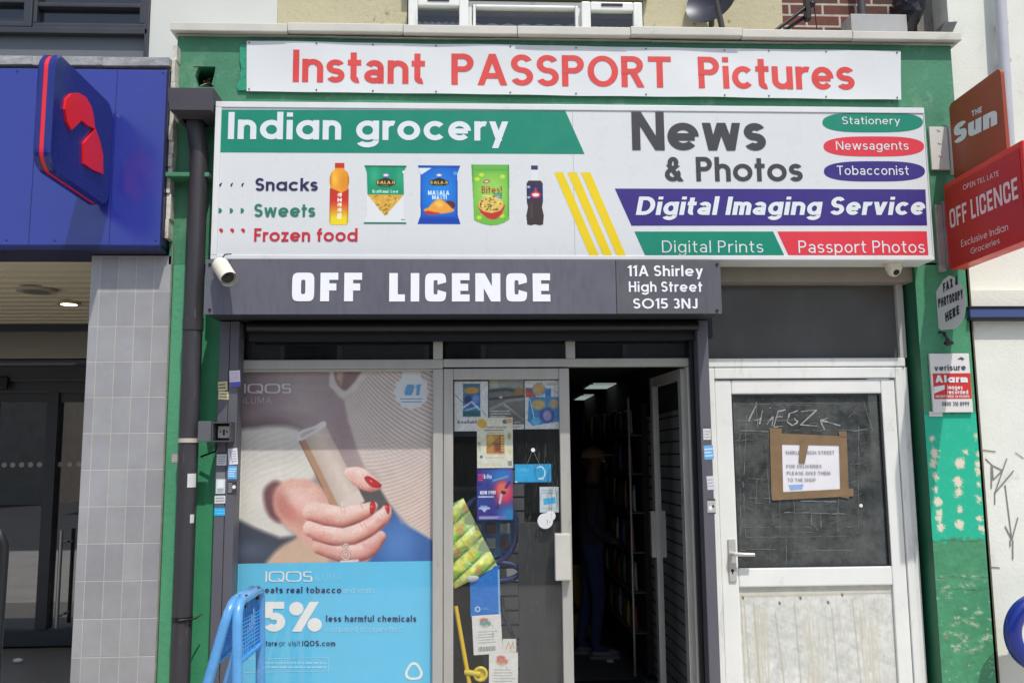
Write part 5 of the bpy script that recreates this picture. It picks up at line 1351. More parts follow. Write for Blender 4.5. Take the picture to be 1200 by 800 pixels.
for pts in (((427, 561), (433, 560), (446, 569), (444, 573), (436, 572), (429, 566)), ((434, 591), (438.5, 589), (440, 596), (437, 603), (434, 602)), ((451, 592), (455, 592), (456.5, 598), (455, 604), (451.5, 597))):
    p.poly(q(*pts), (140, 16, 26), 1.6, True); cx_ = sum(a_ for a_, _ in pts)/len(pts); cy_ = sum(c_ for _, c_ in pts)/len(pts)
    p.poly(q(*[(cx_+(a_-cx_)*.82, cy_+(c_-cy_)*.82) for a_, c_ in pts]), rd, 1.4, True); p.ell(cx_-1.4-ox, cy_-1.4-oy, 1.5, .8, (252, 176, 172), 1.2, .9, ang=.6)
for cy, r_ in ((640, 2.6), (650.5, 4.6)):
    for k_, wd, col_ in ((0, 2.2, (120, 84, 74)), (1, 1.3, (236, 222, 210))):
        p.line([(406-ox+r_*math.cos(a_), cy-oy+r_*math.sin(a_)) for a_ in np.linspace(0, 6.3, 16)], wd, col_)
p.line(q((401, 658), (420, 657)), 3, (232, 220, 208), 1.5)
# film grain and the knit's fuzz
p.c = p.c*(1 + .010*g_.standard_normal(p.X.shape)[..., None])
p.blotch(.012, 60, 8)
wp = thing("window_poster", "tall window poster of a hand with red nails holding a small beige case", "poster", ((xw0+xw1)/2, YP1, zat(395, 659, YP1)))
p.build("picture", printed("poster_print", .45), on_plane(ox, oy, ox+W_, oy+H_, YP1), wp)
b = MB()
ptext(b, "IQOS", 286, 460.5, 341, 449.5, YP1-.001, wt=.12, sup=4, gap=.1)
b.build("lettering", mat("pale_poster_ink", (232, 224, 222), .5), wp)
b = MB(); ptext(b, "ILUMA", 285.5, 472.5, 318, 465, YP1-.001, wt=.05, gap=.3); b.build("thin_lettering", mat("pale_poster_ink", (232, 224, 222), .5), wp)
b = MB(); cx, cz = U(482, 459, YP1); rr = xat(502, 459, YP1)-cx
b.flat([(cx+rr*(1+.055*math.cos(12*t_))*math.cos(t_), cz+rr*(1+.055*math.cos(12*t_))*math.sin(t_)) for t_ in np.linspace(0, 2*math.pi, 97)[:-1]], YP1-.0012)
b.flat([U(a_, c_, YP1-.0008) for a_, c_ in ((471.5, 434), (493, 434), (493, 446), (471.5, 446))], YP1-.0008)
bd = b.build("badge", mat("pale_badge", (226, 228, 228), .5), wp)
b = MB(); ptext(b, "#1", 473.5, 463, 491.5, 450.5, YP1-.0016, wt=.24, gap=.12, shear=.1)
for py, w_ in ((466.5, 13), (470, 12)):
    X0, X1, Z0, Z1 = R(482-w_, py, 482+w_, py+1.2, YP1-.0016); b.flat([(X0, Z0), (X1, Z0), (X1, Z1), (X0, Z1)], YP1-.0016)
b.build("badge_lettering", mat("badge_blue", (104, 166, 210), .5), wp)
# lower turquoise notice
lp = thing("window_poster", "turquoise lower window poster with white and navy lettering behind the blue stand", "poster", ((xw0+xw1)/2, YP1, .06))
b = MB(); Zt = zat(390, 658.5, YP1)
b.sheet([(xw0-.02, YP1-.002, .06), (xw1+.01, YP1-.002, .06), (xw1+.01, YP1-.002, Zt), (xw0-.02, YP1-.002, Zt)]); b.build("sheet", mat("turquoise_print", (100, 200, 234), .45, var=.02), lp)
yl = YP1-.003
b = MB()
ptext(b, "IQOS", 311, 681, 366, 669, yl, wt=.1, sup=4, gap=.1); ptext(b, "95%", 280, 739.5, 377, 704.5, yl, wt=.235, st='g', gap=.1)
n_ = 40
cx, cz = U(485, 786.5, yl); rr = xat(495, 786, yl)-cx
tri = lambda r_, a_: (cx+rr*r_*(1+.10*math.cos(3*(a_-math.pi/2)))*math.cos(a_), cz+rr*r_*(1+.10*math.cos(3*(a_-math.pi/2)))*math.sin(a_))
for i in range(n_):
    a0, a1 = 2*math.pi*i/n_, 2*math.pi*(i+1)/n_; b.flat([tri(1, a0), tri(1, a1), tri(.72, a1), tri(.72, a0)], yl-.001)
b.build("white_lettering", mat("white_poster_ink", (240, 240, 232), .5), lp)
b = MB(); ptext(b, "heats real tobacco", 304, 694.5, 400, 687, yl, wt=.2, st='g'); ptext(b, "less harmful chemicals", 382, 728, 488, 720.5, yl, wt=.2, st='g'); ptext(b, "Get it in-store", 279, 756.5, 325, 750, yl, wt=.19, st='g', space=.26); ptext(b, "or visit", 327, 756.5, 352, 750, yl, wt=.1, st='g'); ptext(b, "IQOS.com", 354, 756.5, 393, 750, yl, wt=.18, st='g')
b.build("navy_lettering", mat("navy_poster_ink", (26, 48, 96), .5), lp)
b = MB(); ptext(b, "ILUMA", 370, 679.5, 401, 671.5, yl, wt=.05, gap=.25); ptext(b, "and emits", 402, 694, 439, 687.5, yl, wt=.09, st='g'); ptext(b, "compared to cigarettes*", 382, 739.5, 472, 733, yl, wt=.09, st='g')
for i, py in enumerate((776, 781)):
    x_ = 302
    while x_ < 380: e_ = x_ + 2 + 7*random.random(); X0, X1, Z0, Z1 = R(x_, py-.8, min(e_, 382), py+1, yl); b.flat([(X0, Z0), (X1, Z0), (X1, Z1), (X0, Z1)], yl-.0005); x_ = e_+1.4
for a_ in ((286, 770.5, 385, 771.1), (286, 786.4, 385, 787), (385, 770.5, 385.6, 787)):
    X0, X1, Z0, Z1 = R(*a_, yl); b.flat([(X0, Z0), (X1, Z0), (X1, Z1), (X0, Z1)], yl-.0005)
b.build("pale_lettering", mat("pale_aqua_ink", (176, 224, 238), .5), lp)

# ================================================================== papers on the closed leaf (inside the glass)
M_paper = printed("paper_print", .55)
YD = YG + .006
def paper(name, p, rc, label, cat="poster", y=YD, rot=0.0):
    X0, X1, Z0, Z1 = R(*rc, y)
    o = tag(bpy.data.objects.new("tmp", None), "", "")  # placeholder, replaced below
    bpy.data.objects.remove(o)
    cx, cz = (X0+X1)/2, (Z0+Z1)/2
    ca, sa = math.cos(rot), math.sin(rot)
    def place(u, v):
        dx, dz = X0+(X1-X0)*u-cx, Z1+(Z0-Z1)*v-cz
        return (dx*ca-dz*sa, .0015*math.sin(5*u+3*v), dx*sa+dz*ca)
    ob = p.build(name, M_paper, place)
    ob.location = (cx, y, cz)
    return tag(ob, label, cat)
p = Print(39, 58, 2.4, (222, 222, 220))
p.rect(10, 3, 30, 41, (40, 120, 160)); p.rect(10, 3, 30, 8, (60, 104, 130)); p.ell(20, 11, 9, 4, (206, 150, 70), 2); p.ell(20, 24, 9, 9, (60, 90, 180), 3); p.ell(16, 22, 4, 5, (30, 54, 90), 2); p.ell(25, 21, 4, 5, (110, 150, 210), 2); p.line([(11, 30), (20, 24), (29, 33)], 2, (226, 232, 236), 2); p.line([(13, 34), (27, 30)], 1.6, (206, 220, 230), 2); p.rect(10, 35, 30, 41, (40, 96, 104), 2); p.blotch(.05, 60, 2)
p.write("Available In", 3, 49, 36, 3.4, (60, 60, 66), wt=.2, st='g'); p.line([(1, 16), (11, 26)], .8, (130, 134, 138)); p.line([(32, 34), (36, 40)], .7, (130, 134, 138))
paper("poster", p, (532.5, 446.5, 572, 505), "white poster with a blue foil packet, top left on the closed door glass", y=YD+.002)
p = Print(41, 56, 2.2, lambda X=0, Y=0: 0 or (120, 120, 118)) if False else Print(41, 56, 2.2, (116, 116, 114))
p.rect(0, 0, 41, 12, (150, 156, 150), 6); p.rect(2, 2, 10, 8, (176, 190, 160), 3); p.line([(0, 13), (20, 11), (41, 14)], 3, (56, 58, 58), 3); p.ell(36, 14, 6, 5, (150, 120, 70), 3); p.line([(0, 22), (41, 19)], 2, (50, 52, 54), 2); p.ell(14, 20, 2, 1.3, (210, 210, 206), 1); p.line([(0, 34), (22, 24), (41, 22)], 2, (170, 168, 162), 3); p.line([(18, 28), (41, 46)], 1.6, (196, 192, 180), 2); p.rect(0, 36, 41, 50, (92, 90, 86), 8, .6)
p.scribble(2, 34, 26, 43, 3, (226, 226, 222), .9); p.scribble(30, 47, 38, 49, 1, (220, 220, 216)); p.rect(0, 50.5, 41, 56, (206, 206, 202)); p.scribble(28, 52, 38, 54.5, 1, (150, 90, 130)); p.blotch(.05, 50, 5)
paper("poster", p, (573, 444.5, 614, 503), "dark grey poster of a road, top middle on the closed door glass", y=YD+.004)
p = Print(42, 58, 2.4, (216, 218, 216))
p.rect(1, 9, 13, 20, (150, 90, 96), 1); p.rect(1, 14, 13, 20, (196, 92, 66), 1); p.ell(17, 11, 8, 8, (150, 160, 170), 1); p.ell(17, 10, 5, 6, (206, 166, 90), 2); p.rect(24, 10, 31, 20, (56, 130, 190)); p.poly([(5, 20), (40, 20), (41, 49), (9, 54), (3, 48)], (56, 140, 196)); p.ell(16, 29, 8, 6, (206, 176, 110), 3); p.ell(34, 28, 6, 6, (180, 160, 130), 3); p.ell(26, 42, 9, 9, (70, 78, 150), 1.5); p.ell(26, 42, 5, 6, (150, 150, 190), 2); p.line([(6, 22), (12, 50)], 1, (190, 220, 236)); p.ell(13, 49, 5, 4, (100, 180, 226), 2); p.scribble(24, 3, 39, 6, 2, (110, 116, 120)); p.blotch(.07, 80, 9)
paper("poster", p, (615, 445.5, 657, 502.5), "white poster with bright blue boxes, top right on the closed door glass", y=YD+.002)
p = Print(42, 59, 2.4, (226, 224, 204))
p.ell(6, 7, 6, 5, (216, 174, 70), 1.5, ang=.6); p.ell(33, 5, 3, 2.5, (90, 110, 100), 1); p.ell(38, 4, 4, 3, (206, 170, 130), 2); p.ell(38, 22, 2, 4, (150, 170, 110), 2); p.ell(3, 34, 2, 5, (196, 200, 160), 2); p.ell(5, 46, 1.8, 1.8, (90, 120, 140), 1); p.ell(2, 30, 1, 1, (100, 100, 140)); p.ell(38, 40, 2, 3, (220, 214, 150), 2)
p.write("Sweet mangoes", 11, 12.5, 35, 2.6, (84, 76, 66), wt=.14); p.scribble(9, 13.5, 37, 16.5, 1, (96, 84, 76)); p.scribble(12, 17, 32, 19, 1, (130, 120, 110))
p.rect(11, 20, 32, 42, (190, 140, 66)); p.rect(20, 30, 29, 41, (130, 76, 52), 4); p.ell(16, 26, 5, 5, (216, 178, 90), 3); p.line([(27, 21), (27, 42)], 1.4, (120, 70, 50)); p.line([(12, 36), (26, 24)], .8, (110, 60, 40)); p.scribble(28, 22, 31, 40, 6, (236, 200, 120)); p.rect(12, 40, 32, 43, (214, 120, 70), 3, .6)
p.scribble(10, 46, 34, 48, 1, (130, 140, 150)); p.scribble(4, 53, 30, 57, 2, (200, 150, 140), .5); p.rect(36, 51, 41, 57, (150, 150, 146)); p.blotch(.03, 40, 6)
paper("poster", p, (559, 489, 601, 548), "cream fruit poster with an orange square picture on the closed door glass", y=YD)
p = Print(42, 60, 2.4, (52, 46, 136))
p.ell(30, 8, 16, 10, (40, 120, 200), 12); p.ell(32, 28, 13, 14, (214, 60, 100), 12); p.ell(30, 24, 7, 8, (236, 110, 90), 6); p.ell(6, 34, 14, 14, (40, 60, 150), 12); p.ell(38, 54, 12, 10, (40, 130, 190), 12); p.poly([(27, 30), (31, 25), (28, 40), (24, 47)], (206, 190, 200), 1); p.ell(31, 28, 3, 2, (30, 26, 60), 1, ang=.3); p.line([(34, 22), (38, 16)], 3, (30, 50, 130), 1.5); p.line([(25, 42), (24, 46)], 2.4, (60, 30, 60), 1); p.line([(19, 14), (36, 9)], 1.4, (120, 190, 230), 2); p.ell(38, 4, 3, 3, (100, 90, 180), 1)
p.rect(1.6, 6, 7, 14, (226, 60, 140)); p.scribble(2.2, 7, 6.6, 13, 3, (40, 20, 60)); p.write("blu", 8, 11.6, 17, 5.4, (240, 240, 244), wt=.22)
p.write("NEW PUFF", 3.5, 30, 22, 4.2, (236, 236, 240), wt=.3, st='q'); p.scribble(2, 31, 22, 34.5, 1, (230, 230, 236), 1); p.rect(2, 45, 15, 47.2, (190, 196, 226)); p.poly([(5, 47), (12, 47), (8.6, 51)], (190, 196, 226)); p.rect(4, 43, 12, 45, (120, 170, 220)); p.rect(2, 55, 34, 59, (120, 110, 180)); p.scribble(3, 55.6, 28, 58.6, 2, (230, 230, 240), .9)
paper("poster", p, (559, 549, 601, 609), "violet and pink poster below the cream fruit poster on the closed door", y=YD+.002)
p = Print(43, 21, 2.6, (38, 168, 224))
p.line([(30+5.5*math.cos(a_)+0, 10+7*math.sin(a_)) for a_ in np.linspace(-2.2, 1.9, 18)], 1.5, (226, 240, 246)); p.line([(30, 16), (33.5, 17.5)], 1.4, (226, 240, 246)); p.write("OPEN", 2.4, 8.4, 16, 3.8, (120, 204, 238), wt=.16); p.scribble(3, 11, 15, 13, 1, (110, 196, 232), .6); p.rect(0, 20, 43, 21, (20, 120, 180)); p.ell(1, 20.6, 2, 1.4, (220, 230, 236), 1)
osn = paper("open_sign", p, (603.5, 543.5, 646, 565), "bright blue open sign hanging on thin strings inside the closed door glass", "sign")
xs_, zs_ = U(624.5, 527, YD)
b = MB()
for px in (618, 632):
    x_, z_ = U(px, 543, YD); b.tube([(xs_, YD, zs_), (x_, YD, z_)], .0012, 5)
o = b.build("string", mat("string_grey", (170, 166, 160), .7), osn)
b = MB(); b.disc((xs_, YD-.004, zs_), .012, n=16, h=.008); b.build("suction_hook", M_white, osn)
p = Print(22, 31, 2.8, (206, 216, 220)); p.scribble(2.5, 3, 19, 9, 2, (140, 160, 170)); p.poly([(4, 14.5), (17.5, 12.5), (18.5, 20), (4.5, 22)], (60, 178, 226)); p.scribble(3, 24, 18, 28, 1, (170, 186, 194))
paper("card", p, (632.5, 570, 655, 600), "small pale card with a blue patch on the closed door beside the open sign", "card")
b = MB()
for px, py, r_ in ((639, 610, 9), (645, 604, 6)):
    x_, z_ = U(px, py, YG-.002); b.disc((x_, YG-.0022-.0006*(r_ < 8), z_), (xat(px+r_, py, YG)-x_), n=26)
solo("sticker", b, mat("peeled_white_sticker", (214, 216, 216), .6, var=.05), "two joined round white stickers below the small pale card", "sticker")

# things piled behind the closed leaf
p = Print(52, 78, 1.5, (120, 190, 60))
g_ = np.random.default_rng(14)
for i in range(7):
    yy = -2+15*i
    p.limb([(-8, yy+9), (24, yy+1), (60, yy-8)], [6.6, 7, 6.6], (226, 232, 120), (140, 192, 62), (70, 112, 34), soft=1.2)  # lit and shaded sides of the round rolls painted into the ink
    for j in range(4):
        cx_, cy_ = 2+15*j+4*g_.random(), yy+7-4*j+2*g_.random()
        p.ell(cx_, cy_, 5+2*g_.random(), 3+1.5*g_.random(), [(224, 196, 56), (206, 150, 84), (232, 214, 96)][(i+j) % 3], 2.5, .85, ang=-.3); p.ell(cx_+5, cy_+1, 3, 2, (120, 200, 70), 2, .7, ang=-.3)
    p.line([(-4, yy+16), (56, yy+1)], 1.4, (206, 214, 186), 1.2, .8); p.line([(4+40*g_.random(), yy), (14+40*g_.random(), yy+8)], .9, (240, 244, 232), 1, .7)
p.ell(44, 30, 4, 40, (206, 226, 190), 6, .5); p.blotch(.10, 90, 4)  # pale upright band is a painted highlight on the wrap
cp = thing("snack_multipack", "clear wrapped pack of green and yellow snacks leaning behind the door glass", "packet", (-.07, .2, .9))
Xc, Zc = U(544, 636, .14)
rz = math.radians(27)
def pk(u, v, dy=0.0):
    dx, dz = (u-.5)*.28, (.5-v)*.44
    return (Xc-.03+dx*math.cos(rz)-dz*math.sin(rz), .14+.02*math.cos((u-.5)*3.1)*-1+dy, Zc+dx*math.sin(rz)+dz*math.cos(rz))
p.build("front", printed("shaded_wrapper_print", .25, .6), lambda u, v: pk(u, v, -.012*math.sin(math.pi*5*v)), cp)
b = MB(); b.prism([pk(0, 0), pk(1, 0), pk(1, 1), pk(0, 1)], (0, .09, 0)); b.build("pack_body", mat("clear_wrap_green", (150, 170, 130), .3), cp)
b = MB(); x_, z_ = U(552, 676, .13); b.sphere((x_, .13, z_), .035, 12, 8, sq=(1.4, .6, .8)); b.build("crumpled_wrap", mat("crumpled_wrap", (206, 212, 210), .25, var=.15, vscale=30), cp)
def slab(name, rc, y, dpt, m, label, cat, tilt=0.0):
    X0, X1, Z0, Z1 = R(*rc, y); cx, cz = (X0+X1)/2, Z0
    b = MB(); rot = lambda x, z: (cx+(x-cx)*math.cos(tilt)-(z-cz)*math.sin(tilt), cz+(x-cx)*math.sin(tilt)+(z-cz)*math.cos(tilt))
    pts = [rot(*q_) for q_ in ((X0, Z0), (X1, Z0), (X1, Z1), (X0, Z1))]
    b.xz(pts, y, y+dpt); return solo(name, b, m, label, cat), rot, (X0, X1, Z0, Z1)
p = Print(33, 50, 2.0, (14, 112, 196)); p.ell(8, 42, 3, 3, (196, 214, 230)); p.ell(8, 42, 1.8, 1.8, (40, 110, 180)); p.scribble(13, 40, 20, 43, 2, (120, 190, 210)); p.rect(31, 0, 33, 50, (160, 190, 216), 1.5); p.blotch(.04, 40, 1)
bx = thing("blue_box", "bright blue carton standing behind the closed door above the white leaflet", "box", (.1, .16, .7))
pl_ = on_plane(551, 667, 586, 722, .13); p.build("front", M_paper, lambda u, v: (pl_(u, v)[0]+.004*(v-.5), .13, pl_(u, v)[2]), bx)
X0, X1, Z0, Z1 = R(551, 667, 586, 722, .13); b = MB(); b.box(X0+.002, X1-.002, .132, .22, Z0, Z1+.02); b.build("carton", mat("blue_card", (20, 104, 186), .5), bx)
for nm, rc, inkc, lab, rt_ in (("leaflet", (554, 720, 588, 766), (90, 150, 130), "white leaflet with a green emblem behind the door, under the blue carton", .05),
                             ("leaflet", (573, 764, 607, 812), (214, 110, 80), "white leaflet with an orange emblem, lowest behind the closed door", -.01)):
    p = Print(34, 46, 2.4, (222, 218, 212))
    p.ell(15, 10, 7, 5, (150, 150, 140), 2, .5)
    for k_ in range(4): p.ell(11+3*k_, 9+1.5*(k_ % 2), 2, 2.6, inkc, 1, .8)
    p.ell(14, 5.5, 5, 2, (190, 80, 70), 1, .7); p.scribble(6, 18, 30, 34, 5, (140, 140, 140), .6)
    for k_ in range(22): p.rect(5+.95*k_, 37, 5+.95*k_+.3+.5*RNG.random(), 42.5, (120, 120, 120))
    p.blotch(.02, 30, 3); paper(nm, p, rc, lab, "leaflet", y=.118, rot=rt_)
p = Print(16, 16, 2.6, (216, 214, 202)); p.line([(4, 12), (7, 4), (9, 12), (12, 4), (13, 11)], .7, (206, 130, 90)); paper("price_card", p, (589, 748, 605, 764), "small square cream card above the orange emblem leaflet", "card", y=.122)
# round blue rack of goods behind the glass
rk = thing("display_stand", "round blue cardboard display stand behind the posters of the closed door", "display", (.12, .3, 0))
b = MB(); x_, z_ = U(572, 620, .19); n_ = 40
def ring(mb, cx, cz, rx_, rz_, y, th_, tk, mi=0):
    pts = [(cx+rx_*math.cos(2*math.pi*i/n_), y, cz+rz_*math.sin(2*math.pi*i/n_)) for i in range(n_+1)]; mb.tube(pts, tk, 8, mi, cap=False)
ring(b, x_-.0, z_+.0, .17, .20, .17, .05, .018); ring(b, x_+.03, z_-.245, .16, .055, .17, .05, .018); b.build("rim", mat("navy_card_rim", (24, 38, 84), .5), rk)
b = MB(); b.disc((x_, .21, z_), .17, n=36); b.build("back_board", mat("blue_display_card", (40, 110, 160), .5, var=.2, vscale=6), rk)
for i in range(3):
    for j in range(3):
        b = MB(); xx_ = x_-.10+.085*j; zz_ = z_+.09-.085*i; b.box(xx_, xx_+.06, .18, .205, zz_-.03, zz_+.03, .004); b.build("small_box", mat("dull_blister_pack" if (i+j) % 2 else "dark_blister_pack", (110, 112, 112) if (i+j) % 2 else (60, 28, 34), .4, var=.3, vscale=20), rk)
b = MB(); b.box(x_-.03, x_+.03, .22, .24, 0, z_-.18); b.build("post", M_black, rk)
b = MB(); X0, X1, Z0, Z1 = R(586, 640, 608, 800, .36); b.box(X0, X1+.04, .36, .38, .1, Z1+.5); b.build("slatted_back", M_slat, rk)
b = MB()
pts = [U(a_, c_, .25) for a_, c_ in ((588, 700), (590, 718), (598, 738), (606, 756))]
b.tube([(a_, .25, c_) for a_, c_ in pts], .012, 8); b.build("beaded_strip", mat("dark_glitter", (60, 64, 72), .3, var=.6, vscale=80), rk)
b = MB(); X0, X1, Z0, Z1 = R(608, 632, 658, 800, .12); b.box(X0, X1, .13, .16, .06, Z1+.10, .003)
solo("dark_board", b, mat("scuffed_black_board", (44, 44, 45), .5, var=.25, vscale=7, stretch=(1, 1, .4), dirt=(120, 120, 118), dscale=22, dstretch=(1, 1, .3), dlo=.66, dhi=.72), "scuffed dark board closing the lower right of the closed door glass", "board")
b = MB(); X0, X1, Z0, Z1 = R(527, 445, 660, 640, .5); b.box(X0, X1, .6, .62, .2, Z1); solo("dark_backdrop", b, M_dark, "black backing behind the posters of the closed door", "board")
b = MB(); b.sphere((0, 0, 0), .0, 4, 3) if False else None
md = thing("mop", "yellow handled mop with a yellow ring leaning low behind the closed door glass", "mop", (-.1, .13, .45))
a_, c_ = U(534, 710, .13), U(551, 806, .13)
b = MB(); b.tube([(a_[0], .13, a_[1]), (c_[0], .13, c_[1])], .013, 10); b.build("handle", mat("yellow_plastic", (226, 186, 20), .35), md)
x_, z_ = U(563, 789, .12); b = MB(); b.disc((x_, .118, z_), .038, n=20, h=-.02); ring(b, x_, z_, .034, .034, .115, 0, .01); b.tube([(x_, .11, z_), (x_-.09, .13, z_+.01)], .016, 10, cap=True); b.build("ring", mat("yellow_clear_plastic", (214, 190, 50), .25), md)

# ================================================================== inside the open doorway
for i, (pxl, pxr, py0, py1, nm) in enumerate(((686, 714, 450, 455.5, "far"), (674, 717, 463, 468.5, "near"))):
    zc_ = IZ - .012; dA, dB = ray((pxl+pxr)/2, py0), ray((pxl+pxr)/2, py1)
    tA, tB = (zc_-EYE.z)/dA.z, (zc_-EYE.z)/dB.z; PA, PB = EYE+dA*tA, EYE+dB*tB
    xa, xb_ = (EYE+ray(pxl, py1)*((zc_-EYE.z)/ray(pxl, py1).z)).x, (EYE+ray(pxr, py1)*((zc_-EYE.z)/ray(pxr, py1).z)).x
    c = thing("ceiling_light", ("nearer" if i == 0 else "farther") + " pale ceiling panel light deep inside the dark shop", "light", ((xa+xb_)/2, PB.y, zc_))
    b = MB(); b.box(xa, xb_, PB.y, PA.y, zc_, zc_+.01); b.build("diffuser", emis("dim_panel_lamp", (214, 232, 226), .36), c)
    b = MB(); b.box(xa-.02, xb_+.02, PB.y-.02, PB.y-.001, zc_-.004, zc_+.011); b.box(xa-.02, xb_+.02, PA.y+.001, PA.y+.02, zc_-.004, zc_+.011); b.build("trim", M_off, c)
rack = thing("display_rack", "tall dark shelf rack of hanging packets on the right inside the shop", "rack", (1.3, 3.3, 0))
b = MB(); b.box(1.34, 1.385, 1.75, 5.2, .05, 2.1); b.build("back_panel", M_dim, rack)
for i in range(6):
    b = MB(); b.box(1.22, 1.339, 1.75, 5.2, .35+.3*i, .36+.3*i); b.build("shelf", mat("dull_shelf", (96, 92, 86), .5), rack)
b = MB(); b.tube([(1.235, 1.72, .05), (1.235, 1.72, 2.15)], .011, 8); b.build("upright", M_steel, rack)
cols = [(150, 52, 50), (160, 138, 70), (62, 86, 130), (150, 150, 144), (120, 80, 62), (76, 112, 78)]
for i in range(6):
    for j in range(15):
        b = MB(); y_ = 1.86+.22*j; z_ = .365+.3*i; hgt = .19+.06*random.random(); ww = .085+.015*random.random(); dp_ = .03*random.random()
        b.prism([(1.255+dp_, y_-ww, z_), (1.24+dp_, y_-ww, z_+.006), (1.23+dp_, y_-ww, z_+hgt*.25), (1.232+dp_, y_-ww, z_+hgt*.7), (1.242+dp_, y_-ww, z_+hgt*.97), (1.25+dp_, y_-ww, z_+hgt)], (0, 2*ww, 0))
        solo("packet", b, mat("packet_colour_%s" % "abcdef"[(i*3+j) % 6], cols[(i*3+j) % 6], .4, var=.5, vscale=14), "dim packet among the rows on the dark shelf rack inside the shop", "packet", "packets on the dark shelf rack")
b = MB()
for s_ in (-1, 1):
    b.add([(.98-.15, 3.55+.10*s_, .012), (.98+.15, 3.55+.10*s_, .012), (.98+.09, 3.55+.015*s_, .66), (.98-.09, 3.55+.015*s_, .66)], [(0, 1, 2, 3)])
    b.add([(.98-.15, 3.55+.115*s_, .012), (.98+.15, 3.55+.115*s_, .012), (.98+.09, 3.55+.03*s_, .66), (.98-.09, 3.55+.03*s_, .66)], [(3, 2, 1, 0)])
    b.prism([(.98-.15, 3.55+.10*s_, .012), (.98+.15, 3.55+.10*s_, .012), (.98+.09, 3.55+.015*s_, .66), (.98-.09, 3.55+.015*s_, .66)], (0, .014*s_, 0))
ws = thing("floor_sign", "yellow folding wet floor sign standing inside the shop behind the person", "sign", (.98, 3.55, .012))
b.v = b.v[-16:] if False else b.v
q = MB()
for s_ in (-1, 1):
    q.prism([(.98-.15, 3.55+.12*s_, .012), (.98+.15, 3.55+.12*s_, .012), (.98+.09, 3.55+.02*s_, .66), (.98-.09, 3.55+.02*s_, .66)], (0, .014*s_, 0))
q.build("panel", mat("dull_yellow_plastic", (216, 184, 40), .45), ws)
q = MB(); q.flat([(.98-.06, .22), (.98+.06, .22), (.98, .34)], 3.424, 0); q.v = [(x, 3.55-.136+(.1*(z-.012)/.65)-.003, z) for x, y, z in q.v]; q.build("warning_triangle", M_black, ws)

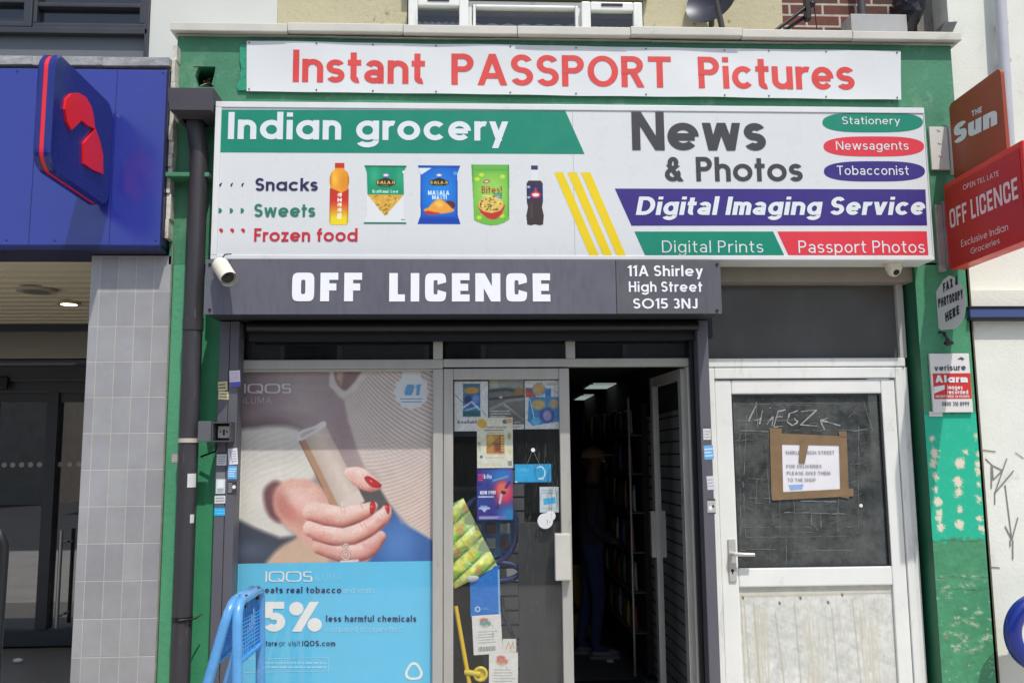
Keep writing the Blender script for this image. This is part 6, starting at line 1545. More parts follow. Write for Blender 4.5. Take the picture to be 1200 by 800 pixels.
# the person in the doorway, in profile facing right
def person():
    pd_ = 2.62; px_ = 1.04
    J = {'pel': (0, 0, .93), 'wst': (.01, 0, 1.08), 'chs': (0, 0, 1.28), 'nek': (.02, 0, 1.47), 'hd0': (.035, 0, 1.56), 'hd1': (.04, 0, 1.66), 'hd2': (.035, 0, 1.72),
         'hl': (0, -.09, .90), 'kl': (.04, -.10, .49), 'al': (.0, -.10, .09), 'tl': (.15, -.10, .045), 'hr': (0, .09, .90), 'kr': (-.02, .10, .49), 'ar': (-.10, .10, .09), 'tr': (.05, .10, .045),
         'sl': (0, -.18, 1.40), 'el': (-.03, -.22, 1.12), 'wl': (.14, -.20, .98), 'ml': (.20, -.19, .97), 'sr': (0, .18, 1.40), 'er': (-.02, .22, 1.12), 'wr': (.16, .18, 1.0), 'mr': (.22, .17, 1.0)}
    Rr = {'pel': (.13, .16), 'wst': (.115, .145), 'chs': (.125, .175), 'nek': (.06, .062), 'hd0': (.075, .068), 'hd1': (.098, .077), 'hd2': (.08, .065), 'hl': (.095, .09), 'kl': (.062, .06), 'al': (.045, .042), 'tl': (.035, .042),
          'sl': (.068, .06), 'el': (.046, .046), 'wl': (.03, .032), 'ml': (.024, .036)}
    E = [('pel', 'wst'), ('wst', 'chs'), ('chs', 'nek'), ('nek', 'hd0'), ('hd0', 'hd1'), ('hd1', 'hd2'), ('pel', 'hl'), ('hl', 'kl'), ('kl', 'al'), ('al', 'tl'), ('pel', 'hr'), ('hr', 'kr'), ('kr', 'ar'), ('ar', 'tr'),
         ('chs', 'sl'), ('sl', 'el'), ('el', 'wl'), ('wl', 'ml'), ('chs', 'sr'), ('sr', 'er'), ('er', 'wr'), ('wr', 'mr')]
    names = list(J); V_ = [J[n__] for n__ in names]; rad = [Rr.get(n__) or Rr[n__[:-1]+'l'] for n__ in names]
    Ed = [(names.index(a_), names.index(c_)) for a_, c_ in E]
    for side, wi in (('l', 'ml'), ('r', 'mr')):
        base = J[wi]
        for k_ in range(5):                                        # four fingers and a thumb
            z_ = base[2] + .025 - .016*k_ if k_ < 4 else base[2]+.03
            yy = base[1] + (0 if k_ < 4 else .02)
            ln = (.045, .052, .05, .04, .03)[k_]
            i0 = len(V_); V_ += [(base[0]+.02, yy, z_), (base[0]+.02+ln, yy+.004, z_-.008), (base[0]+.02+ln*1.25, yy+.012, z_-.034)]
            rad += [(.0095, .0095), (.0088, .0088), (.0075, .0075)]; Ed += [(names.index(wi), i0), (i0, i0+1), (i0+1, i0+2)]
    me = bpy.data.meshes.new("skeleton"); me.from_pydata(V_, Ed, [])
    ob = bpy.data.objects.new("skeleton", me); COL.objects.link(ob)
    sk = ob.modifiers.new("skin", 'SKIN'); sk.use_smooth_shade = True
    lay = me.skin_vertices[0].data if me.skin_vertices else None
    if lay is None:
        bm = bmesh.new(); bm.from_mesh(me); bm.verts.layers.skin.verify(); bm.to_mesh(me); bm.free(); lay = me.skin_vertices[0].data
    for i, r_ in enumerate(rad): lay[i].radius = r_
    lay[0].use_root = True
    ss = ob.modifiers.new("sub", 'SUBSURF'); ss.levels = 2; ss.render_levels = 2
    dg = bpy.context.evaluated_depsgraph_get(); dg.update()
    full = bpy.data.meshes.new_from_object(ob.evaluated_get(dg))
    bpy.data.objects.remove(ob)
    full.name = "person"
    body = bpy.data.objects.new("person", full); COL.objects.link(body)
    for m_ in (mat("dim_skin", (104, 78, 66), .6), mat("navy_jumper", (54, 56, 68), .9, var=.15), mat("blue_jeans", (56, 70, 106), .9, var=.2, vscale=30)): full.materials.append(m_)
    for f_ in full.polygons:
        c = f_.center; f_.use_smooth = True
        f_.material_index = 2 if c.z < .95 and abs(c.x) < .14 and not (c.x > .12 and c.z > .8) else (0 if c.z > 1.46 or (c.x > .15 and .85 < c.z < 1.08) else 1)
        if c.z < .95 and c.x > .13 and c.z > .8: f_.material_index = 0
    body.location = (px_, pd_, .006)
    tag(body, "person in dark jumper, jeans and tan cap standing in profile inside the doorway", "person")
    def kid(nm, mb, m_):
        mb.v = [(x+px_, y+pd_, z+.006) for x, y, z in mb.v]; return mb.build(nm, m_, body)
    b = MB(); b.sphere((.03, 0, 1.70), .10, 18, 10, sq=(1.08, .86, .72)); b.box(.09, .20, -.06, .06, 1.692, 1.704, .004); kid("cap", b, mat("tan_cap", (150, 124, 96), .9))
    b = MB(); b.sphere((.0, 0, 1.645), .09, 14, 8, sq=(.85, .86, .75)); kid("hair", b, mat("dark_hair", (40, 30, 26), .8))
    b = MB(); b.sphere((.142, 0, 1.615), .018, 8, 6, sq=(1.1, .8, 1.2)); b.sphere((.13, 0, 1.575), .018, 8, 6, sq=(.6, 1.1, .4)); kid("nose_and_mouth", b, mat("dim_skin", (104, 78, 66), .6))
    for s_ in (-1, 1):
        b = MB(); b.sphere((.122, .034*s_, 1.645), .010, 8, 6); kid("eye", b, M_white)
        b = MB(); b.sphere((.03, .078*s_, 1.625), .026, 8, 6, sq=(.7, .35, 1.1)); kid("ear", b, mat("dim_skin", (104, 78, 66), .6))
    for x_, y_ in ((.06, -.10), (-.04, .10)):
        b = MB(); b.box(x_-.11, x_+.15, y_-.045, y_+.045, .0, .025, .01); b.sphere((x_+.03, y_, .04), .06, 12, 8, sq=(2.1, .75, .8)); kid("shoe", b, mat("grey_shoe", (130, 130, 132), .6))
person()
b = MB(); x_, y_ = 1.25, 2.3; b.box(1.02, 1.2, 3.0, 3.2, .011, .05, .01) if False else b.box(1.12, 1.17, 2.35, 2.40, .012, .03, .004); solo("litter", b, M_white, "small white scrap on the dark shop floor near the rack", "litter")

# ================================================================== white plastic side door
YU1 = .10
ud = thing("side_door", "white plastic side door with scratched glass, taped notice and worn lower panel", "door", (2.08, YU1, 0))
dx0, dx1 = xat(836.5, 620, YU1), xat(1066, 560, YU1)
zh0, zh1 = zat(950, 429.5, YU1), zat(950, 419.5, YU1)
b = MB(); b.box(dx0, dx1+.02, YU1+.001, YU1+.09, zh0, zh1, .006); 
zf1 = zat(950, 430.5, YU1); fw = .055
b.box(dx0, dx0+fw*.7, YU1, YU1+.09, 0, zf1, .006); b.box(dx1-fw*.85, dx1, YU1, YU1+.09, 0, zf1, .006); b.box(dx0+fw*.7+.0005, dx1-fw*.85-.0005, YU1, YU1+.09, zat(950, 443, YU1), zf1, .006)
b.box(dx1+.002, dx1+.035, YU1+.012, YU1+.09, 0, zh0-.002, .006)
b.build("frame", M_upvc, ud)
b = MB(); b.box(dx1+.001, dx1+.045, YU1+.02, YU1+.09, zh1+.002, zat(950, 331, YU1), .005); b.box(dx0-.02, dx1+.046, YU1+.02, YU1+.09, zat(950, 331, YU1)+.001, zat(950, 328, YU1), .004); b.build("top_frame", mat("grey_white_frame", (190, 188, 180), .45, var=.1), ud)
b = MB(); b.sheet([(dx0-.02, YU1+.05, zh1), (dx1+.02, YU1+.05, zh1), (dx1+.02, YU1+.05, zat(950, 330, YU1)), (dx0-.02, YU1+.05, zat(950, 330, YU1))])
b.build("fanlight_pane", mat("grey_obscured_glass", (92, 92, 90), .12, var=.12, vscale=3, stretch=(1, 1, .5), spec=.5), ud)
lx0, lx1, lz1 = dx0+fw*.7+.003, dx1-fw*.85-.003, zat(950, 444.5, YU1)
gx0, gx1, gz0, gz1 = xat(862, 560, YU1), xat(1040, 560, YU1), zat(950, 664.5, YU1), zat(950, 461, YU1)
b = MB()
yl0 = YU1+.012
b.box(lx0, gx0, yl0, YU1+.08, .03, lz1, .009); b.box(gx1, lx1, yl0, YU1+.08, .03, lz1, .009)
b.box(gx0+.0005, gx1-.0005, yl0+.001, YU1+.08, gz1, lz1, .009); zmr = zat(950, 687, YU1); b.box(gx0+.0005, gx1-.0005, yl0+.001, YU1+.08, zmr, gz0, .009); b.box(gx0+.0005, gx1-.0005, yl0+.001, YU1+.08, .03, .16, .009)
leaf = b.build("door_leaf", mat("white_leaf_plastic", (230, 231, 225), .33, var=.05, vscale=4, dirt=(180, 176, 162), dscale=6, dlo=.62, dhi=.88), ud)
b = MB(); gy = YU1+.04
for a_ in ((gx0, gx1, gz1-.010, gz1-.0005), (gx0, gx1, gz0+.0005, gz0+.008), (gx0+.0005, gx0+.008, gz0+.009, gz1-.011), (gx1-.012, gx1-.0005, gz0+.009, gz1-.011)): b.box(a_[0], a_[1], yl0+.006, gy+.01, a_[2], a_[3])
b.build("glazing_gasket", mat("black_gasket", (40, 40, 42), .6), leaf)
b = MB(); b.sheet([(gx0, gy, gz0), (gx1, gy, gz0), (gx1, gy, gz1), (gx0, gy, gz1)]); b.build("pane", glass("scratched_glass", tint=(110, 114, 114), dust_glare=.46, dust_glare_c=(110, 114, 111), streak=(1, 1, 1), ior=1.8), leaf)  # strong diffuse grey stands in for reflections on this pane
b = MB(); b.box(dx0, dx1, .6, .62, .1, zh1+.9); b.build("dark_behind", M_dark, ud)
# worn lower panel: boards with streaks where the paint has gone
pw_, ph_2 = 190.0, 110.0
p = Print(pw_, ph_2, 1.0, (206, 207, 199)); p.blotch(.05, 120, 12)
g_ = np.random.default_rng(21)
def streakband(x0, x1, y0, y1, dens):
    for i in range(dens):
        x_ = x0+(x1-x0)*g_.random(); a_ = y0+(y1-y0)*g_.random()*.8; e_ = min(y1, a_+6+30*g_.random())
        p.line([(x_, a_), (x_+g_.normal()*.6, e_)], .5+.6*g_.random(), (190, 184, 166) if g_.random() < .6 else (210, 206, 192), 1.2, .6)
streakband(0, 190, 6, 100, 60); streakband(17, 34, 12, 92, 90); streakband(78, 102, 12, 92, 90); streakband(148, 170, 12, 92, 90)
for pts in (((6, 14), (10, 90)), ((18, 14), (22, 92)), ((44, 22), (52, 88)), ((68, 14), (72, 92)), ((114, 20), (118, 90)), ((140, 12), (146, 92)), ((2, 10), (4, 110))): p.line(pts, 1.2, (168, 160, 140), 1.4, .8)
p.line([(8, 91), (180, 91)], 1.3, (176, 168, 148), 1.6, .8); p.line([(22, 96), (150, 95)], .9, (190, 182, 162), 1.4, .7); p.rect(0, 1, 190, 8, (196, 190, 172), 3, .6); p.line([(0, 8), (190, 7)], .8, (160, 154, 136), 1.2, .8)
streakband(70, 100, 96, 110, 20)
for x_, y_ in ((76, 10), (128, 8), (80, 89), (95, 86), (50, 14), (5, 9), (110, 14)): p.ell(x_, y_, 1.3, 1.3, (70, 66, 58), 1.2)
X0, X1, Z1w = gx0+.001, gx1-.001, zmr-.001
p.build("worn_panel", printed("worn_panel_print", .55), lambda u, v: (X0+(X1-X0)*u, YU1+.034, Z1w-(Z1w-.161)*v), leaf)
# scratches on the glass
b = MB()
def scr(x0, y0, x1, y1, wd=.8, solid=.9):
    k_ = max(2, int(math.hypot(x1-x0, y1-y0)/7)); pv = None
    for i in range(k_+1):
        t_ = i/k_; q_ = (x0+(x1-x0)*t_+random.gauss(0, .35), y0+(y1-y0)*t_+random.gauss(0, .35))
        if pv and random.random() < solid:
            (a_, c_), (d_, e_) = U(*pv, gy), U(*q_, gy); l_ = math.hypot(d_-a_, e_-c_) or 1; w_ = wd/200*(.35+.9*random.random())/2
            nx_, nz_ = -(e_-c_)/l_*w_, (d_-a_)/l_*w_
            b.flat([(a_+nx_, c_+nz_), (d_+nx_, e_+nz_), (d_-nx_, e_-nz_), (a_-nx_, c_-nz_)], gy-.0012-.00005*(len(b.f) % 40))
        pv = q_
for a_ in ((866, 473, 950, 475), (905, 472, 995, 473), (862, 493, 935, 492), (868, 504, 900, 506), (862, 516, 905, 515), (880, 505, 1024, 504), (1012, 470, 1022, 504), (1000, 532, 1015, 532), (866, 486, 868, 628), (875, 486, 872, 556), (897, 520, 902, 590), (876, 560, 898, 561), (879, 583, 920, 584), (870, 556, 874, 628), (914, 584, 914, 622), (873, 617, 950, 617), (874, 629, 992, 628), (925, 624, 952, 623), (919, 600, 990, 602), (938, 587, 980, 587), (930, 585, 931, 610), (961, 602, 962, 618), (982, 580, 982, 630), (1006, 500, 1006, 618), (992, 617, 1004, 617), (950, 595, 951, 615), (875, 643, 910, 644), (936, 645, 1000, 644), (921, 625, 922, 660), (906, 600, 907, 616), (887, 560, 886, 596), (1022, 500, 1000, 505), (952, 612, 958, 622), (886, 470, 888, 500)): scr(*a_, wd=.7 if random.random() < .7 else 1.3)
for i in range(60):
    x_, y_ = 866+165*random.random(), 468+180*random.random(); scr(x_, y_, x_+random.gauss(0, 10), y_+random.gauss(0, 4), .5)
b.build("scratches", mat("scratched_white", (112, 116, 114), .8), leaf)
b = MB()
for a_ in ((886, 474, 877, 494), (877, 494, 892, 491), (893, 480, 890, 497), (903, 478, 902, 478), (898, 497, 906, 488), (906, 488, 904, 499), (912, 481, 907, 500), (912, 481, 921, 480), (909, 489, 917, 488), (907, 500, 917, 499), (934, 481, 925, 484), (925, 484, 922, 494), (922, 494, 928, 499), (928, 499, 935, 494), (935, 494, 930, 490), (938, 482, 957, 480), (957, 480, 938, 498), (938, 498, 958, 499), (961, 492, 985, 499), (961, 492, 966, 503), (961, 492, 970, 490)): scr(*a_, wd=1.7, solid=1.1)
b.build("scratched_tag", mat("chalky_scratch", (158, 159, 156), .8), leaf)
# drips and dust streaks on the closed leaf's glass
gy_, gy = gy, YG-.0006
b = MB()
for i in range(95):
    x_ = 610+46*random.random()**.8; y_ = 505+250*random.random(); scr(x_, y_, x_+random.gauss(0, .6), y_+8+45*random.random(), .22+.28*random.random(), .55)
for i in range(50):
    x_ = 535+120*random.random(); y_ = 600+190*random.random(); scr(x_, y_, x_+random.gauss(0, 1), y_+2+3*random.random(), .5, .7)
b.build("dust_streaks", mat("dust_grey", (84, 84, 82), .9), door)
gy = gy_
# handle
b = MB(); X0, X1, Z0, Z1 = R(854, 631, 863, 681, yl0-.012); b.box(X0, X1, yl0-.012, yl0-.0005, Z0, Z1, .008, seg=3)
hd = b.build("handle", mat("white_handle_metal", (206, 204, 198), .25, metal=.35), leaf)
b = MB(); x_, z_ = U(858.5, 649, yl0-.05); x2_ = xat(884, 650, yl0-.05); b.tube([(x_, yl0-.01, z_), (x_, yl0-.045, z_), (x_+.012, yl0-.055, z_), (x2_, yl0-.055, z_-.004)], [.012, .012, .0125, .010], 12); b.build("lever", mat("white_handle_metal", (206, 204, 198), .25, metal=.35), hd)
b = MB(); x_, z_ = U(858.5, 668, yl0-.0125); b.disc((x_, yl0-.0128, z_), .009, n=14); b.box(x_-.004, x_+.004, yl0-.0128, yl0-.0126, z_-.02, z_); b.build("keyhole", M_black, hd)
# taped notice
nt_ = thing("paper_notice", "white paper delivery notice framed with brown tape on the side door glass", "notice", (xat(950, 545, gy), gy-.004, zat(950, 585, gy)))
X0, X1, Z0, Z1 = R(914, 520, 986, 577, gy); b = MB(); b.sheet([(X0, gy-.004, Z0), (X1, gy-.004, Z0+.004), (X1, gy-.004, Z1), (X0, gy-.004, Z1)]); b.build("paper", mat("creased_paper", (226, 224, 226), .7, var=.06, vscale=10), nt_)
b = MB()
for i, pts in enumerate((((902, 501), (916, 502), (918, 582), (904, 584)), ((902, 507), (992, 511), (992, 522), (903, 520)), ((983, 505), (992, 505), (995, 584), (985, 582)), ((904, 577), (1000, 572), (1000, 581), (905, 586)), ((938, 515), (949, 514), (943, 543), (936, 542)), ((984, 509), (992, 509), (992, 512), (984, 511)))):
    b.flat([U(a_, c_, gy-.006-.0008*i) for a_, c_ in pts], gy-.006-.0008*i)
b.build("tape", M_ply, nt_)
b = MB(); yn_ = gy-.0055
ptext(b, "SHIRLEY HIGH STREET", 920.5, 532, 978, 528, yn_, wt=.17, st='g', yr=532); ptext(b, "FOR DELIVERIES", 921.5, 548, 963, 544, yn_, wt=.17, st='g'); ptext(b, "PLEASE GIVE THEM", 922, 556, 973, 552, yn_, wt=.17, st='g'); ptext(b, "TO THE SHOP", 923, 564, 956, 560, yn_, wt=.17, st='g')
b.build("lettering", mat("grey_ink", (150, 152, 162), .7), nt_)
b = MB(); b.flat([U(a_, c_, gy-.0052) for a_, c_ in ((924, 568), (942, 567), (940, 573), (926, 574))], gy-.0052); b.build("blue_mark", mat("pale_blue_ink", (140, 170, 214), .7), nt_)
b = MB(); x_, z_ = U(1009, 592, gy-.002); b.disc((x_, gy-.002, z_), .011, n=16); solo("sticker", b, M_white, "small round white spot stuck on the side door glass right of the notice", "sticker")

# ================================================================== stickers, small signs and the meter box
def sticker(px0, py0, px1, py1, y, base, label, deco=None, rot=0.0, cat="sticker", name="sticker"):
    p = Print(20, 20*abs(py1-py0)/abs(px1-px0), 1.6, base)
    if deco: deco(p)
    p.blotch(.04, 20, int(px0))
    X0, X1, Z0, Z1 = R(px0, py0, px1, py1, y); cx, cz = (X0+X1)/2, (Z0+Z1)/2; ca, sa = math.cos(rot), math.sin(rot)
    def place(u, v):
        dx, dz = (X1-X0)*(u-.5), (Z1-Z0)*(.5-v); return (dx*ca-dz*sa, 0, dx*sa+dz*ca)
    ob = p.build(name, M_paper, place); ob.location = (cx, y, cz); return tag(ob, label, cat)
yj = YJ-.0065
S = lambda c_, n_=3, x0=2, x1=18: (lambda p: p.scribble(x0, p.h*.15, x1, p.h*.85, n_, c_, .8))
sticker(255.5, 447, 266.5, 457.5, yj+.004, (190, 184, 140), "small yellowish sticker, upper of two on the left guide's outer strip", S((70, 66, 50), 2), .08)
sticker(256, 458.5, 268.5, 468, yj+.004, (214, 206, 160), "cream sticker directly under the small yellowish sticker", S((130, 116, 80), 2), -.04)
sticker(269, 434, 281.5, 452.5, yj, (216, 212, 222), "white and violet sticker, topmost on the left shutter guide", lambda p: (p.rect(0, p.h*.72, 20, p.h, (90, 90, 180)), p.scribble(2, 3, 18, p.h*.65, 4, (190, 150, 170))), .06)
sticker(254, 529, 265.5, 545, yj+.004, (206, 206, 206), "grey white label with a dark top strip below the meter box", lambda p: (p.rect(0, 0, 20, 5, (60, 60, 64)), p.scribble(2, 8, 18, p.h-2, 4, (120, 120, 120))))
sticker(267.5, 525, 278.5, 544, yj, (222, 222, 224), "white label with grey bars right of the grey white label", lambda p: (p.line([(4, 4), (8, p.h-4)], 2, (150, 156, 166)), p.scribble(9, 4, 18, p.h-4, 5, (150, 156, 166))), .08)
sticker(267, 545.5, 277.5, 561, yj, (96, 170, 222), "sky blue label on the left shutter guide with pale lines", S((220, 236, 246), 4), .0)
sticker(253.5, 553, 264, 561, yj+.004, (120, 120, 126), "faded grey label between two white labels on the left guide", None)
sticker(253, 561, 264, 578, yj+.004, (196, 206, 206), "pale label with a soft white square low on the left guide", lambda p: (p.rect(3, 2, 17, p.h*.6, (226, 232, 232), 4), p.scribble(3, p.h*.65, 17, p.h-2, 3, (70, 74, 76))))
sticker(266.5, 563.5, 277.5, 578.5, yj, (52, 52, 56), "black square label with a white dot on the left shutter guide", lambda p: (p.ell(14, p.h*.45, 4, 4, (230, 230, 230)), p.scribble(2, 3, 10, p.h-3, 5, (190, 190, 190))))
sticker(251.5, 580.5, 267, 589.5, yj+.004, (206, 208, 208), "slanted white label above the bright blue label on the left guide", S((120, 122, 124), 2), .03)
sticker(251, 594.5, 267.5, 604, yj+.004, (34, 164, 220), "bright blue wide label, lowest on the left shutter guide", S((120, 206, 240), 2))
sticker(824, 500, 833, 515, YJ-.001, (206, 206, 204), "grey white label, highest on the narrow right shutter guide", lambda p: (p.rect(0, 0, 20, 4, (50, 50, 54)), p.scribble(2, 8, 18, p.h-3, 3, (160, 160, 160))))
sticker(825, 521.5, 836, 538, YJ-.001, (104, 168, 214), "sky blue label below the highest label on the right guide", S((214, 230, 240), 3), .06)
sticker(828.5, 557.5, 837, 573.5, YJ-.001, (204, 204, 210), "pale label with faint grey print midway on the right guide", S((160, 164, 176), 3), .06)
sticker(829, 584, 838.5, 602, YJ-.001, (176, 176, 174), "black and white patterned label, lowest on the right guide", lambda p: (p.rect(0, 0, 20, 5, (60, 60, 60)), p.ell(8, p.h*.6, 5, 5, (230, 230, 228)), p.ell(14, p.h*.5, 3, 4, (60, 60, 60)), p.rect(0, p.h-4, 20, p.h, (70, 70, 70))))
sticker(201, 531, 212, 542, -.001, (150, 150, 140), "worn grey patch sticker on the green pilaster left of the pipe", S((200, 196, 190), 3))
b = MB()
def curved(px, py0, py1, w_, name, label, base):
    z0_, z1_ = zat(px, py1, YP), zat(px, py0, YP); a0 = math.asin(max(-1, min(1, (xat(px, (py0+py1)/2, YP-.05)-xp)/.0535)))
    b = MB(); n_ = 6; vs = [(xp+.0538*math.sin(a0+w_*(i/n_-.5)), YP-.0538*math.cos(a0+w_*(i/n_-.5)), z) for z in (z0_, z1_) for i in range(n_+1)]
    b.add(vs, [(i, i+1, n_+2+i, n_+1+i) for i in range(n_)]); solo(name, b, mat(name+"_paper", base, .6, var=.08, vscale=30), label, "sticker")
curved(224.5, 554.5, 570.5, 1.0, "sticker", "white paper sticker wrapped on the dark drainpipe, upper one", (206, 206, 204))
curved(224, 602, 612, .5, "sticker", "smaller white paper sticker lower on the dark drainpipe", (206, 206, 204))
# red drinks notice on the green strip
p = Print(20, 32, 2.4, (168, 26, 36)); p.write("GUARD", 2, 5.6, 18, 3, (222, 190, 190), wt=.2, op=.7); p.poly([(5, 11), (15, 11), (11, 18), (11, 23), (13, 25), (7, 25), (9, 23), (9, 18)], (226, 206, 206)); p.ell(10, 8.5, 1.3, 1.6, (214, 160, 160)); p.scribble(13, 22, 18, 26, 2, (220, 180, 180)); p.rect(0, 27.5, 20, 32, (196, 190, 190)); p.scribble(2, 28.4, 18, 31, 2, (120, 110, 110))
X0, X1, Z0, Z1 = R(235.5, 416, 256, 449, .09)
b = thing("warning_sign", "small red notice with a white glass emblem on the shaded green strip", "sign", ((X0+X1)/2, .09, Z0))
q = MB(); q.box(X0, X1, .0905, .0985, Z0, Z1, .001); q.build("plate", M_off, b); p.build("print", M_paper, lambda u, v: (X0+(X1-X0)*u, .0898, Z1+(Z0-Z1)*v), b)
# grey box with its door hanging open
X0, X1, Z0, Z1 = R(248, 494, 270.5, 517.5, -.16)
mb_ = thing("meter_box", "small grey box with an open flap and pale switch plate over the shutter guide", "box", ((X0+X1)/2, -.16, Z0))
b = MB(); t_ = .008
b.box(X0, X1, -.16, YJ-.004, Z1-t_, Z1); b.box(X0, X1, -.16, YJ-.004, Z0, Z0+t_); b.box(X0, X0+t_, -.16, YJ-.004, Z0+t_, Z1-t_); b.box(X1-t_, X1, -.16, YJ-.004, Z0+t_, Z1-t_); b.box(X0+t_, X1-t_, -.085, YJ-.0045, Z0+t_, Z1-t_, mi=1)
b.build("housing", [mat("dark_box_plastic", (70, 70, 74), .5), M_black], mb_)
b = MB(); b.box(X0-.075, X0-.003, -.165, -.152, Z0+.002, Z1+.004, .003); b.build("flap", mat("grey_flap", (96, 96, 100), .5, var=.08), mb_)
b = MB(); b.box(X0+.018, X1-.012, -.10, -.086, Z0+.022, Z1-.022, .003); pl = b.build("switch_plate", M_off, mb_)
b = MB(); xm = (X0+X1)/2; zm = (Z0+Z1)/2; b.box(xm-.006, xm+.004, -.104, -.1005, zm-.018, zm+.014); b.box(xm-.022, xm-.016, -.103, -.1005, zm-.004, zm+.008); b.box(xm+.012, xm+.018, -.103, -.1005, zm-.004, zm+.008); b.build("key_switch", M_black, pl)
b = MB(); b.tube([(X0+.01, -.1, Z0), (X0+.0, -.06, Z0-.05), (xp+.05, -.02, Z0-.08)], .006, 8); b.build("cable", M_black, mb_)

# ================================================================== roof clutter above the coping
zc = lambda py, y=.2: zat(835, py, y)
sd = thing("satellite_dish", "dark satellite dish seen from behind on the cream wall above the signs", "dish", (xat(835, 30, .2), .2, zc(38)))
cx, cz = xat(835, 8, .18), zat(835, 4, .18)
b = MB(); n_ = 28; ax_ = Vector((-.45, -.62, .2)).normalized(); a_ = ax_.orthogonal().normalized(); c_ = ax_.cross(a_)
vs = [Vector((cx, .18, cz)) + ax_*(.06*rr_*rr_-.03) + (a_*math.cos(2*math.pi*i/n_) + c_*math.sin(2*math.pi*i/n_))*.17*rr_ for rr_ in (.02, .4, .7, .9, 1.0) for i in range(n_)]
b.add(vs, [(j*n_+i, j*n_+(i+1) % n_, (j+1)*n_+(i+1) % n_, (j+1)*n_+i) for j in range(4) for i in range(n_)], 0, True); b.build("dish", mat("grey_dish", (50, 54, 66), .4, metal=.3), sd)
b = MB(); q0, q1 = U(838, -10, .08), U(846, 36, .08); b.tube([(q0[0]-.02, .05, q0[1]), (q1[0], .06, q1[1]-.02)], .02, 8); b.tube([(cx, .2, cz-.05), (cx+.02, .29, cz-.1)], .018, 8); b.build("arm", mat("dark_arm", (60, 56, 54), .5), sd)
br = thing("wall_bracket", "black angled metal bracket in front of the brick patch above the coping", "bracket", (xat(925, 30, .1), .1, zat(925, 36, .1)))
b = MB()
for d_ in (0, .035): 
    u0, u1 = U(902+d_*220, 38, .1), U(948, 6+d_*260, .1); b.tube([(u0[0], .1+d_, u0[1]-.02), (u1[0], .1+d_, u1[1])], .012, 8)
u0, u1 = U(946, -6, .1), U(945, 24, .1); b.box(u0[0]-.02, u0[0]+.012, .08, .13, u1[1], u0[1], .004); u2 = U(951, 6, .1); b.sphere((u2[0], .09, u2[1]), .022, 10, 6); b.tube([(u1[0]+.06, .12, u0[1]), (u1[0]+.075, .12, zat(965, 38, .12))], .004, 6); b.build("arms", mat("black_bracket_metal", (44, 42, 42), .4, metal=.4, var=.2), br)
b = MB(); X0, X1, Z0, Z1 = R(993, 22, 1058, 42, .18); b.box(X0, X1, .12, .28, Z0, Z1, .004); solo("roof_box", b, mat("pale_grey_box", (168, 168, 166), .5, var=.08), "pale grey box lying on the coping in front of the brick patch", "box")
b = MB(); x_ = xat(1011, 10, .22); b.tube([(x_, .235, Z1+.002), (x_, .235, 6)], .026, 14); solo("vent_pipe", b, mat("grey_soil_pipe", (74, 72, 76), .4), "dark grey vertical pipe rising behind the pale grey box", "pipe")
b = MB(); g_ = np.random.default_rng(5)
px_l = [(1057, -20), (1055, 0), (1057, 12), (1060, 33), (1074, 33), (1079, 24), (1084, 10), (1083, -20)]
q = [U(a_, c_, .15) for a_, c_ in px_l]
n_ = len(q); mid_ = (sum(a_ for a_, _ in q)/n_, sum(c_ for _, c_ in q)/n_)
vs = [(a_, .16+.02*g_.standard_normal(), c_) for a_, c_ in q] + [((a_+mid_[0])/2, .08+.03*g_.standard_normal(), (c_+mid_[1])/2) for a_, c_ in q] + [(mid_[0], .07, mid_[1])] + [(a_, .27, c_) for a_, c_ in q]
b.add(vs, [(i, (i+1) % n_, n_+(i+1) % n_, n_+i) for i in range(n_)] + [(n_+i, n_+(i+1) % n_, 2*n_) for i in range(n_)] + [(i, (i+1) % n_, 2*n_+1+(i+1) % n_, 2*n_+1+i) for i in range(n_)])
solo("plastic_sheet", b, mat("black_plastic", (34, 36, 44), .25, var=.2), "crumpled black plastic sheet hanging beside the brick patch", "sheet")
b = MB(); q = [U(a_, c_, .0) for a_, c_ in ((1107, 34), (1113, 21), (1128, 20), (1122, 33))]; b.xz(q, .06, .28); solo("roof_slate", b, mat("dark_slate", (84, 84, 86), .7, var=.3, vscale=14), "loose dark slate at the right end of the coping", "slate")

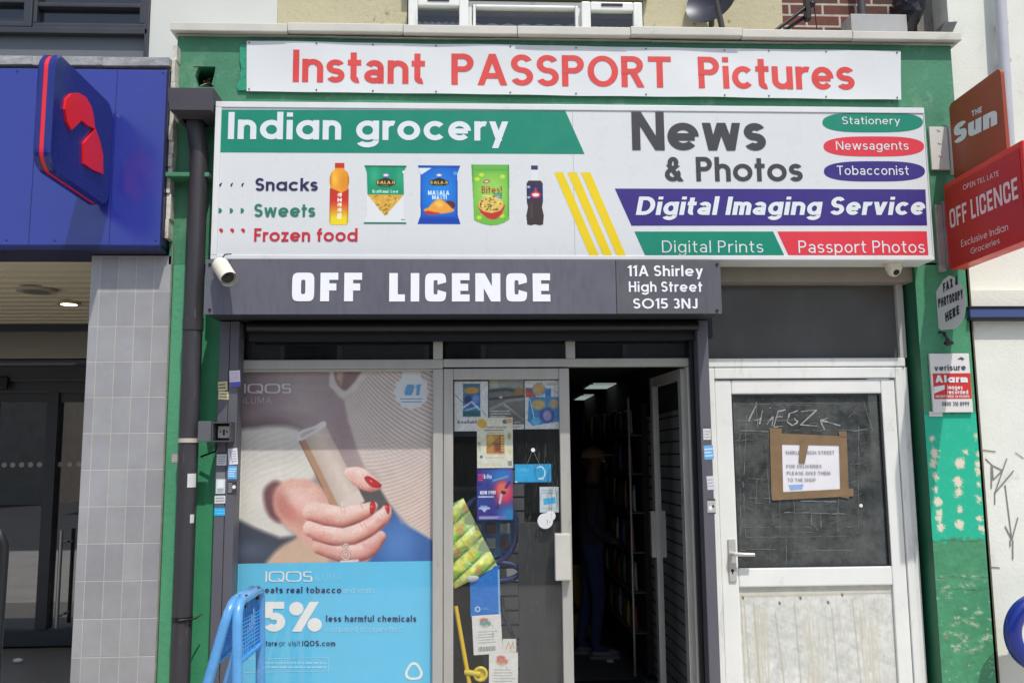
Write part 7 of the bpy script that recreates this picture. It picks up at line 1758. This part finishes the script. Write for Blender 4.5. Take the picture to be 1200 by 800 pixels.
# ================================================================== pavement stands in front
def a_board():
    yf_ = -.36; xt = xat(304, 730, yf_); yn_ = float(min(np.linspace(-1.1, -.45, 131), key=lambda q_: abs(xat(277, 745, float(q_))-xt))); m_ = mat("blue_plastic_stand", (92, 158, 214), .3, var=.18, dirt=(150, 180, 205), dscale=14, dlo=.6, dhi=.7, vscale=5, coat=.3)
    zt_ = zat(304, 689, yf_)
    o = thing("pavement_stand", "scuffed sky blue plastic folding pavement stand in front of the turquoise poster", "stand", (xt, -.55, 0))
    for s_, nm in ((-1, "leg_frame"), (1, "leg_frame")):
        top_dx = -.03 if s_ < 0 else 0; bot_dx = -.30 if s_ < 0 else .03
        f = lambda y, z: (xt + top_dx + (bot_dx-top_dx)*(1-z/zt_) , y, z)
        b = MB()
        path = [f(yn_, 0), f(yn_, .45), f(yn_, zt_-.10), f(yn_+.012, zt_-.05), f(yn_+.04, zt_-.012), f(yn_+.08, zt_), f((yn_+yf_)/2, zt_), f(yf_-.05, zt_), f(yf_-.018, zt_-.015), f(yf_, zt_-.05), f(yf_, .45), f(yf_, 0)]
        b.tube(path, .025, 12); fr_ = b.build(nm, m_, o)
        b = MB()
        for k_ in range(9):
            z_ = zt_-.09-.018*k_; b.tube([f(yn_+.02, z_), f(yf_-.02, z_-.02)], .004, 6)
        for k_ in range(10):
            y_ = yn_+.04+(yf_-yn_-.08)*k_/9; b.tube([f(y_, zt_-.02), f(y_+.02, zt_-.27)], .004, 6)
        b.tube([f(yn_, zt_-.28), f(yf_, zt_-.28)], .014, 8); b.build("lattice", mat("blue_lattice", (66, 150, 226), .3, var=.2, vscale=30), fr_)
    b = MB(); b.tube([(xt, yn_+.05, zt_+.004), (xt, yf_-.05, zt_+.004)], .016, 8); b.build("hinge_bar", m_, o)
    b = MB()
    for y_ in (yn_+.09, yf_-.12): b.box(xt-.02, xt+.02, y_, y_+.03, zt_-.04, zt_+.022, .004)
    b.build("hinge_clip", M_black, o)
a_board()
o = thing("pavement_sign", "black framed pavement sign standing at the left edge of the view", "sign", (-2.75, -.9, 0))
x1_ = xat(1, 720, -.9); zt_ = zat(8, 622, -.9)
b = MB(); b.tube([(x1_-.02, -.9, 0), (x1_-.01, -.9, zt_-.06), (x1_-.03, -.9, zt_-.012), (x1_-.07, -.9, zt_), (x1_-.5, -.9, zt_), (x1_-.54, -.9, zt_-.03), (x1_-.55, -.9, 0)], .028, 12); fr_ = b.build("frame", M_black, o)
b = MB(); b.box(x1_-.52, x1_-.045, -.91, -.895, .12, zt_-.05); b.build("panel", mat("dark_sign_panel", (30, 30, 34), .3), o)
b = MB(); b.tube([(x1_-.16, -.55, 0), (x1_-.06, -.87, zt_-.03)], .02, 10); b.tube([(x1_-.53, -.55, 0), (x1_-.53, -.87, zt_-.03)], .02, 10); b.build("rear_leg", M_black, o)
